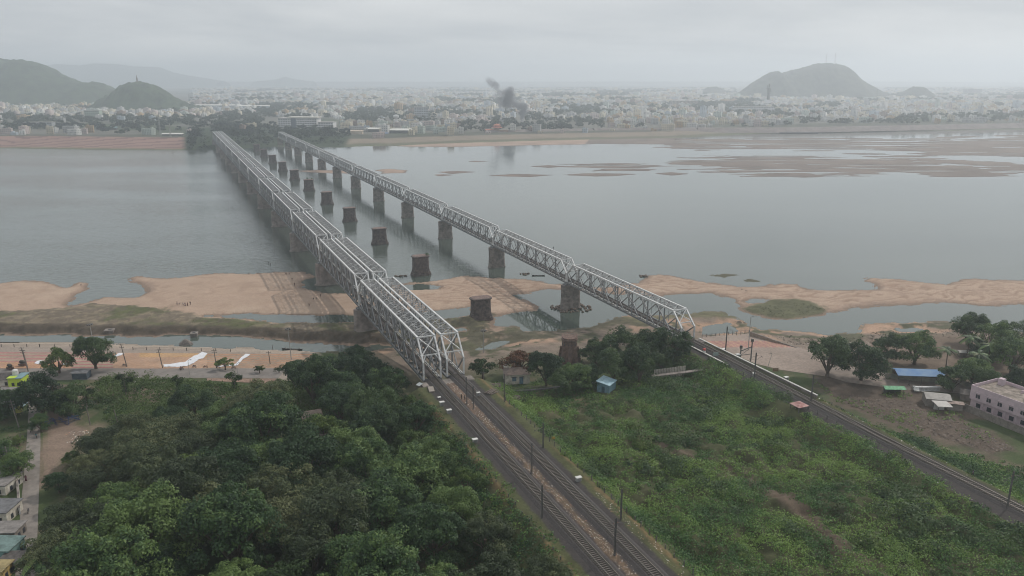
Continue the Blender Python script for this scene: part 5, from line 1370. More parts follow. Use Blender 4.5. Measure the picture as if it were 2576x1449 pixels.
def shed(px, py, z, w, d, h, rz, lab, roofc, wallc, rise=.5, legs=False, nm='shed', grp=None):
    x_, y_ = W(px, py, z); gz = ground_z(x_, y_); o = empty(nm, (x_, y_, gz), rz, lab, nm.replace('_', ' '), grp)
    b = MB()
    if legs:
        for a in (-w / 2 + .2, 0, w / 2 - .2):
            for c in (-d / 2 + .2, d / 2 - .2): b.box(a - .07, a + .07, c - .07, c + .07, -.5, h - .05)
        b.build('post', DARK, o)
        b = MB(); b.box(-w / 2 + .3, w / 2 - .3, d / 2 - .5, d / 2 - .35, -.5, h - .3); b.build('wall', wallc, o)
    else: b.box(-w / 2, w / 2, -d / 2, d / 2, -1, h - .02); b.build('wall', wallc, o)
    b = MB(); e = .35
    v = [(-w / 2 - e, -d / 2 - e, h), (w / 2 + e, -d / 2 - e, h), (w / 2 + e, 0, h + rise), (-w / 2 - e, 0, h + rise), (w / 2 + e, d / 2 + e, h), (-w / 2 - e, d / 2 + e, h)]
    b.add(v + [(a, c, z_ - .12) for a, c, z_ in v], [(0, 1, 2, 3), (3, 2, 4, 5), (9, 8, 7, 6), (11, 10, 8, 9), (0, 6, 7, 1), (4, 10, 11, 5)])
    b.build('roof', roofc, o); return o
RBLUE = mat('blue_roof', (0.08, 0.17, 0.33), .65, .1, .25, 0, .2, stain=(0.17, 0.26, 0.37))
CORR = mat('corrugated_grey', (0.30, .28, .26), .7, .15, .6)
shed(2312, 930, 9.0, 15.5, 6.4, 3.6, -0.10, 'long shed with bright blue sheet roof under the riverside trees', RBLUE, mat('mud_wall', (.18, .13, .1), .95, .2, 1), 1.0, True)
shed(2249, 972, 6.8, 6.2, 2.6, 2.3, -0.05, 'roadside stall with green tarpaulin roof on thin poles', mat('green_tarp', (0.06, 0.27, 0.12), .6, .25, 1.2), mat('dark_goods', (.06, .07, .06), .9), .5, True, 'stall')
shed(2358, 987, 8.2, 7.0, 5.5, 2.8, -0.25, 'shed with grey corrugated roof in two panels beside the lane', CORR, BLOCK, .9)
shed(2371, 1010, 7.6, 3.8, 4.2, 2.6, -0.1, 'open lean-to with pale flat sheet roof below the corrugated shed', mat('pale_sheet_roof', (.42, .40, .38), .7, .12, .8), mat('white_board', (.5, .49, .47), .8), .15, True)
shed(2403, 1007, 7.2, 4.5, 2.2, 2.3, -0.35, 'low rusty sheet roof between the pale lean-to and the compound wall', mat('rust_sheet', (.25, .19, .165), .8, .3, .9), BLOCK, .1)
shed(2450, 985, 7.0, 7.5, 5.5, 2.2, -0.5, 'dull dark-roofed shed behind the corner of the lilac house', mat('dark_sheet', (.12, .105, .095), .9, .2, .8), BLOCK, .8)
shed(2335, 968, 6.6, 8, .4, 1.6, -0.02, 'white sheet hoarding along the lane above the corrugated shed', mat('white_hoard', (.52, .52, .52), .8), mat('white_hoard', (.52, .52, .52), .8), .02, nm='hoarding')
x_, y_ = W(2450, 888, 5); 
for k in range(3):
    shed(2425 + k * 22, 883 + k * 5, 6.5, 3.4, 2.6, 2.0, .3 * k - .2, ['pale patched shack roof left of the palms', 'pale patched shack between the palm trunks', 'pale patched shack right of the palms'][k], CORR, mat('shack', (.14, .11, .09), .95, .3, 1), .4, grp='shacks under the palms')

# ------------------------------------------------------------------ riverside railing, poles and lamps
def railing(pts_, step, h, lab, grp=None, m=DARK, conc=True):
    o = empty('bank_railing', (0, 0, 0), 0, lab, 'railing', grp)
    X, Y, Z = GA([p[0] for p in pts_], [p[1] for p in pts_]); P_ = [Vector((float(a), float(b), float(c))) for a, b, c in zip(X, Y, Z)]
    for a, b in zip(P_[:-1], P_[1:]):
        k = max(1, int((b - a).length / step))
        for i in range(k + 1):
            p = a.lerp(b, i / k); q = MB(); q.box(p.x - .1, p.x + .1, p.y - .1, p.y + .1, p.z - .3, p.z + h); q.build('post', mat('dull_post', (.12, .105, .095), .9), o)
    r_ = MB()
    for a, b in zip(P_[:-1], P_[1:]):
        for hh in (.45, .9): r_.bar(a + Vector((0, 0, hh * h)), b + Vector((0, 0, hh * h)), .05)
    r_.build('rail', m, o)
railing([(-60, 872), (100, 873), (215, 874)], 5.0, 1.25, 'post and pipe railing on the upper canal edge, left of the dark round tree')
railing([(335, 880), (470, 882), (580, 884)], 5.0, 1.25, 'post and pipe railing on the upper canal edge, right of the dark round tree')
railing([(1766, 850), (1884, 838)], 2.4, 1.5, 'closely spaced railing along the water side of the plaza')
CPOLE = mat('concrete_pole', (0.16, .14, .125), .9, .15, 1)
def pole(px, py, h, lab, lean=(0, 0), arms=1, lamp=False, nm='utility_pole', grp='poles along the ghat road', m=CPOLE, r0=.2, cat='pole', z=None):
    if z is None: x, y, z = G(px, py)
    else: x, y = W(px, py, z)
    o = empty(nm, (x, y, z), rnd.uniform(-.2, .2), lab, cat, grp)
    b = MB(); b.tube([(0, 0, -.6), (lean[0], lean[1], h)], [r0, r0 * .6], 8); b.build('shaft', m, o)
    for i in range(arms):
        b = MB(); z_ = h - .5 - i * .9; f = z_ / h; b.bar((lean[0] * f - .9, lean[1] * f, z_), (lean[0] * f + .9, lean[1] * f, z_), .1, .12)
        for q in (-.75, 0, .75): b.tube([(lean[0] * f + q, lean[1] * f, z_), (lean[0] * f + q, lean[1] * f, z_ + .28)], [.05, .04], 6)
        b.build('crossarm', DARK, o)
    if lamp == 'ring':
        b = MB()
        for k in range(6): a = k * math.pi / 3; b.box(lean[0] + math.cos(a) * .9 - .28, lean[0] + math.cos(a) * .9 + .28, math.sin(a) * .9 - .28, math.sin(a) * .9 + .28, h - .3, h + .15)
        b.tube([(lean[0] - .9, 0, h), (lean[0] + .9, 0, h)], [.06, .06], 6); b.tube([(lean[0], -.9, h), (lean[0], .9, h)], [.06, .06], 6)
        b.build('lamp_head', DARK, o)
    elif lamp:
        b = MB(); b.tube([(0, 0, h - .2), (.7, 0, h + .15)], [.05, .04], 6); b.box(.55, 1.2, -.14, .14, h + .08, h + .25); b.build('lamp_head', DARK, o)
    return o
pole(320, 923, 9.0, 'leaning utility pole at the left end of the orange steps', (-1.3, 0), 2)
pole(410, 926, 7.6, 'leaning utility pole in the middle of the diagonal orange tiles', (-.9, 0), 2)
pole(545, 926, 7.4, 'utility pole just left of the small tree on the steps', (-.3, 0), 2)
pole(680, 916, 5.2, 'utility pole on the steps between the two saplings', (-.3, 0), 1)
pole(72, 935, 9.5, 'double utility pole by the auto rickshaw, taller of the pair', (-1.2, 0), 3)
pole(70, 925, 7.0, 'double utility pole by the auto rickshaw, shorter of the pair', (-.8, 0), 1)
pole(237, 872, 9.5, 'tall slim mast light on the canal edge behind the dark round tree', (-.5, 0), 0, 'ring', 'mast_light', 'tall mast lights', GREY, .18)
pole(733, 905, 12.5, 'tall slim mast light standing at the river end of the wood', (-.4, 0), 0, 'ring', 'mast_light', 'tall mast lights', GREY, .18)
pole(1217, 893, 10.0, 'tall slim mast light between the twin bridge and the brick turret', (0, 0), 0, 'ring', 'mast_light', 'tall mast lights', GREY, .18, z=2.5)
pole(1882, 880, 13.5, 'tall slim mast light on the plaza beside the signal gantry', (0, 0), 0, True, 'mast_light', 'tall mast lights', GREY, .18)
pole(1930, 925, 5.5, 'leaning street lamp on the plaza lane', (1.3, 0), 0, True, 'street_lamp', 'street lamps', GREY, .1, 'lamp')
pole(477, 943, 5.5, 'thin street lamp below the large white cloth strip', (0, 0), 0, True, 'street_lamp', 'street lamps', GREY, .1, 'lamp')
pole(598, 942, 4.2, 'thin street lamp below the smaller white cloth strip', (0, 0), 0, True, 'street_lamp', 'street lamps', GREY, .1, 'lamp')
pole(1216, 980, 6.5, 'plain pole beside the end of the low footway', (0, 0), 1, False, 'utility_pole', 'poles near the white house', CPOLE, .14, z=6)
pole(50, 1080, 9.5, 'utility pole on the left side of the lane above the white wall', (-1.2, 0), 3, z=4)
pole(35, 1200, 9.0, 'utility pole beside the long white wall of the lane', (-.8, 0), 3, z=4)
pole(228, 1072, 6.0, 'plain pole among creepers right of the blue scrap heap', (-.4, 0), 0, z=4)
pole(300, 1075, 6.0, 'plain pole among creepers left of the wood', (-.8, 0), 0, z=4)
# pole between creepers draped with vines
for px, py, w, h, lab in ((318, 1000, 5.4, 8.0, 'flag-shaped frame completely overgrown with creepers below the ghat road'), (450, 990, 3.2, 6.0, 'mushroom-shaped frame overgrown with creepers'), (592, 985, 5.2, 6.5, 'slanting frame overgrown with creepers near the wood'), (165 + 55, 1030, 5.5, 8.0, 'tall hood-shaped mass of light green creepers beside the brown tank')):
    x_, y_ = W(px, py, 4); g = np.random.default_rng(px); o = empty('creeper_frame', (x_, y_, ground_z(x_, y_)), 0, lab, 'creeper frame', 'old frames overgrown with creepers')
    n_ = 1500; u_ = g.uniform(-1, 1, n_) ; dr = g.random(n_) ** 1.6
    zt = h * (1 - .12 * np.abs(u_) - .12 * (u_ > .2)); stem = np.abs(u_) < .32
    Z_ = np.where(stem, g.uniform(0.2, 1, n_) * zt, zt - dr * 2.0 * (1 - np.abs(u_) * .6)); Y_ = g.normal(size=n_) * (.5 + .3 * (Z_ > h * .7))
    N_ = g.normal(size=(n_, 3)) + np.array([0, 0, .6]); N_ /= np.linalg.norm(N_, axis=1)[:, None]
    V, F = leaf_quads(np.c_[u_ * w / 2, Y_, Z_], N_, .42, g); link('foliage', np_mesh('creeper', V, F, bpy.data.materials['bright_foliage' if px == 220 else 'creeper']), o)
    b = MB(); b.tube([(0, 0, -.5), (0, 0, h * .92)], [.16, .12], 6); b.tube([(-w / 2 * .9, 0, h * .8), (w / 2 * .9, 0, h * .85)], [.08, .08], 5); b.build('pole', CPOLE, o)

# white cloth strips laid down the steps
CLOTH = mat('white_cloth', (0.62, 0.63, 0.66), .8, .06, .8)
def cloth(rows, lab):
    px = []; py = []; k = 5
    R_ = []
    for a, b in zip(rows[:-1], rows[1:]):
        for j in range(4): t = j / 4; R_.append([a[q] * (1 - t) + b[q] * t for q in range(4)])
    R_.append(list(rows[-1]))
    for r_ in R_:
        for j in range(k + 1): t = j / k; px.append(r_[0] * (1 - t) + r_[2] * t); py.append(r_[1] * (1 - t) + r_[3] * t)
    x, y, z = GA(px, py); g = np.random.default_rng(len(rows)); V = np.c_[x, y, z + .14 + g.uniform(0, .16, len(x))]
    n, m_ = len(R_), k + 1; i = (np.arange(n - 1)[:, None] * m_ + np.arange(m_ - 1)[None, :]).ravel(); F = np.c_[i, i + 1, i + m_ + 1, i + m_]
    if np.cross(V[F[0, 1]] - V[F[0, 0]], V[F[0, 2]] - V[F[0, 0]])[2] < 0: F = F[:, ::-1]
    tag(link('cloth_strip', np_mesh('cloth', V, F, CLOTH)), lab, 'cloth', 'white cloth strips laid down the steps')
cloth([(509, 886, 522, 890), (497, 893, 512, 902), (486, 897, 500, 905), (475, 905, 488, 914), (467, 911, 470, 922), (445, 914, 445, 924), (430, 917, 425, 923), (411, 918, 413, 924)], 'longest white cloth strip, winding down the orange steps to the road')
cloth([(618, 891, 630, 892), (606, 901, 622, 899), (598, 911, 612, 904), (590, 918, 598, 920), (570, 919, 572, 922), (548, 922, 550, 925)], 'narrower white cloth strip on the steps right of the small tree')
cloth([(300, 889, 314, 890), (292, 892, 304, 895), (285, 897, 292, 899), (276, 898, 278, 902)], 'short white cloth strip at the left end of the orange steps')
cloth([(96, 908, 110, 908), (90, 912, 108, 914), (86, 915, 100, 918)], 'white cloth sheet at the left of the light green tree')
cloth([(160, 914, 173, 914), (155, 918, 170, 919)], 'small white cloth patch between the two roadside trees')
# blocks in the canal
for px, py, s_, lab in ((277, 836, 2.2, 'square concrete well block on the far canal edge, left one'), (489, 844, 1.7, 'square concrete well block on the far canal edge, right one')):
    x_, y_ = W(px, py + 2, 0); o = empty('well_block', (x_, y_, 0), .2, lab, 'well block', 'concrete blocks in the canal')
    b = MB(); b.lathe([(s_ * 1.15, -1), (s_ * 1.1, 1.0), (s_ * 1.25, 1.05), (s_ * 1.25, 1.7)], 4, phase=.785); b.build('body', CONC, o)
    b = MB(); b.box(-.6, .6, -.6, .6, 1.701, 1.76); b.build('hatch', mat('dark_hatch', (.05, .05, .05), .9), o)
x_, y_ = W(468, 866, 0); b = MB(); b.lathe([(3.4, -.5), (2.4, .8), (1.0, 1.9), (.4, 2.2)], 9, sx=1, sy=.7); o = b.build('rubble_mound', CONC); o.location = (x_, y_, 0); tag(o, 'low cone of rubble standing in the canal', 'mound')

# ------------------------------------------------------------------ left lane: shops, tanks, walls
LIME = mat('lime_paint', (0.42, 0.55, 0.06), .8, .08, 1)
TEAL = mat('teal_roof', (0.17, 0.27, 0.30), .7, .12, .8)
def house(px, py, z, w, d, h, rz, lab, wc, rc, nm='house', flat=True, grp=None, extra=None, wins=2):
    x_, y_ = W(px, py, z); o = empty(nm, (x_, y_, 3.6), rz, lab, 'house', grp)
    b = MB(); b.box(-w / 2, w / 2, -d / 2, d / 2, -1, h); b.build('wall', wc, o)
    b = MB(); b.box(-w / 2 - .3, w / 2 + .3, -d / 2 - .3, d / 2 + .3, h + .002, h + .2) if flat else b.add([(-w / 2 - .4, -d / 2 - .4, h + .01), (w / 2 + .4, -d / 2 - .4, h + .01), (w / 2 + .4, 0, h + 1.3), (-w / 2 - .4, 0, h + 1.3), (w / 2 + .4, d / 2 + .4, h + .01), (-w / 2 - .4, d / 2 + .4, h + .01)], [(0, 1, 2, 3), (3, 2, 4, 5), (1, 4, 2), (5, 0, 3), (0, 5, 4, 1)])
    b.build('roof', rc, o)
    for i in range(wins):
        c = -w / 2 + (i + .6) * w / (wins + .4); q = MB(); q.box(c, c + .9, -d / 2 - .05, -d / 2 + .02, 1.1, 2.3); q.build('window', GLASSD, o)
        c = -d / 2 + (i + .6) * d / (wins + .4); q = MB(); q.box(w / 2 - .02, w / 2 + .05, c, c + .9, 1.1, 2.3); q.build('window', GLASSD, o)
    return o
DTILE = mat('dark_tile_roof', (0.09, 0.08, 0.075), .9, .25, 1)
GROOF = mat('grey_cement_roof', (0.19, 0.175, 0.165), .9, .2, .7)
house(12, 945, 7.0, 9, 7, 3.2, .1, 'dark-roofed shop at the left edge of the ghat road', PLASTER, DTILE, flat=False)
h_ = house(46, 952, 6.5, 4.4, 5.0, 3.8, .1, 'lime green shop with a teal sheet roof beside the lane corner', LIME, TEAL)
b = MB(); b.lathe([(.95, 4.02), (.95, 5.5), (.7, 5.8), (.2, 5.9)], 12, (-1.2, 1)); b.build('water_tank', WHITEP, h_)
b = MB(); b.box(-2.4, 0.2, -2.8, -.4, 4.01, 4.1); b.build('awning', LIME, h_)
house(20, 990, 6.5, 7, 6.5, 3.6, .05, 'white and pale blue flat-roofed house behind the lime green shop', mat('white_wall', (.5, .5, .5), .8, .1, .8), GROOF)
house(45, 1010, 6.0, 3.2, 5, 3.0, .05, 'narrow pale blue house on the lane', mat('paleblue_wall', (.30, .42, .48), .8, .1, .8), mat('paleblue_roof', (.24, .33, .38), .8))
o = empty('yellow_tank', (*W(50, 1045, 4), 3.8), 0, 'small yellow water tank on legs beside the lane', 'water tank')
b = MB(); b.lathe([(.9, 1.4), (.95, 2.8), (.6, 3.2), (.3, 3.3)], 12); b.build('tank', mat('yellow_paint', (.50, .47, .12), .6, .1, 1), o)
b = MB()
for a in (-.6, .6):
    for c in (-.6, .6): b.box(a - .08, a + .08, c - .08, c + .08, -.5, 1.42)
b.build('leg', CONC, o)
wallP('lane_wall', [(44, 1190), (52, 1300)], 3.8, 2.4, .35, WHITEP, 'long bright white wall on the left side of the lane')
for k, (px, py, w, d, h, wc, rc, lab) in enumerate((
    (10, 1205, 8, 9, 3.4, PLASTER, GROOF, 'grey-roofed house left of the long white wall'),
    (8, 1275, 8, 8, 3.6, PLASTER, mat('slate_roof', (.13, .13, .135), .9, .2, .7), 'slate-coloured flat house below the grey-roofed one'),
    (25, 1325, 7, 6, 3.2, BLOCK, GROOF, 'block-built house with cement roof half way down the lane edge'),
    (8, 1372, 9, 7, 3.8, mat('teal_wall', (.16, .27, .26), .8, .15, .8), mat('tealgrey_roof', (.13, .19, .18), .9, .2, .7), 'teal house with weathered roof near the bottom left corner'),
    (0, 1425, 5, 5, 3.4, mat('ochre_wall', (.42, .31, .12), .8), mat('ochre_roof', (.30, .24, .12), .9), 'ochre house cut by the bottom left corner'),
    (35, 1400, 5, 5, 3.2, BLOCK, DTILE, 'dark-roofed annex behind the corner palm'),
    (12, 1150, 7, 7, 3.2, BLOCK, DTILE, 'dark-roofed house under the bushy lane tree'))):
    house(px - 6, py, 7, w * .78, d * .78, h, -.03 + .04 * (k % 3), lab, wc, rc, grp=None)
x_, y_ = W(190, 947, 4); shed(205, 940, 6.0, 5.0, 3.4, 2.5, .05, 'dark roadside kiosk with pale roof under the dark round tree', mat('kiosk_roof', (.14, .14, .145), .8, .2, 1), mat('kiosk_wall', (.06, .08, .10), .8), .4, nm='kiosk')
# old brown tank tower
x_, y_ = W(166, 1030, 4); o = empty('brown_tank', (x_, y_, 3.5), .3, 'old rust-brown rectangular tank on thick legs behind the lane trees', 'tank')
b = MB(); b.box(-3.4, 3.4, -2.4, 2.4, 4.2, 7.6); b.build('body', mat('brown_tank', (.085, .065, .05), .9, .25, 1), o)
b = MB(); b.box(-3.7, 3.7, -2.7, 2.7, 7.602, 7.9); b.build('lid', mat('tank_top', (.11, .085, .065), .9, .25, 1), o)
for a in (-2.8, 2.8):
    for c in (-1.8, 1.8): b = MB(); b.box(a - .25, a + .25, c - .25, c + .25, -.5, 4.2); b.build('leg', mat('brown_tank', (0, 0, 0)), o)
# blue scrap heap
x_, y_ = W(150, 1066, 4); r_ = random.Random(4)
o = empty('scrap_heap', (x_, y_, ground_z(x_, y_)), 0, 'heap of blue painted metal frames on the dirt beside the lane', 'scrap heap')
for k in range(26):
    b = MB(); a = r_.uniform(0, 3.14); cx_, cy_2 = r_.uniform(-4.5, 4.5), r_.uniform(-1.8, 1.8); l_ = r_.uniform(.6, 1.6); z_ = r_.uniform(.2, 1.5)
    for sg in (-.35, .35): b.bar((cx_ - l_ * math.cos(a), cy_2 - l_ * math.sin(a), z_ + sg), (cx_ + l_ * math.cos(a), cy_2 + l_ * math.sin(a), z_ + sg + r_.uniform(-.4, .4)), .14)
    b.bar((cx_, cy_2, z_ - .4), (cx_, cy_2, z_ + .4), .12); b.build('frame', mat('blue_frame', (.03, .06, .16), .6, .2, 2) if k % 4 else DARK, o)

# ------------------------------------------------------------------ people, vehicles, boats
SKIN = mat('skin', (.16, .09, .06), .7)
HAIR = mat('hair', (.015, .012, .01), .7)
POSES = {
    'stand': [('hip', 0, 0, .93, .15), ('waist', 0, 0, 1.08, .14), ('chest', 0, .01, 1.32, .165), ('neck', 0, 0, 1.49, .06), ('head', 0, .01, 1.62, .105), ('crown', 0, .01, 1.70, .085),
        ('ls', -.17, 0, 1.42, .065), ('le', -.24, -.02, 1.14, .05), ('lh', -.26, .05, .88, .035), ('rs', .17, 0, 1.42, .065), ('re', .25, -.03, 1.14, .05), ('rh', .24, .08, .90, .035),
        ('lk', -.1, .01, .5, .075), ('lf', -.11, 0, .08, .05), ('lt', -.12, .16, .04, .04), ('rk', .1, .02, .5, .075), ('rf', .11, -.02, .08, .05), ('rt', .12, .14, .04, .04)],
    'walk': [('hip', 0, 0, .92, .15), ('waist', 0, 0, 1.07, .14), ('chest', 0, .04, 1.31, .165), ('neck', 0, .05, 1.48, .06), ('head', 0, .07, 1.61, .105), ('crown', 0, .07, 1.69, .085),
        ('ls', -.17, .04, 1.41, .065), ('le', -.24, -.10, 1.16, .05), ('lh', -.25, .06, .95, .035), ('rs', .17, .04, 1.41, .065), ('re', .24, .14, 1.17, .05), ('rh', .22, .32, 1.02, .035),
        ('lk', -.09, .22, .53, .075), ('lf', -.1, .28, .08, .05), ('lt', -.1, .44, .06, .04), ('rk', .09, -.06, .5, .075), ('rf', .1, -.34, .13, .05), ('rt', .1, -.22, .04, .04)],
    'sit': [('hip', 0, 0, .16, .17), ('waist', 0, -.02, .30, .145), ('chest', 0, .05, .55, .165), ('neck', 0, .09, .71, .06), ('head', 0, .12, .84, .105), ('crown', 0, .12, .92, .085),
        ('ls', -.17, .06, .64, .065), ('le', -.27, .2, .42, .05), ('lh', -.14, .36, .38, .035), ('rs', .17, .06, .64, .065), ('re', .27, .2, .42, .05), ('rh', .14, .38, .36, .035),
        ('lk', -.2, .38, .42, .08), ('lf', -.14, .5, .06, .05), ('lt', -.14, .64, .04, .04), ('rk', .2, .38, .40, .08), ('rf', .14, .5, .06, .05), ('rt', .14, .64, .04, .04)],
    'bend': [('hip', 0, -.1, .88, .15), ('waist', 0, 0, 1.0, .14), ('chest', 0, .26, 1.08, .165), ('neck', 0, .42, 1.10, .06), ('head', 0, .52, 1.06, .105), ('crown', 0, .60, 1.04, .085),
        ('ls', -.17, .34, 1.08, .065), ('le', -.2, .38, .8, .05), ('lh', -.15, .48, .58, .035), ('rs', .17, .34, 1.08, .065), ('re', .2, .38, .8, .05), ('rh', .15, .5, .56, .035),
        ('lk', -.1, .0, .48, .075), ('lf', -.11, -.04, .08, .05), ('lt', -.12, .12, .04, .04), ('rk', .1, .02, .48, .075), ('rf', .11, -.06, .08, .05), ('rt', .12, .1, .04, .04)]}
EDG = ['hip-waist', 'waist-chest', 'chest-neck', 'neck-head', 'head-crown', 'chest-ls', 'ls-le', 'le-lh', 'chest-rs', 'rs-re', 're-rh', 'hip-lk', 'lk-lf', 'lf-lt', 'hip-rk', 'rk-rf', 'rf-rt']
def body_mesh(pose, sub=1):
    P_ = POSES[pose]; nm = [p[0] for p in P_]
    me = bpy.data.meshes.new('skeleton'); me.from_pydata([p[1:4] for p in P_], [tuple(nm.index(q) for q in e.split('-')) for e in EDG], [])
    o = bpy.data.objects.new('skeleton', me); COL.objects.link(o)
    o.modifiers.new('skin', 'SKIN'); md = o.modifiers.new('sub', 'SUBSURF'); md.levels = sub; md.render_levels = sub
    for i, p in enumerate(P_):
        v = me.skin_vertices[0].data[i]; v.radius = (p[4], p[4]); v.use_root = (i == 0)
    bpy.context.view_layer.update()
    dg = bpy.context.evaluated_depsgraph_get(); m2 = bpy.data.meshes.new_from_object(o.evaluated_get(dg)); m2.name = 'body'
    bpy.data.objects.remove(o); bpy.data.meshes.remove(me)
    return m2
BASES = {k: body_mesh(k) for k in POSES}
def joint(pose, n): return Vector(next(p for p in POSES[pose] if p[0] == n)[1:4])
def clothed(pose, shirt, trouser, skirt=False):
    me = BASES[pose].copy(); me.materials.clear()
    for m in (SKIN, shirt, trouser): me.materials.append(m)
    neck = joint(pose, 'neck'); chest = joint(pose, 'chest'); hip = joint(pose, 'hip')
    names = [p[0] for p in POSES[pose]]; pos = [Vector(p[1:4]) for p in POSES[pose]]
    for p in me.polygons:
        c = p.center; j = names[min(range(len(pos)), key=lambda i: (pos[i] - c).length)]
        p.material_index = 0 if j in ('head', 'crown', 'neck', 'lh', 'rh', 'lf', 'rf', 'lt', 'rt') else 2 if j in ('hip', 'lk', 'rk') else 1
        p.use_smooth = True
    return me
PC = 0
def person(x, y, z, rz, pose, shirt, trouser, label, sc=1.0, sari=False, group=None):
    global PC; PC += 1
    sm = mat('cloth_%s' % (shirt,), shirt, .9, .1, 6); tm = mat('cloth_%s' % (trouser,), trouser, .9, .1, 6)
    o = link('person', clothed(pose, sm, tm), None, (x, y, z), rz, sc); tag(o, label, 'person', group)
    b = MB(); h = joint(pose, 'crown'); hd = joint(pose, 'head'); d = (h - hd).normalized(); f = Vector((0, 1, 0)) if pose != 'bend' else Vector((0, 0, -1))
    c = hd + d * .045 - f * .02
    b.lathe([(.118, hd.z + .02), (.122, hd.z + .08), (.09, hd.z + .15), (.03, hd.z + .175)], 10, (c.x, c.y - .01)); b.build('hair', HAIR, o, True)
    b = MB()
    for e in (-.04, .04): b.box(hd.x + e - .014, hd.x + e + .014, hd.y + .085, hd.y + .108, hd.z + .0, hd.z + .02)
    b.box(hd.x - .03, hd.x + .03, hd.y + .085, hd.y + .106, hd.z - .075, hd.z - .06); b.add([(-.018 + hd.x, hd.y + .095, hd.z - .035), (.018 + hd.x, hd.y + .095, hd.z - .035), (hd.x, hd.y + .13, hd.z - .03), (hd.x, hd.y + .1, hd.z + .01)], [(0, 1, 2), (0, 2, 3), (2, 1, 3)])
    b.build('face', mat('face_dark', (.05, .025, .02), .7), o)
    if sari:
        b = MB(); b.lathe([(.30, .04), (.24, .5), (.17, .98), (.15, 1.1)], 12, sy=.8); b.build('skirt', tm, o, True)
    return o
BLK = (.02, .018, .018)
def pg(px, py, *a, **k):
    x, y, z = G(px, py); return person(x, y, z, *a, **k)
GS = 'people on the sand bar'
pg(446, 767.5, 1.2, 'walk', (.05, .02, .02), BLK, 'person in dark clothes, leftmost of the group walking on open sand', group=GS)
pg(451, 767.5, -1.2, 'bend', (.06, .03, .025), BLK, 'person in dark clothes leaning forward, second from left of the sand group', group=GS)
pg(461, 769, .4, 'walk', (.35, .33, .32), BLK, 'person in pale shirt in the middle of the sand group', group=GS)
pg(466, 769.5, .2, 'stand', (.16, .1, .12), (.13, .09, .11), 'person in long dull purple garment in the middle of the sand group', sari=True, group=GS)
pg(472, 768.5, -.6, 'stand', (.14, .02, .02), (.09, .02, .02), 'person in long dark red garment, second from right of the sand group', sari=True, group=GS)
pg(479, 767.5, .9, 'stand', BLK, BLK, 'tall person all in black, rightmost of the sand group', sc=1.08, group=GS)
pg(204, 718.5, .5, 'sit', (.1, .06, .05), BLK, 'person sitting alone on the sand spit at left', group=GS)
for px, py, pose, sh, lab in ((719, 690, 'sit', BLK, 'person in black sitting near the waterline in the bridge shadow, left of two'), (727, 690, 'sit', (.07, .07, .09), 'person in blue-grey sitting near the waterline in the bridge shadow, right of two'),
    (735, 706, 'walk', (.06, .05, .05), 'person walking in the bridge shadow below the seated pair'), (741, 719, 'stand', (.12, .04, .03), 'person in dull red standing in the bridge shadow'),
    (789, 753, 'sit', BLK, 'person in black sitting near the bridge pier pool'), (796, 753, 'bend', (.2, .16, .14), 'person in brown bending beside the one seated near the pier pool'),
    (778, 771, 'walk', (.05, .05, .07), 'person in dark blue walking near the strip of water in the bridge shadow'), (806, 747, 'stand', (.1, .05, .04), 'person standing on the sand close behind the wide pier'), (625, 691, 'sit', (.09, .07, .06), 'person sitting at the waterline left of the bridge shadow')):
    pg(px, py, rnd.uniform(0, 6), pose, sh, BLK, lab, group=GS)
for px, py, lab in ((676, 663, 'bather standing waist deep in the river, left one'), (680.5, 666, 'bather standing waist deep in the river, right one')):
    x_, y_ = W(px, py, 0); person(x_, y_, -.6, 1.0, 'stand', (.05, .04, .04), BLK, lab, group='bathers in the river')
pg(686, 879, 2.0, 'stand', (.06, .06, .07), BLK, 'person in dark clothes standing at the canal edge on the steps')
pg(456, 933, 1.5, 'walk', (.2, .05, .05), BLK, 'person in dull red walking beside the first motorbike on the ghat road')
pg(2444, 1213, .5, 'walk', (.12, .1, .12), BLK, 'person walking on the single track beyond the shelter')
pg(2286, 972, 1.0, 'walk', (.10, .12, .10), BLK, 'person walking in the lane right of the green stall')
pg(92, 1103, .3, 'walk', (.03, .12, .12), BLK, 'person in teal walking down the lane')
pg(66, 1210, .3, 'stand', (.12, .03, .04), (.10, .03, .04), 'person in dark red at the gate under the bushy lane tree', sari=True)
x_, y_ = W(1174, 1005, 13.0)
for dx, lab, c in ((0, 'person in black standing between the tracks before the portals, left of two', BLK), (1.1, 'person in dark grey standing between the tracks before the portals, right of two', (.08, .08, .09))):
    person(x_ + dx - 1.6, y_ - dx * .6, 13.0, 1 + dx, 'stand', c, BLK, lab)
s_, n_ = gsn(1381, 630, 22.9); X_, Y_ = SN(s_, 172.2); person(X_, Y_, 22.92, .4, 'stand', BLK, BLK, 'worker in black standing on the top chord of the lone bridge')
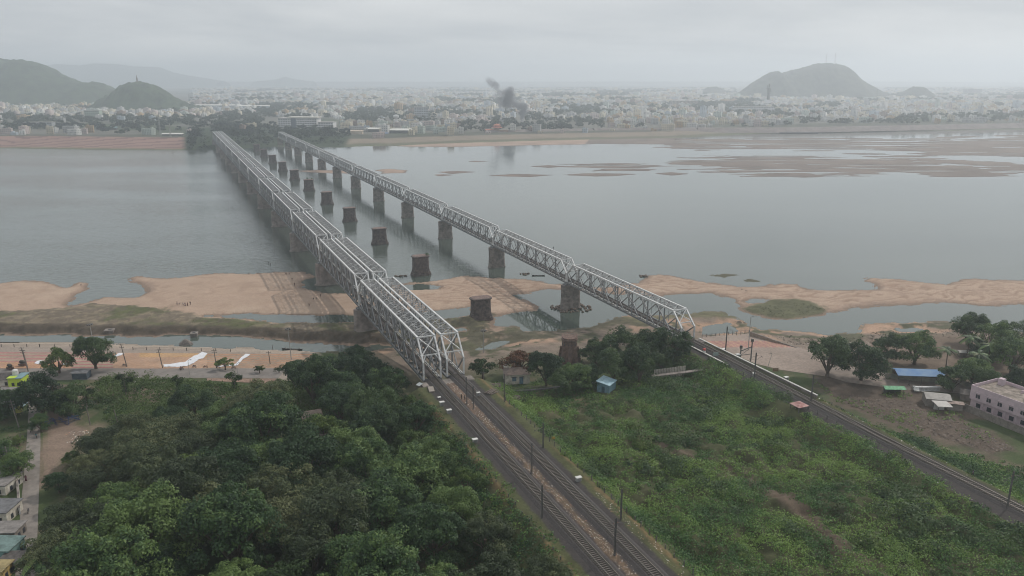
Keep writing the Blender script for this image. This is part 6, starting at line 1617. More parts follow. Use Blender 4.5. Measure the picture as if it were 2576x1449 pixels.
# motorbikes
TYRE = mat('tyre', (.015, .015, .015), .8)
def motorbike(px, py, rz, col, label, z=None, rider=None):
    if z is None: x, y, z = G(px, py)
    else: x, y = W(px, py, z)
    o = empty('motorbike', (x, y, z + .08), rz, label, 'motorbike', 'motorbikes on the ghat road and lane')
    for yy in (-.62, .62):
        b = MB(); ring = [(0, yy + .26 * math.cos(a), .3 + .26 * math.sin(a)) for a in np.linspace(0, 2 * math.pi, 15)]; b.tube(ring, [.055] * 15, 6, False); b.tube([(-.06, yy, .3), (.06, yy, .3)], [.06, .06], 8); b.build('wheel', TYRE, o)
    b = MB(); b.tube([(0, .5, .62), (0, .2, .82), (0, -.1, .72)], [.10, .17, .10], 8); b.build('fuel_tank', mat('bike_%s' % (col,), col, .35), o)
    b = MB(); b.tube([(0, -.05, .74), (0, -.4, .76), (0, -.75, .84)], [.09, .12, .07], 8); b.build('seat', TYRE, o)
    b = MB(); b.tube([(0, .62, .3), (0, .42, .95)], [.035, .035], 6); b.tube([(0, -.62, .3), (0, -.1, .45), (0, .35, .6)], [.04, .09, .06], 6); b.lathe([(.14, .25), (.16, .4), (.12, .55)], 8, (0, .05)); b.build('frame', DARK, o)
    b = MB(); b.tube([(-.34, .3, 1.02), (0, .42, .96), (.34, .3, 1.02)], [.02, .025, .02], 6); b.build('handlebar', DARK, o)
    b = MB(); b.lathe([(.03, .82), (.09, .86), (.09, .94), (.03, .98)], 8, (0, .52)); b.build('headlight', GREY, o)
    return o
for px, py, rz, col, lab in ((457, 930, 1.4, (.03, .03, .03), 'black motorbike next to the walking person on the ghat road'), (489, 925, 1.3, (.05, .05, .06), 'dark motorbike parked right of the long cloth strip'),
    (517, 926, 1.7, (.1, .02, .02), 'dark red motorbike parked between the cloth strips, left of the pole'), (549, 926, 1.2, (.3, .3, .32), 'silver motorbike parked at the foot of the utility pole'),
    (588, 928, 1.5, (.04, .04, .05), 'black motorbike parked below the narrower cloth strip'), (313, 922, 1.5, (.12, .12, .12), 'grey motorbike at the left end of the orange steps')):
    motorbike(px, py, rz, col, lab)
mbk = motorbike(80, 1086, .15, (.04, .04, .05), 'black motorbike ridden down the lane')
person(mbk.location.x, mbk.location.y - .2, mbk.location.z + .60, .15, 'sit', (.2, .2, .22), BLK, 'rider in grey on the motorbike in the lane')
motorbike(72, 1290, .4, (.05, .05, .06), 'motorbike parked at the lane edge below the white wall')
def rickshaw(px, py, rz, lab):
    x, y, z = G(px, py); o = empty('auto_rickshaw', (x, y, z + .08), rz, lab, 'auto rickshaw')
    b = MB(); b.box(-.65, .65, -1.3, .7, .3, .95); b.box(-.5, .5, .7, 1.25, .3, .8); b.build('body', mat('rick_dark', (.09, .05, .04), .5), o)
    b = MB(); b.tube([(0, -1.32, 1.45), (0, -.6, 1.62), (0, .3, 1.62), (0, .75, 1.5)], [.35, .62, .62, .4], 8); b.build('canopy', mat('rick_hood', (.05, .045, .04), .8), o)
    b = MB()
    for sx in (-.6, .6):
        for yy in (-1.25, .65): b.box(sx - .03, sx + .03, yy - .03, yy + .03, .9, 1.6)
    b.build('pillar', DARK, o)
    for c in ((-.6, -.85), (.6, -.85), (0, 1.0)):
        b = MB(); ring = [(c[0], c[1] + .2 * math.cos(a), .22 + .2 * math.sin(a)) for a in np.linspace(0, 2 * math.pi, 13)]; b.tube(ring, [.06] * 13, 6, False); b.build('wheel', TYRE, o)
rickshaw(56, 921, 1.4, 'dark auto rickshaw parked beside the double utility pole')
rickshaw(25, 930, 1.2, 'auto rickshaw beside the dark-roofed shop')
def car(px, py, z, rz, col, lab, pick=False):
    x, y = W(px, py, z); z = ground_z(x, y); o = empty('parked_car', (x, y, z + .05), rz, lab, 'car')
    m = mat('car_%s' % (col,), col, .3, .04, 1)
    b = MB(); prof = [(-2.0, .35), (-2.05, .75), (-1.5, .85), (-.95, 1.38), (.55, 1.4), (1.15, .92), (1.9, .8), (2.05, .55), (2.0, .35)]
    v = [(-.8, p, q) for p, q in prof] + [(.8, p, q) for p, q in prof]; n = len(prof)
    b.add(v, [tuple(range(n)), tuple(reversed(range(n, 2 * n)))] + [(i, i + n, (i + 1) % n + n, (i + 1) % n) for i in range(n)]); b.build('body', m, o)
    b = MB(); b.box(-.82, .82, -.9, .55, .95, 1.27); b.build('side_window', GLASSD, o); b = MB(); b.add([(-.7, .62, 1.38), (.7, .62, 1.38), (.7, 1.14, .96), (-.7, 1.14, .96)], [(0, 3, 2, 1)]); b.build('windscreen', GLASSD, o)
    for c in ((-.78, -1.25), (.78, -1.25), (-.78, 1.3), (.78, 1.3)): b = MB(); b.tube([(c[0] - .08, c[1], .3), (c[0] + .08, c[1], .3)], [.31, .31], 12); b.build('wheel', TYRE, o)
    for sx in (-.6, .6): b = MB(); b.box(sx - .15, sx + .15, 2.0, 2.07, .6, .74); b.build('headlight', GREY, o)
car(187, 995, 4, .6, (.12, .16, .2), 'dark blue-grey car parked under the trees behind the kiosk')
car(2303, 980, 4.6, -.3, (.5, .5, .48), 'white-topped vehicle parked between the green stall and the corrugated shed')
def boat(px, py, rz, L_, lab, occupants=()):
    x, y = W(px, py, 0); o = empty('boat', (x, y, 0), rz, lab, 'boat', 'dark wooden boats')
    b = MB(); n = 9; vs = []
    for i in range(n):
        t = i / (n - 1) * 2 - 1; w = (1 - abs(t) ** 2.2) * .62 + .04; s_ = .30 + .35 * abs(t) ** 3
        vs += [(t * L_ / 2, -w, s_), (t * L_ / 2 * .93, -w * .55, -.15 + .2 * abs(t) ** 3), (t * L_ / 2 * .93, w * .55, -.15 + .2 * abs(t) ** 3), (t * L_ / 2, w, s_), (t * L_ / 2 * .95, w * .85, s_ - .06), (t * L_ / 2 * .9, w * .4, .02), (t * L_ / 2 * .9, -w * .4, .02), (t * L_ / 2 * .95, -w * .85, s_ - .06)]
    fs = []
    for i in range(n - 1):
        for j in range(8): fs.append((i * 8 + j, (i + 1) * 8 + j, (i + 1) * 8 + (j + 1) % 8, i * 8 + (j + 1) % 8))
    b.add(vs, fs); b.build('hull', mat('boat_wood', (.04, .033, .03), .8, .2, 2), o)
    for t in (-.5, 0, .45): b = MB(); b.box(t * L_ / 2 - .12, t * L_ / 2 + .12, -.5, .5, .2, .25); b.build('thwart', mat('boat_seat', (.09, .075, .06), .8), o)
    return x, y
x_, y_ = boat(735, 880, -.12, 9.0, 'long dark boat moored in the canal at the river end of the wood')
person(x_ - 2.6, y_ + .3, .1, 0, 'sit', (.4, .38, .36), BLK, 'person in pale shirt sitting in the canal boat')
person(x_ + 3.0, y_ - .4, .1, 1, 'sit', (.05, .05, .05), BLK, 'person in black sitting in the canal boat')
boat(1354, 694, -.02, 7.5, 'small dark boat afloat beyond the lone bridge')
# small plants growing on two of the old piers
for k, (s_, n_, r_) in enumerate(((S0 + 2 * SPAN - 1.5, 126, 1.1), (S0 + 6 * SPAN, 121.5, 1.6), (S0 + 6 * SPAN, 125.6, .9))):
    g = np.random.default_rng(70 + k); x_, y_ = SN(s_, n_); v = g.normal(size=(170, 3)); v /= np.linalg.norm(v, axis=1)[:, None]
    V, F = leaf_quads(v * r_ * np.array([1.2, 1, .8]) * g.uniform(.5, 1, 170)[:, None], v, .4, g)
    o = link('bush', np_mesh('bush', V, F, LEAF_A), None, (x_, y_, 11.2 + r_ * .6)); tag(o, ['bush hanging on the top edge of the second old pier', 'small tree growing on the sixth old pier, left side of its top', 'low bush on the right side of the top of the sixth old pier'][k], 'bush')

# ------------------------------------------------------------------ far shore
def smap(pxs, pys, ws): return None
def far_xy(px, py, z): return W(px, py, z)
def ridge(name, prof, dist, depth, m, seed, amp=0.06, base=0.0, cols=90, dx=0.0):
    """hill: crest profile in P pixels (px, py) as seen at distance dist; built as a real mound with depth"""
    xs_ = []; hs = []
    for px, py in prof:
        b = (py - CYP) / FP; a = (px - CXP) / FP
        dy = math.cos(PITCH) - b * math.sin(PITCH); dz = -(math.sin(PITCH) + b * math.cos(PITCH)); t = dist / dy
        xs_.append(a * t); hs.append(CAM_H + dz * t)
    X = np.linspace(xs_[0], xs_[-1], cols); H = np.interp(X, xs_, hs) - base
    rows = 44; v = np.linspace(-1, 1, rows)
    XX = np.repeat(X[None, :], rows, 0); VV = np.repeat(v[:, None], cols, 1)
    YY = dist + VV * depth * (0.45 + 0.55 * np.clip(H / max(H.max(), 1), 0, 1))[None, :]
    env = np.cos(VV * math.pi / 2) ** 1.25
    nz = fbm(XX / (depth * .28), YY / (depth * .28), seed, 5)
    ZZ = base - 3 + (H[None, :] + 3) * env * (1 + amp * nz * 3 * (1 - env ** 3)) + np.abs(fbm(XX / 16, YY / 16, seed + 3, 3)) * 11 * env
    V = np.c_[XX.ravel(), YY.ravel(), ZZ.ravel()]
    i = (np.arange(rows - 1)[:, None] * cols + np.arange(cols - 1)[None, :]).ravel(); F = np.c_[i, i + 1, i + cols + 1, i + cols]
    return tag(link(name, np_mesh(name, V, F, m, True)), kind='structure')
HILLM = mat('hill_scrub', (0.036, 0.055, 0.024), .95, .5, .03, stain=(0.014, 0.026, 0.012))
HILLB = mat('bare_hill', (0.045, 0.052, 0.032), .95, .5, .022, stain=(0.016, 0.024, 0.014))
ridge('hill', [(1815, 262), (1835, 248), (1870, 231), (1895, 212), (1915, 199), (1938, 184), (1952, 180), (1965, 186), (1990, 179), (2020, 172), (2050, 163), (2075, 160), (2100, 162), (2118, 166), (2130, 178), (2150, 198), (2180, 215), (2205, 228), (2228, 240), (2240, 262)], 4000, 420, HILLB, 1, cols=160)
ridge('hill', [(2225, 262), (2243, 245), (2262, 235), (2280, 231), (2300, 220), (2315, 219), (2330, 229), (2350, 247), (2362, 262)], 3900, 180, HILLB, 2)
ridge('hill', [(1738, 252), (1752, 235), (1780, 222), (1800, 219), (1822, 227), (1840, 240), (1852, 252)], 4900, 220, HILLB, 3)
ridge('hill', [(240, 268), (262, 248), (290, 238), (303, 222), (322, 212), (340, 208), (360, 210), (378, 213), (398, 226), (420, 238), (450, 254), (480, 266), (500, 274)], 2500, 190, HILLM, 4, cols=130)
ridge('hill', [(-700, 262), (-420, 150), (-200, 128), (-60, 140), (0, 148), (30, 156), (45, 153), (75, 156), (100, 166), (120, 178), (150, 192), (185, 206), (210, 211), (235, 208), (258, 214), (275, 228), (290, 250)], 3100, 420, HILLM, 5, cols=200)
ridge('distant_hills', [(60, 200), (100, 166), (150, 162), (200, 166), (240, 160), (290, 162), (340, 168), (400, 170), (430, 182), (480, 192), (560, 204)], 9600, 600, HILLB, 6)
ridge('distant_hills', [(640, 206), (700, 200), (716, 193), (740, 200), (790, 206)], 10400, 300, HILLB, 7)

# city: walls in many pale tints; the largest buildings stand alone, the rest of the city is one mass
TINTS = [('white', (.62, .61, .58)), ('cream', (.58, .52, .40)), ('pale yellow', (.54, .49, .37)), ('pale grey', (.42, .42, .41)), ('pale green', (.42, .47, .42)), ('pale pink', (.50, .42, .39)), ('pale blue', (.40, .45, .49)), ('ochre', (.42, .30, .17)), ('brown', (.25, .18, .14))]
TM = [mat('city_' + t.replace(' ', '_'), tuple(np.array(c) * .95), .9, .14, .05) for t, c in TINTS]
CROOF = mat('city_roof', (.36, .34, .32), .95, .2, .05)
CWIN = mat('city_window', (.05, .055, .065), .4)
def city_meshes(seed, w, d, fl):
    """body with storeys, balconies, parapet, stair head and tank; windows, roof as parts"""
    r_ = random.Random(seed); h = fl * 3.2
    b = MB(); b.box(-w / 2, w / 2, -d / 2, d / 2, -2, h)
    for a in ((-w / 2, w / 2, -d / 2, -d / 2 + .25), (-w / 2, w / 2, d / 2 - .25, d / 2), (-w / 2, -w / 2 + .25, -d / 2 + .25, d / 2 - .25), (w / 2 - .25, w / 2, -d / 2 + .25, d / 2 - .25)): b.box(a[0], a[1], a[2], a[3], h + .001, h + .9)
    sx = r_.choice((-1, 1)); b.box(sx * w / 4 - 1.6, sx * w / 4 + 1.6, d / 2 - 4, d / 2 - .6, h + .01, h + 2.7)
    for k in range(1, fl):
        if r_.random() < .7: b.box(-w / 2 + .4, w / 2 - .4, -d / 2 - 1.1, -d / 2 - .01, k * 3.2 - .1, k * 3.2 + .75)
    win = MB()
    n = max(2, int(w / 3))
    for k in range(fl):
        for i in range(n):
            c = -w / 2 + (i + .5) * w / n; win.box(c - .55, c + .55, -d / 2 - .06, -d / 2 - .004, k * 3.2 + 1.0, k * 3.2 + 2.5)
        for i in range(max(2, int(d / 3.5))):
            c = -d / 2 + (i + .5) * d / max(2, int(d / 3.5))
            for sg in (-1, 1): win.box(sg * (w / 2 + .03) - .03, sg * (w / 2 + .03) + .03, c - .5, c + .5, k * 3.2 + 1.0, k * 3.2 + 2.4)
    rf = MB(); rf.box(-w / 2 + .26, w / 2 - .26, -d / 2 + .26, d / 2 - .26, h + .002, h + .08); rf.lathe([(.8, h + .09), (.8, h + 1.6), (.3, h + 1.8)], 8, (-sx * w / 4, 0))
    return b, win, rf
CV = []
for i in range(9):
    w = [8, 10, 12, 14, 9, 18, 11, 22, 10][i]; d = [9, 9, 11, 10, 12, 11, 9, 12, 8][i]; fl = [2, 3, 3, 4, 2, 3, 4, 3, 1][i]
    b, win, rf = city_meshes(i, w, d, fl); CV.append((b, win.mesh('window', CWIN), rf.mesh('roof', CROOF), w, d, fl))
CBODY = {}
def city_building(x, y, z, rz, v, t, label, group, sc=1.0):
    b, win, rf, w, d, fl = CV[v]
    if (v, t) not in CBODY: CBODY[(v, t)] = b.mesh('walls', TM[t])
    o = link('city_building', CBODY[(v, t)], None, (x, y, z), rz, sc); tag(o, label, 'building', group)
    link('window', win, o); link('roof', rf, o)
# candidates across the far shore
def lft_of(x, y): return x + 0.46 * (y - 1250) + 440 < 20
NC = 60000
g = np.random.default_rng(99)
Yc = 1280 + (g.random(NC) ** 0.62) * 6200
Xc = g.uniform(-.74, .74, NC) * (Yc + 60)
fd = sdist(FAR, Xc, Yc, 700)
Pz = 1945.4; zc_ = Yc * math.cos(PITCH) + (CAM_H - 6) * math.sin(PITCH)
px_ = CXP + Xc / zc_ * FP; py_ = CYP + FP * (((CAM_H - 6) * math.cos(PITCH) - Yc * math.sin(PITCH)) / zc_)
off = np.where(px_ < 480, 112, np.where(px_ < 900, 230, 98))
ok = fd > off
# big wooded tracts seen in the photograph (P boxes)
tracts = [(0, 298, 480, 336), (1240, 318, 1500, 330), (1800, 318, 1880, 328), (2100, 312, 2200, 324), (470, 300, 700, 345), (560, 286, 690, 300), (0, 292, 70, 330), (120, 300, 520, 336), (860, 288, 1120, 312), (1225, 302, 1520, 326), (1740, 262, 1900, 282), (2050, 262, 2120, 276), (900, 276, 1000, 290), (640, 262, 760, 288), (1400, 268, 1520, 276), (2240, 300, 2330, 318), (2480, 290, 2576, 306)]
wd = np.zeros(NC)
for a, b_, c, d_ in tracts: wd = np.maximum(wd, ((px_ > a) & (px_ < c) & (py_ > b_) & (py_ < d_)).astype(float))
wn = fbm(Xc / 230, Yc / 330, 700, 4) + .55 * fbm(Xc / 70, Yc / 120, 705, 3)
woody = (wd > 0) & (g.random(NC) < .93) | (wn > .24)
ok &= ~((px_ > 660) & (px_ < 860) & (py_ > 300) & (py_ < 338))
ok &= ~((np.abs(px_ - 1310) < 14) & (py_ > 292) & (py_ < 312))
def on_hill(px, py):
    m = np.zeros(px.shape, bool)
    for a, b_, t in ((1850, 2225, 247), (255, 480, 268), (-200, 270, 240)): m |= (px > a) & (px < b_) & (py < t)
    return m
ok &= ~on_hill(px_, py_)
idx = np.where(ok)[0]; idx = idx[np.argsort(Yc[idx])]
grid = {}; keepB = []; keepT = []
for i in idx:
    x, y = Xc[i], Yc[i]; r_ = 15 if y < 2600 else 21 if y < 4000 else 34
    w = woody[i]
    r_ = r_ * (.82 if w else 1.0)
    cx_, cy_2 = int(x // 36), int(y // 36); bad = False
    for a in (-1, 0, 1):
        for b_ in (-1, 0, 1):
            for (u, v) in grid.get((cx_ + a, cy_2 + b_), ()):
                if (u - x) ** 2 + (v - y) ** 2 < r_ * r_: bad = True; break
            if bad: break
        if bad: break
    if bad: continue
    grid.setdefault((cx_, cy_2), []).append((x, y)); (keepT if w else keepB).append(i)
print('city', len(keepB), 'trees', len(keepT))
zB = terrain(Xc[keepB], Yc[keepB]); zT = terrain(Xc[keepT], Yc[keepT])
def where_far(px, py):
    if px < 250: a = 'under the long wooded hill'
    elif px < 480: a = 'below the pointed wooded hill'
    elif px < 700: a = 'beyond the far end of the twin bridge'
    elif px < 1000: a = 'near the long white institute'
    elif px < 1240: a = 'between the white institute and the smoke'
    elif px < 1420: a = 'behind the park under the smoke'
    elif px < 1800: a = 'on the bank right of the smoke'
    elif px < 2100: a = 'on the bank left of the big hill'
    elif px < 2300: a = 'on the bank below the big hill'
    else: a = 'on the bank farthest right'
    return a
nB = 265
rowz = lambda y: 'front row' if y < 1560 else 'second rows'
for q, (i, z) in enumerate(zip(keepB[:nB], zB[:nB])):
    v = int(g.integers(0, 9)); t = int(g.choice(9, p=[.25, .17, .11, .14, .07, .09, .06, .07, .04]))
    city_building(float(Xc[i]), float(Yc[i]), float(z), float(g.uniform(-.5, .5)), v, t, '%s %s flat-roofed block %s, %s' % (['low', 'squat', 'mid-size', 'tall', 'deep', 'wide', 'slim tall', 'very wide', 'tiny'][v], TINTS[t][0], where_far(px_[i], py_[i]), 'front' if Yc[i] < 1560 else 'behind'), 'city blocks across the river', float(g.uniform(.85, 1.15)))
# the rest of the city as one mass
def city_mass(ids, zs):
    Vs = []; Fs = []; Ms = []; o = 0
    for i, z in zip(ids, zs):
        x, y = Xc[i], Yc[i]; far_ = y > 3000
        w = g.uniform(9, 24) * (1.4 if far_ else 1); d = g.uniform(9, 17) * (1.25 if far_ else 1); h = g.choice([3.3, 3.3, 6.5, 6.5, 9.7, 12.9]) * (1.1 if far_ else 1)
        if g.random() < .02: h = g.uniform(16, 30)
        a = g.uniform(-.6, .6); ca, sa = math.cos(a), math.sin(a); t = int(g.choice(9, p=[.25, .17, .11, .14, .07, .09, .06, .07, .04]))
        def bx(x0, x1, y0, y1, z0, z1, m):
            nonlocal o
            c = np.array([(x0, y0, z0), (x1, y0, z0), (x1, y1, z0), (x0, y1, z0), (x0, y0, z1), (x1, y0, z1), (x1, y1, z1), (x0, y1, z1)])
            Vs.append(np.c_[x + c[:, 0] * ca - c[:, 1] * sa, y + c[:, 0] * sa + c[:, 1] * ca, z + c[:, 2]])
            Fs.append(np.array([(4, 5, 6, 7), (0, 1, 5, 4), (1, 2, 6, 5), (2, 3, 7, 6), (3, 0, 4, 7)]) + o); Ms.extend([m] * 5 if m == 10 else [9, m, m, m, m]); o += 8
        bx(-w / 2, w / 2, -d / 2, d / 2, -2, h, t)
        bx(-w / 6, w / 5, -d / 5, d / 4, h, h + 2.6, t)
        if y < 3400:
            k = 0
            while (k + 1) * 3.2 <= h + .2:
                nw = max(2, int(w / 4))
                for j in range(nw):
                    c = -w / 2 + (j + .5) * w / nw; bx(c - .8, c + .8, -d / 2 - .08, -d / 2 - .01, k * 3.2 + 1.0, k * 3.2 + 2.5, 10)
                k += 1
    return tag(link('city', np_mesh('city', np.vstack(Vs), np.vstack(Fs), TM + [CROOF, CWIN], False, None, np.array(Ms))), kind='stuff')
city_mass(keepB[nB:], zB[nB:])
# far trees
FARV = [crown_mesh('crown', 300 + i, 6.0, 9.5, 1.0, 9, 16, 2.1, LEAF_F, .8, 4) for i in range(5)]
def bank_tree(x, y, z, sc, label, v):
    o = link('bank_tree', FARV[v], None, (x, y, z), rnd.uniform(0, 6), (sc, sc, sc * rnd.uniform(.85, 1.15))); tag(o, label, 'tree', 'trees on the far bank')
nT = 130
for q, (i, z) in enumerate(zip(keepT[:nT], zT[:nT])):
    sc = float(g.uniform(.8, 1.5)); bank_tree(float(Xc[i]), float(Yc[i]), float(z), sc, '%s dark tree %s' % ('large' if sc > 1.25 else 'small' if sc < .95 else 'rounded', where_far(px_[i], py_[i])), int(g.integers(0, 5)))
# wooded bank at the bridge ends, down to the water
BK = WP([(475, 374), (560, 369), (600, 366), (640, 366), (700, 358), (780, 360), (862, 362), (880, 345), (840, 328), (700, 322), (560, 322), (500, 335), (468, 345)], 3)
lo, hi = BK.min(0), BK.max(0); pl = []
for _ in range(4000):
    p = g.uniform(lo, hi); s, n = to_sn(*p)
    if sdist(BK, p[:1], p[1:], 20)[0] < 2 or 60 < n < 88 or 162 < n < 176: continue
    if any((p[0] - a) ** 2 + (p[1] - b_) ** 2 < 12.5 ** 2 for a, b_ in pl): continue
    pl.append(tuple(p))
    if len(pl) >= 120: break
zz_ = terrain(np.array([p[0] for p in pl]), np.array([p[1] for p in pl]))
for (x, y), z in zip(pl, zz_):
    s, n = to_sn(x, y); sc = rnd.uniform(.8, 1.35)
    bank_tree(x, y, float(z), sc, '%s tree on the wooded far bank %s' % ('large' if sc > 1.15 else 'small' if sc < .95 else 'rounded', 'left of the twin bridge end' if n < 74 else 'between the two bridge ends' if n < 169 else 'right of the lone bridge end'), rnd.randrange(5))
def tree_mass(ids, zs):
    Vs = []; Fs = []; o = 0; bases = []
    for me in FARV:
        n = len(me.vertices); a = np.empty(n * 3, np.float32); me.vertices.foreach_get('co', a); bases.append(a.reshape(-1, 3))
    thin = [b.reshape(-1, 4, 3) for b in bases]
    for i, z in zip(ids, zs):
        k = thin[int(g.integers(0, 5))]; st = 2 if Yc[i] < 2600 else 4; k = k[g.integers(0, st)::st]
        sc = g.uniform(.8, 1.5) * (1.0 if Yc[i] < 3200 else 1.5); a = g.uniform(0, 6.28)
        c = k.mean(1, keepdims=True); k = c + (k - c) * (1.25 if st == 2 else 1.7)
        q = k.reshape(-1, 3) * sc
        Vs.append(np.c_[Xc[i] + q[:, 0] * math.cos(a) - q[:, 1] * math.sin(a), Yc[i] + q[:, 0] * math.sin(a) + q[:, 1] * math.cos(a), z + q[:, 2]])
    V = np.vstack(Vs); F = np.arange(len(V)).reshape(-1, 4)
    print('tree mass quads', len(F))
    return tag(link('woodland', np_mesh('woodland', V, F, LEAF_F)), kind='stuff')
tree_mass(keepT[nT:], zT[nT:])
scrub('undergrowth', BK, 900, 80, 1.5, 4.5, 1.5, 34, LEAF_F, lambda x, y, s, n: ~((n > 64) & (n < 84)) & ~((n > 164) & (n < 175)), 0.9)
# trees on the wooded hills, as cover
def hill_cover(prof_box, n_, seed, size):
    pass

# single landmarks of the far side
def at_far(px, py, z): 
    x, y = W(px, py, z); return x, y
def slab_block(name, px, py, z0, w, d, fl, fh, rz, lab, wc, cat='building', roofc=CROOF, strips=True, top=None):
    x, y = W(px, py, z0); o = empty(name, (x, y, z0), rz, lab, cat); h = fl * fh
    b = MB(); b.box(-w / 2, w / 2, -d / 2, d / 2, -2, h)
    n = max(3, int(w / 5))
    for j in range(1, n): c = -w / 2 + j * w / n; b.box(c - .8, c + .8, -d / 2 - .2, -d / 2 + .1, .2, h - .2)
    b.build('wall', wc, o)
    b = MB(); b.box(-w / 2 - .6, w / 2 + .6, -d / 2 - .6, d / 2 + .6, h + .01, h + .8); b.build('roof', roofc, o)
    n = max(3, int(w / 5))
    for k in range(fl):
        b = MB()
        b.box(-w / 2 + 1, w / 2 - 1, -d / 2 - .1, -d / 2 - .01, k * fh + fh * .3, k * fh + fh * .75); b.build('window', CWIN, o)
        b = MB(); b.box(-w / 2 - .1, -w / 2 - .01, -d / 2 + 1, d / 2 - 1, k * fh + fh * .3, k * fh + fh * .75); b.build('window', CWIN, o)
    return o
CW = mat('institute_white', (.60, .60, .60), .9, .08, .05)
i_ = slab_block('institute', 755, 322, 7, 82, 26, 5, 4.0, -.12, 'long white five-storey institute with open top floor right of the twin bridge end', CW)
b = MB(); b.box(-22, 44, -14.5, 14.5, 21.3, 22.6); b.build('top_slab', mat('cream_slab', (.66, .63, .56), .8, .06, .05), i_)
b = MB()
for k in range(14): b.box(-20 + k * 4.7, -19.2 + k * 4.7, -13.5, -12.8, 16.4, 21.3)
b.build('column', CW, i_)
b = MB(); b.box(-13, -3, -14, -12.99, -1, 20.2); b.build('dark_bay', mat('bay_grey', (.12, .14, .17), .7), i_)
slab_block('institute', 812, 322, 7, 52, 20, 3, 4.0, -.12, 'lower white wing at the right end of the long institute', CW)
slab_block('tower_block', 1060, 300, 7, 34, 20, 7, 4.2, .15, 'pale grey high block with dark floor bands, left of the smoke', mat('tower_grey', (.40, .42, .44), .9, .06, .05))
slab_block('tower_block', 98, 318, 9, 62, 14, 2, 4.2, .02, 'long two-storey grey building above the left ghat', mat('tower_grey', (0, 0, 0)))
slab_block('tower_block', 237, 300, 9, 36, 16, 5, 4.2, .02, 'plain pale green block among trees below the pointed hill', mat('mint_wall', (.36, .43, .35), .9, .06, .05))
slab_block('tower_block', 1895, 283, 8, 120, 24, 4, 4.0, .05, 'long white pillared building below the tall dark statue', CW)
slab_block('tower_block', 1720, 268, 8, 90, 30, 5, 4.0, .05, 'long pale brown block left of the big hill', mat('buff_wall', (.42, .35, .29), .9, .06, .05))
slab_block('tower_block', 2130, 286, 8, 130, 18, 3, 3.8, .03, 'long pale two-part terrace behind the trees below the big hill', mat('pale_terrace', (.48, .46, .43), .9, .06, .05))
slab_block('tower_block', 2445, 240, 8, 90, 40, 9, 4, .1, 'hazy high block far behind at the right', mat('haze_wall', (.30, .31, .33), .9, .06, .05))
def long_shed(px, py, z0, w, d, h, rz, lab, rc, wc):
    x, y = W(px, py, z0); o = empty('long_shed', (x, y, z0), rz, lab, 'shed', 'long sheds on the far bank')
    b = MB(); b.box(-w / 2, w / 2, -d / 2, d / 2, -1, h - .1); b.build('wall', wc, o)
    b = MB(); e = 1.0; b.add([(-w / 2 - e, -d / 2 - e, h), (w / 2 + e, -d / 2 - e, h), (w / 2 + e, 0, h + d * .22), (-w / 2 - e, 0, h + d * .22), (w / 2 + e, d / 2 + e, h), (-w / 2 - e, d / 2 + e, h)], [(0, 1, 2, 3), (3, 2, 4, 5), (1, 4, 2), (5, 0, 3), (5, 4, 1, 0)]); b.build('roof', rc, o)
WR = mat('far_white_roof', (.68, .67, .62), .7, .05, .05)
DW = mat('far_dark_wall', (.10, .10, .10), .9)
long_shed(1000, 334, 7, 52, 14, 5, -.05, 'long bright cream-roofed shed on the far bank right of the lone bridge', WR, DW)
long_shed(945, 331, 7, 26, 12, 5, -.05, 'short cream-roofed shed left of the long one on the far bank', WR, DW)
long_shed(898, 338, 6, 22, 10, 6, -.05, 'cream two-level boat house on the far bank near the lone bridge end', mat('cream_wall', (.5, .42, .33), .9, .1, .1), mat('cream_wall', (0, 0, 0)))
long_shed(965, 340, 4, 16, 9, 3, .1, 'blue-grey tarpaulin shelter on the far bank slope', mat('far_blue', (.18, .23, .32), .8, .1, .1), DW)
long_shed(550, 272, 8, 150, 16, 9, .02, 'long pale station roof beyond the twin bridge, left half', WR, mat('station_wall', (.38, .42, .46), .9, .1, .1))
long_shed(640, 273, 8, 100, 16, 8, .02, 'long pale station roof beyond the twin bridge, right half', WR, mat('station_wall', (0, 0, 0)))
long_shed(435, 343, 9, 34, 8, 4, -.02, 'white-roofed shed at the right end of the left ghat', WR, DW)
long_shed(270, 326, 9, 38, 9, 4, -.02, 'teal and pale roofed shed behind the left ghat', mat('far_teal', (.25, .38, .40), .8, .1, .1), DW)
long_shed(2010, 336, 7, 70, 4, 2, .0, 'dark landing wall and hut group on the far embankment below the big hill', DW, DW)
long_shed(2540, 254, 7, 80, 20, 8, .0, 'bright white warehouse roofs far behind at the right', WR, WR)
x_, y_ = W(1250, 330, 8); o = empty('pavilion', (x_, y_, 8), 0, 'pavilion with two-tier red roof on the far bank park', 'pavilion')
b = MB(); b.box(-22, 22, -5, 5, -1, 2.6); b.box(-5, 5, -5, 5, 2.61, 7); b.build('wall', mat('pav_wall', (.30, .2, .15), .9), o)
b = MB(); b.lathe([(11, 7.02), (6, 9.0), (5, 9.05), (5, 11), (8.5, 11.05), (2, 14)], 8); b.add([(-23, -6, 2.61), (-5.2, -6, 2.61), (-5.2, 6, 2.61), (-23, 6, 2.61), (-20, 0, 4.2), (-6, 0, 4.2)], [(0, 1, 5, 4), (1, 2, 5), (2, 3, 4, 5), (3, 0, 4)]); b.build('roof', mat('pav_roof', (.42, .14, .09), .8), o)
x_, y_ = W(997, 318, 7); o = empty('water_tower', (x_, y_, 7), 0, 'pale mushroom-shaped water tower on the far bank', 'water tower')
b = MB(); b.lathe([(3.2, -1), (2.3, 14), (2.6, 16)], 12); b.build('shaft', CW, o); b = MB(); b.lathe([(2.8, 16.01), (6.2, 19), (6.2, 23), (1, 24.5)], 14); b.build('tank', CW, o)
x_, y_ = W(572, 285, 7); o = empty('water_tower', (x_, y_, 7), 0, 'cream and brown tower beside the railway beyond the twin bridge', 'water tower')
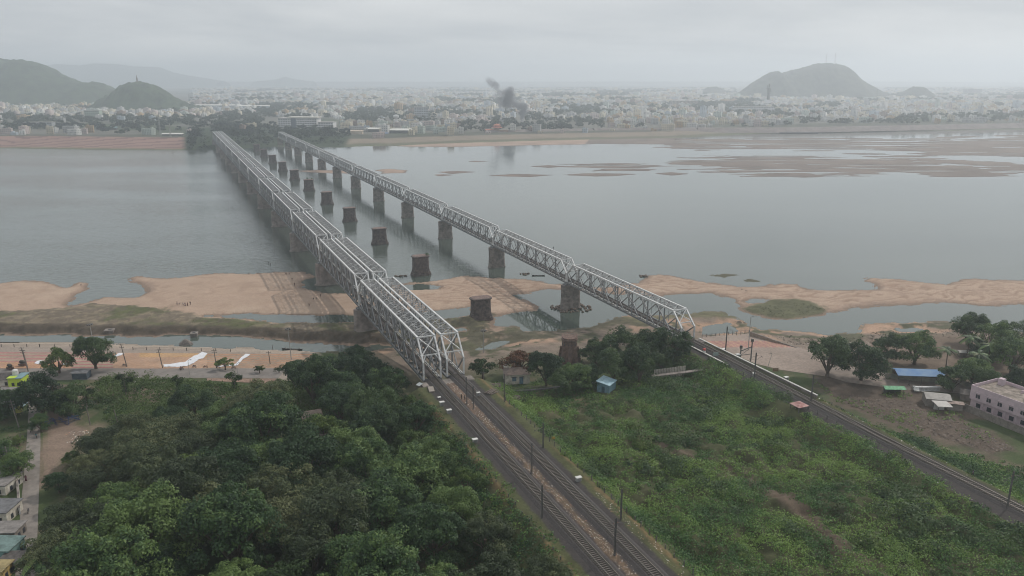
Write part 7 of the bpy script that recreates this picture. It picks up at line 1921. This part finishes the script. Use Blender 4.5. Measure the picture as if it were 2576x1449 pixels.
b = MB(); b.lathe([(5, -1), (5, 15)], 12); b.build('shaft', mat('buff_shaft', (.45, .34, .24), .9), o); b = MB(); b.lathe([(6.5, 15.01), (7, 20), (1, 22)], 12); b.build('tank', CW, o)
# tall dark statue on its plinth
x_, y_ = W(1931, 266, 8); o = empty('statue', (x_, y_, 8), 0, 'colossal dark standing statue on a pale plinth left of the big hill', 'statue')
ST = mat('bronze', (.06, .055, .05), .5, .1, .2, .4)
b = MB(); b.box(-14, 14, -14, 14, -2, 14); b.box(-10, 10, -10, 10, 14.01, 22); b.build('plinth', CW, o)
b = MB(); b.tube([(0, 0, 22), (0, 0, 40), (0, 0, 58), (0, 0, 66)], [6.0, 4.6, 6.2, 3.0], 12); b.tube([(0, 0, 66), (0, 0, 69), (0, 0, 75), (0, 0, 78)], [1.8, 2.8, 3.0, 1.4], 12); b.tube([(5, 0, 62), (8, 0, 50), (7, -4, 44)], [2, 1.6, 1.2], 8); b.tube([(-5, 0, 62), (-8, -2, 60), (-8, -5, 74)], [2, 1.6, 1.0], 8); b.build('figure', ST, o, True)
def lattice(px, py, z0, h, w, lab, base=None):
    x, y = W(px, py, z0) if base is None else base; o = empty('radio_mast', (x, y, z0), 0, lab, 'mast', 'radio masts far away'); b = MB()
    for a in (-1, 1):
        for c in (-1, 1): b.bar((a * w, c * w, -4), (a * w * .2, c * w * .2, h), .3, .3)
    k = 0
    while k < h: t = 1 - .8 * k / h; b.bar((-w * t, -w * t, k), (w * t, -w * t, k + h / 9), .18, .18); b.bar((w * t, -w * t, k), (-w * t, -w * t, k + h / 9), .18, .18); k += h / 9
    b.build('lattice', GREY, o)
def on_hill_xy(px, dist): return ((px - CXP) / FP * (dist * math.cos(PITCH)), dist)
lattice(0, 0, 176, 46, 3.5, 'radio mast on the summit of the big hill, left one', on_hill_xy(2074, 4000))
lattice(0, 0, 176, 50, 3.5, 'radio mast on the summit of the big hill, right one', on_hill_xy(2096, 4000))
lattice(2202, 266, 8, 60, 4, 'radio mast in the city below the right shoulder of the big hill')
lattice(1315 - 78, 318, 8, 44, 2.2, 'thin mast left of the foot of the smoke')
lattice(404, 340, 9, 36, 1.4, 'thin mast behind the left ghat, left one')
lattice(430, 350, 9, 26, 1.2, 'thin mast behind the left ghat, right one')
x_, y_ = on_hill_xy(344, 2500); o = empty('hill_monument', (x_, y_, 96), 0, 'small pointed monument on top of the pointed wooded hill', 'monument'); b = MB(); b.lathe([(3, -10), (2, 6), (3, 7), (1.2, 14), (.3, 20)], 8); b.build('spire', mat('monument', (.2, .15, .13), .9), o)
# embankment road wall on the right and its railing
o = empty('flood_wall', (0, 0, 0), 0, 'long grey flood embankment wall along the far right bank', 'wall'); b = MB()
pp = [(1230, 338), (1500, 333), (1760, 331), (2000, 331), (2250, 326), (2576, 319), (3000, 313)]
Q = [W(a, c, 4) for a, c in pp]
for a, c in zip(Q[:-1], Q[1:]):
    d_ = Vector((c[0] - a[0], c[1] - a[1], 0)).normalized(); nn_ = Vector((-d_.y, d_.x, 0)) * 22
    b.add([(a[0], a[1], 1.5), (c[0], c[1], 1.5), (c[0] + nn_.x, c[1] + nn_.y, 10.0), (a[0] + nn_.x, a[1] + nn_.y, 10.0), (a[0] + nn_.x * 1.5, a[1] + nn_.y * 1.5, 9.9), (c[0] + nn_.x * 1.5, c[1] + nn_.y * 1.5, 9.9), (a[0] + nn_.x * 2.2, a[1] + nn_.y * 2.2, 5), (c[0] + nn_.x * 2.2, c[1] + nn_.y * 2.2, 5)], [(0, 1, 2, 3), (3, 2, 5, 4), (4, 5, 7, 6)])
b.build('wall', mat('flood_stone', (.19, .16, .145), .95, .15, .08, stain=(.14, .115, .11)), o)
# smoke
def smoke():
    m = bpy.data.materials.new('smoke'); m.use_nodes = True; t = m.node_tree; t.nodes.clear()
    o = t.nodes.new('ShaderNodeOutputMaterial'); v = t.nodes.new('ShaderNodeVolumePrincipled'); v.inputs['Color'].default_value = (.34, .35, .38, 1); v.inputs['Anisotropy'].default_value = .1
    tc_ = t.nodes.new('ShaderNodeTexCoord'); nz = t.nodes.new('ShaderNodeTexNoise'); nz.inputs['Scale'].default_value = .055; nz.inputs['Detail'].default_value = 5; nz.inputs['Roughness'].default_value = .6
    t.links.new(tc_.outputs['Object'], nz.inputs['Vector'])
    total = None
    x0, y0 = W(1311, 306, 7)
    puffs = [(1313, 304, 4, .2), (1313, 296, 5.5, .2), (1314, 286, 8.5, .22), (1315, 272, 13, .17), (1300, 262, 11, .04), (1283, 256, 17, .062), (1268, 258, 15, .055), (1277, 240, 16, .06), (1284, 230, 12, .055), (1257, 238, 14, .02), (1246, 217, 11, .045), (1237, 208, 10, .045), (1228, 201, 8, .03)]
    for px, py, r_, dn in puffs:
        b_ = (py - CYP) / FP; a_ = (px - CXP) / FP; dy = math.cos(PITCH) - b_ * math.sin(PITCH); dz = -(math.sin(PITCH) + b_ * math.cos(PITCH)); tt = y0 / dy
        c = (a_ * tt - x0, 0, CAM_H + dz * tt - 7)
        ds = t.nodes.new('ShaderNodeVectorMath'); ds.operation = 'DISTANCE'; ds.inputs[1].default_value = c; t.links.new(tc_.outputs['Object'], ds.inputs[0])
        mr = t.nodes.new('ShaderNodeMapRange'); mr.interpolation_type = 'SMOOTHSTEP'; mr.inputs[1].default_value = r_ * 1.25; mr.inputs[2].default_value = r_ * .35; mr.inputs[3].default_value = 0; mr.inputs[4].default_value = dn
        t.links.new(ds.outputs['Value'], mr.inputs[0])
        if total is None: total = mr.outputs[0]
        else:
            ad = t.nodes.new('ShaderNodeMath'); ad.operation = 'ADD'; t.links.new(total, ad.inputs[0]); t.links.new(mr.outputs[0], ad.inputs[1]); total = ad.outputs[0]
    m2 = t.nodes.new('ShaderNodeMapRange'); m2.inputs[1].default_value = .34; m2.inputs[2].default_value = .62; m2.inputs[3].default_value = 0; m2.inputs[4].default_value = 3.6
    t.links.new(nz.outputs[0], m2.inputs[0])
    ml = t.nodes.new('ShaderNodeMath'); ml.operation = 'MULTIPLY'; t.links.new(total, ml.inputs[0]); t.links.new(m2.outputs[0], ml.inputs[1]); t.links.new(ml.outputs[0], v.inputs['Density'])
    t.links.new(v.outputs[0], o.inputs['Volume'])
    b = MB(); b.box(-125, 45, -30, 30, -1, 135); q = b.build('smoke', m); q.location = (x0, y0, 7); tag(q, kind='stuff')
smoke()
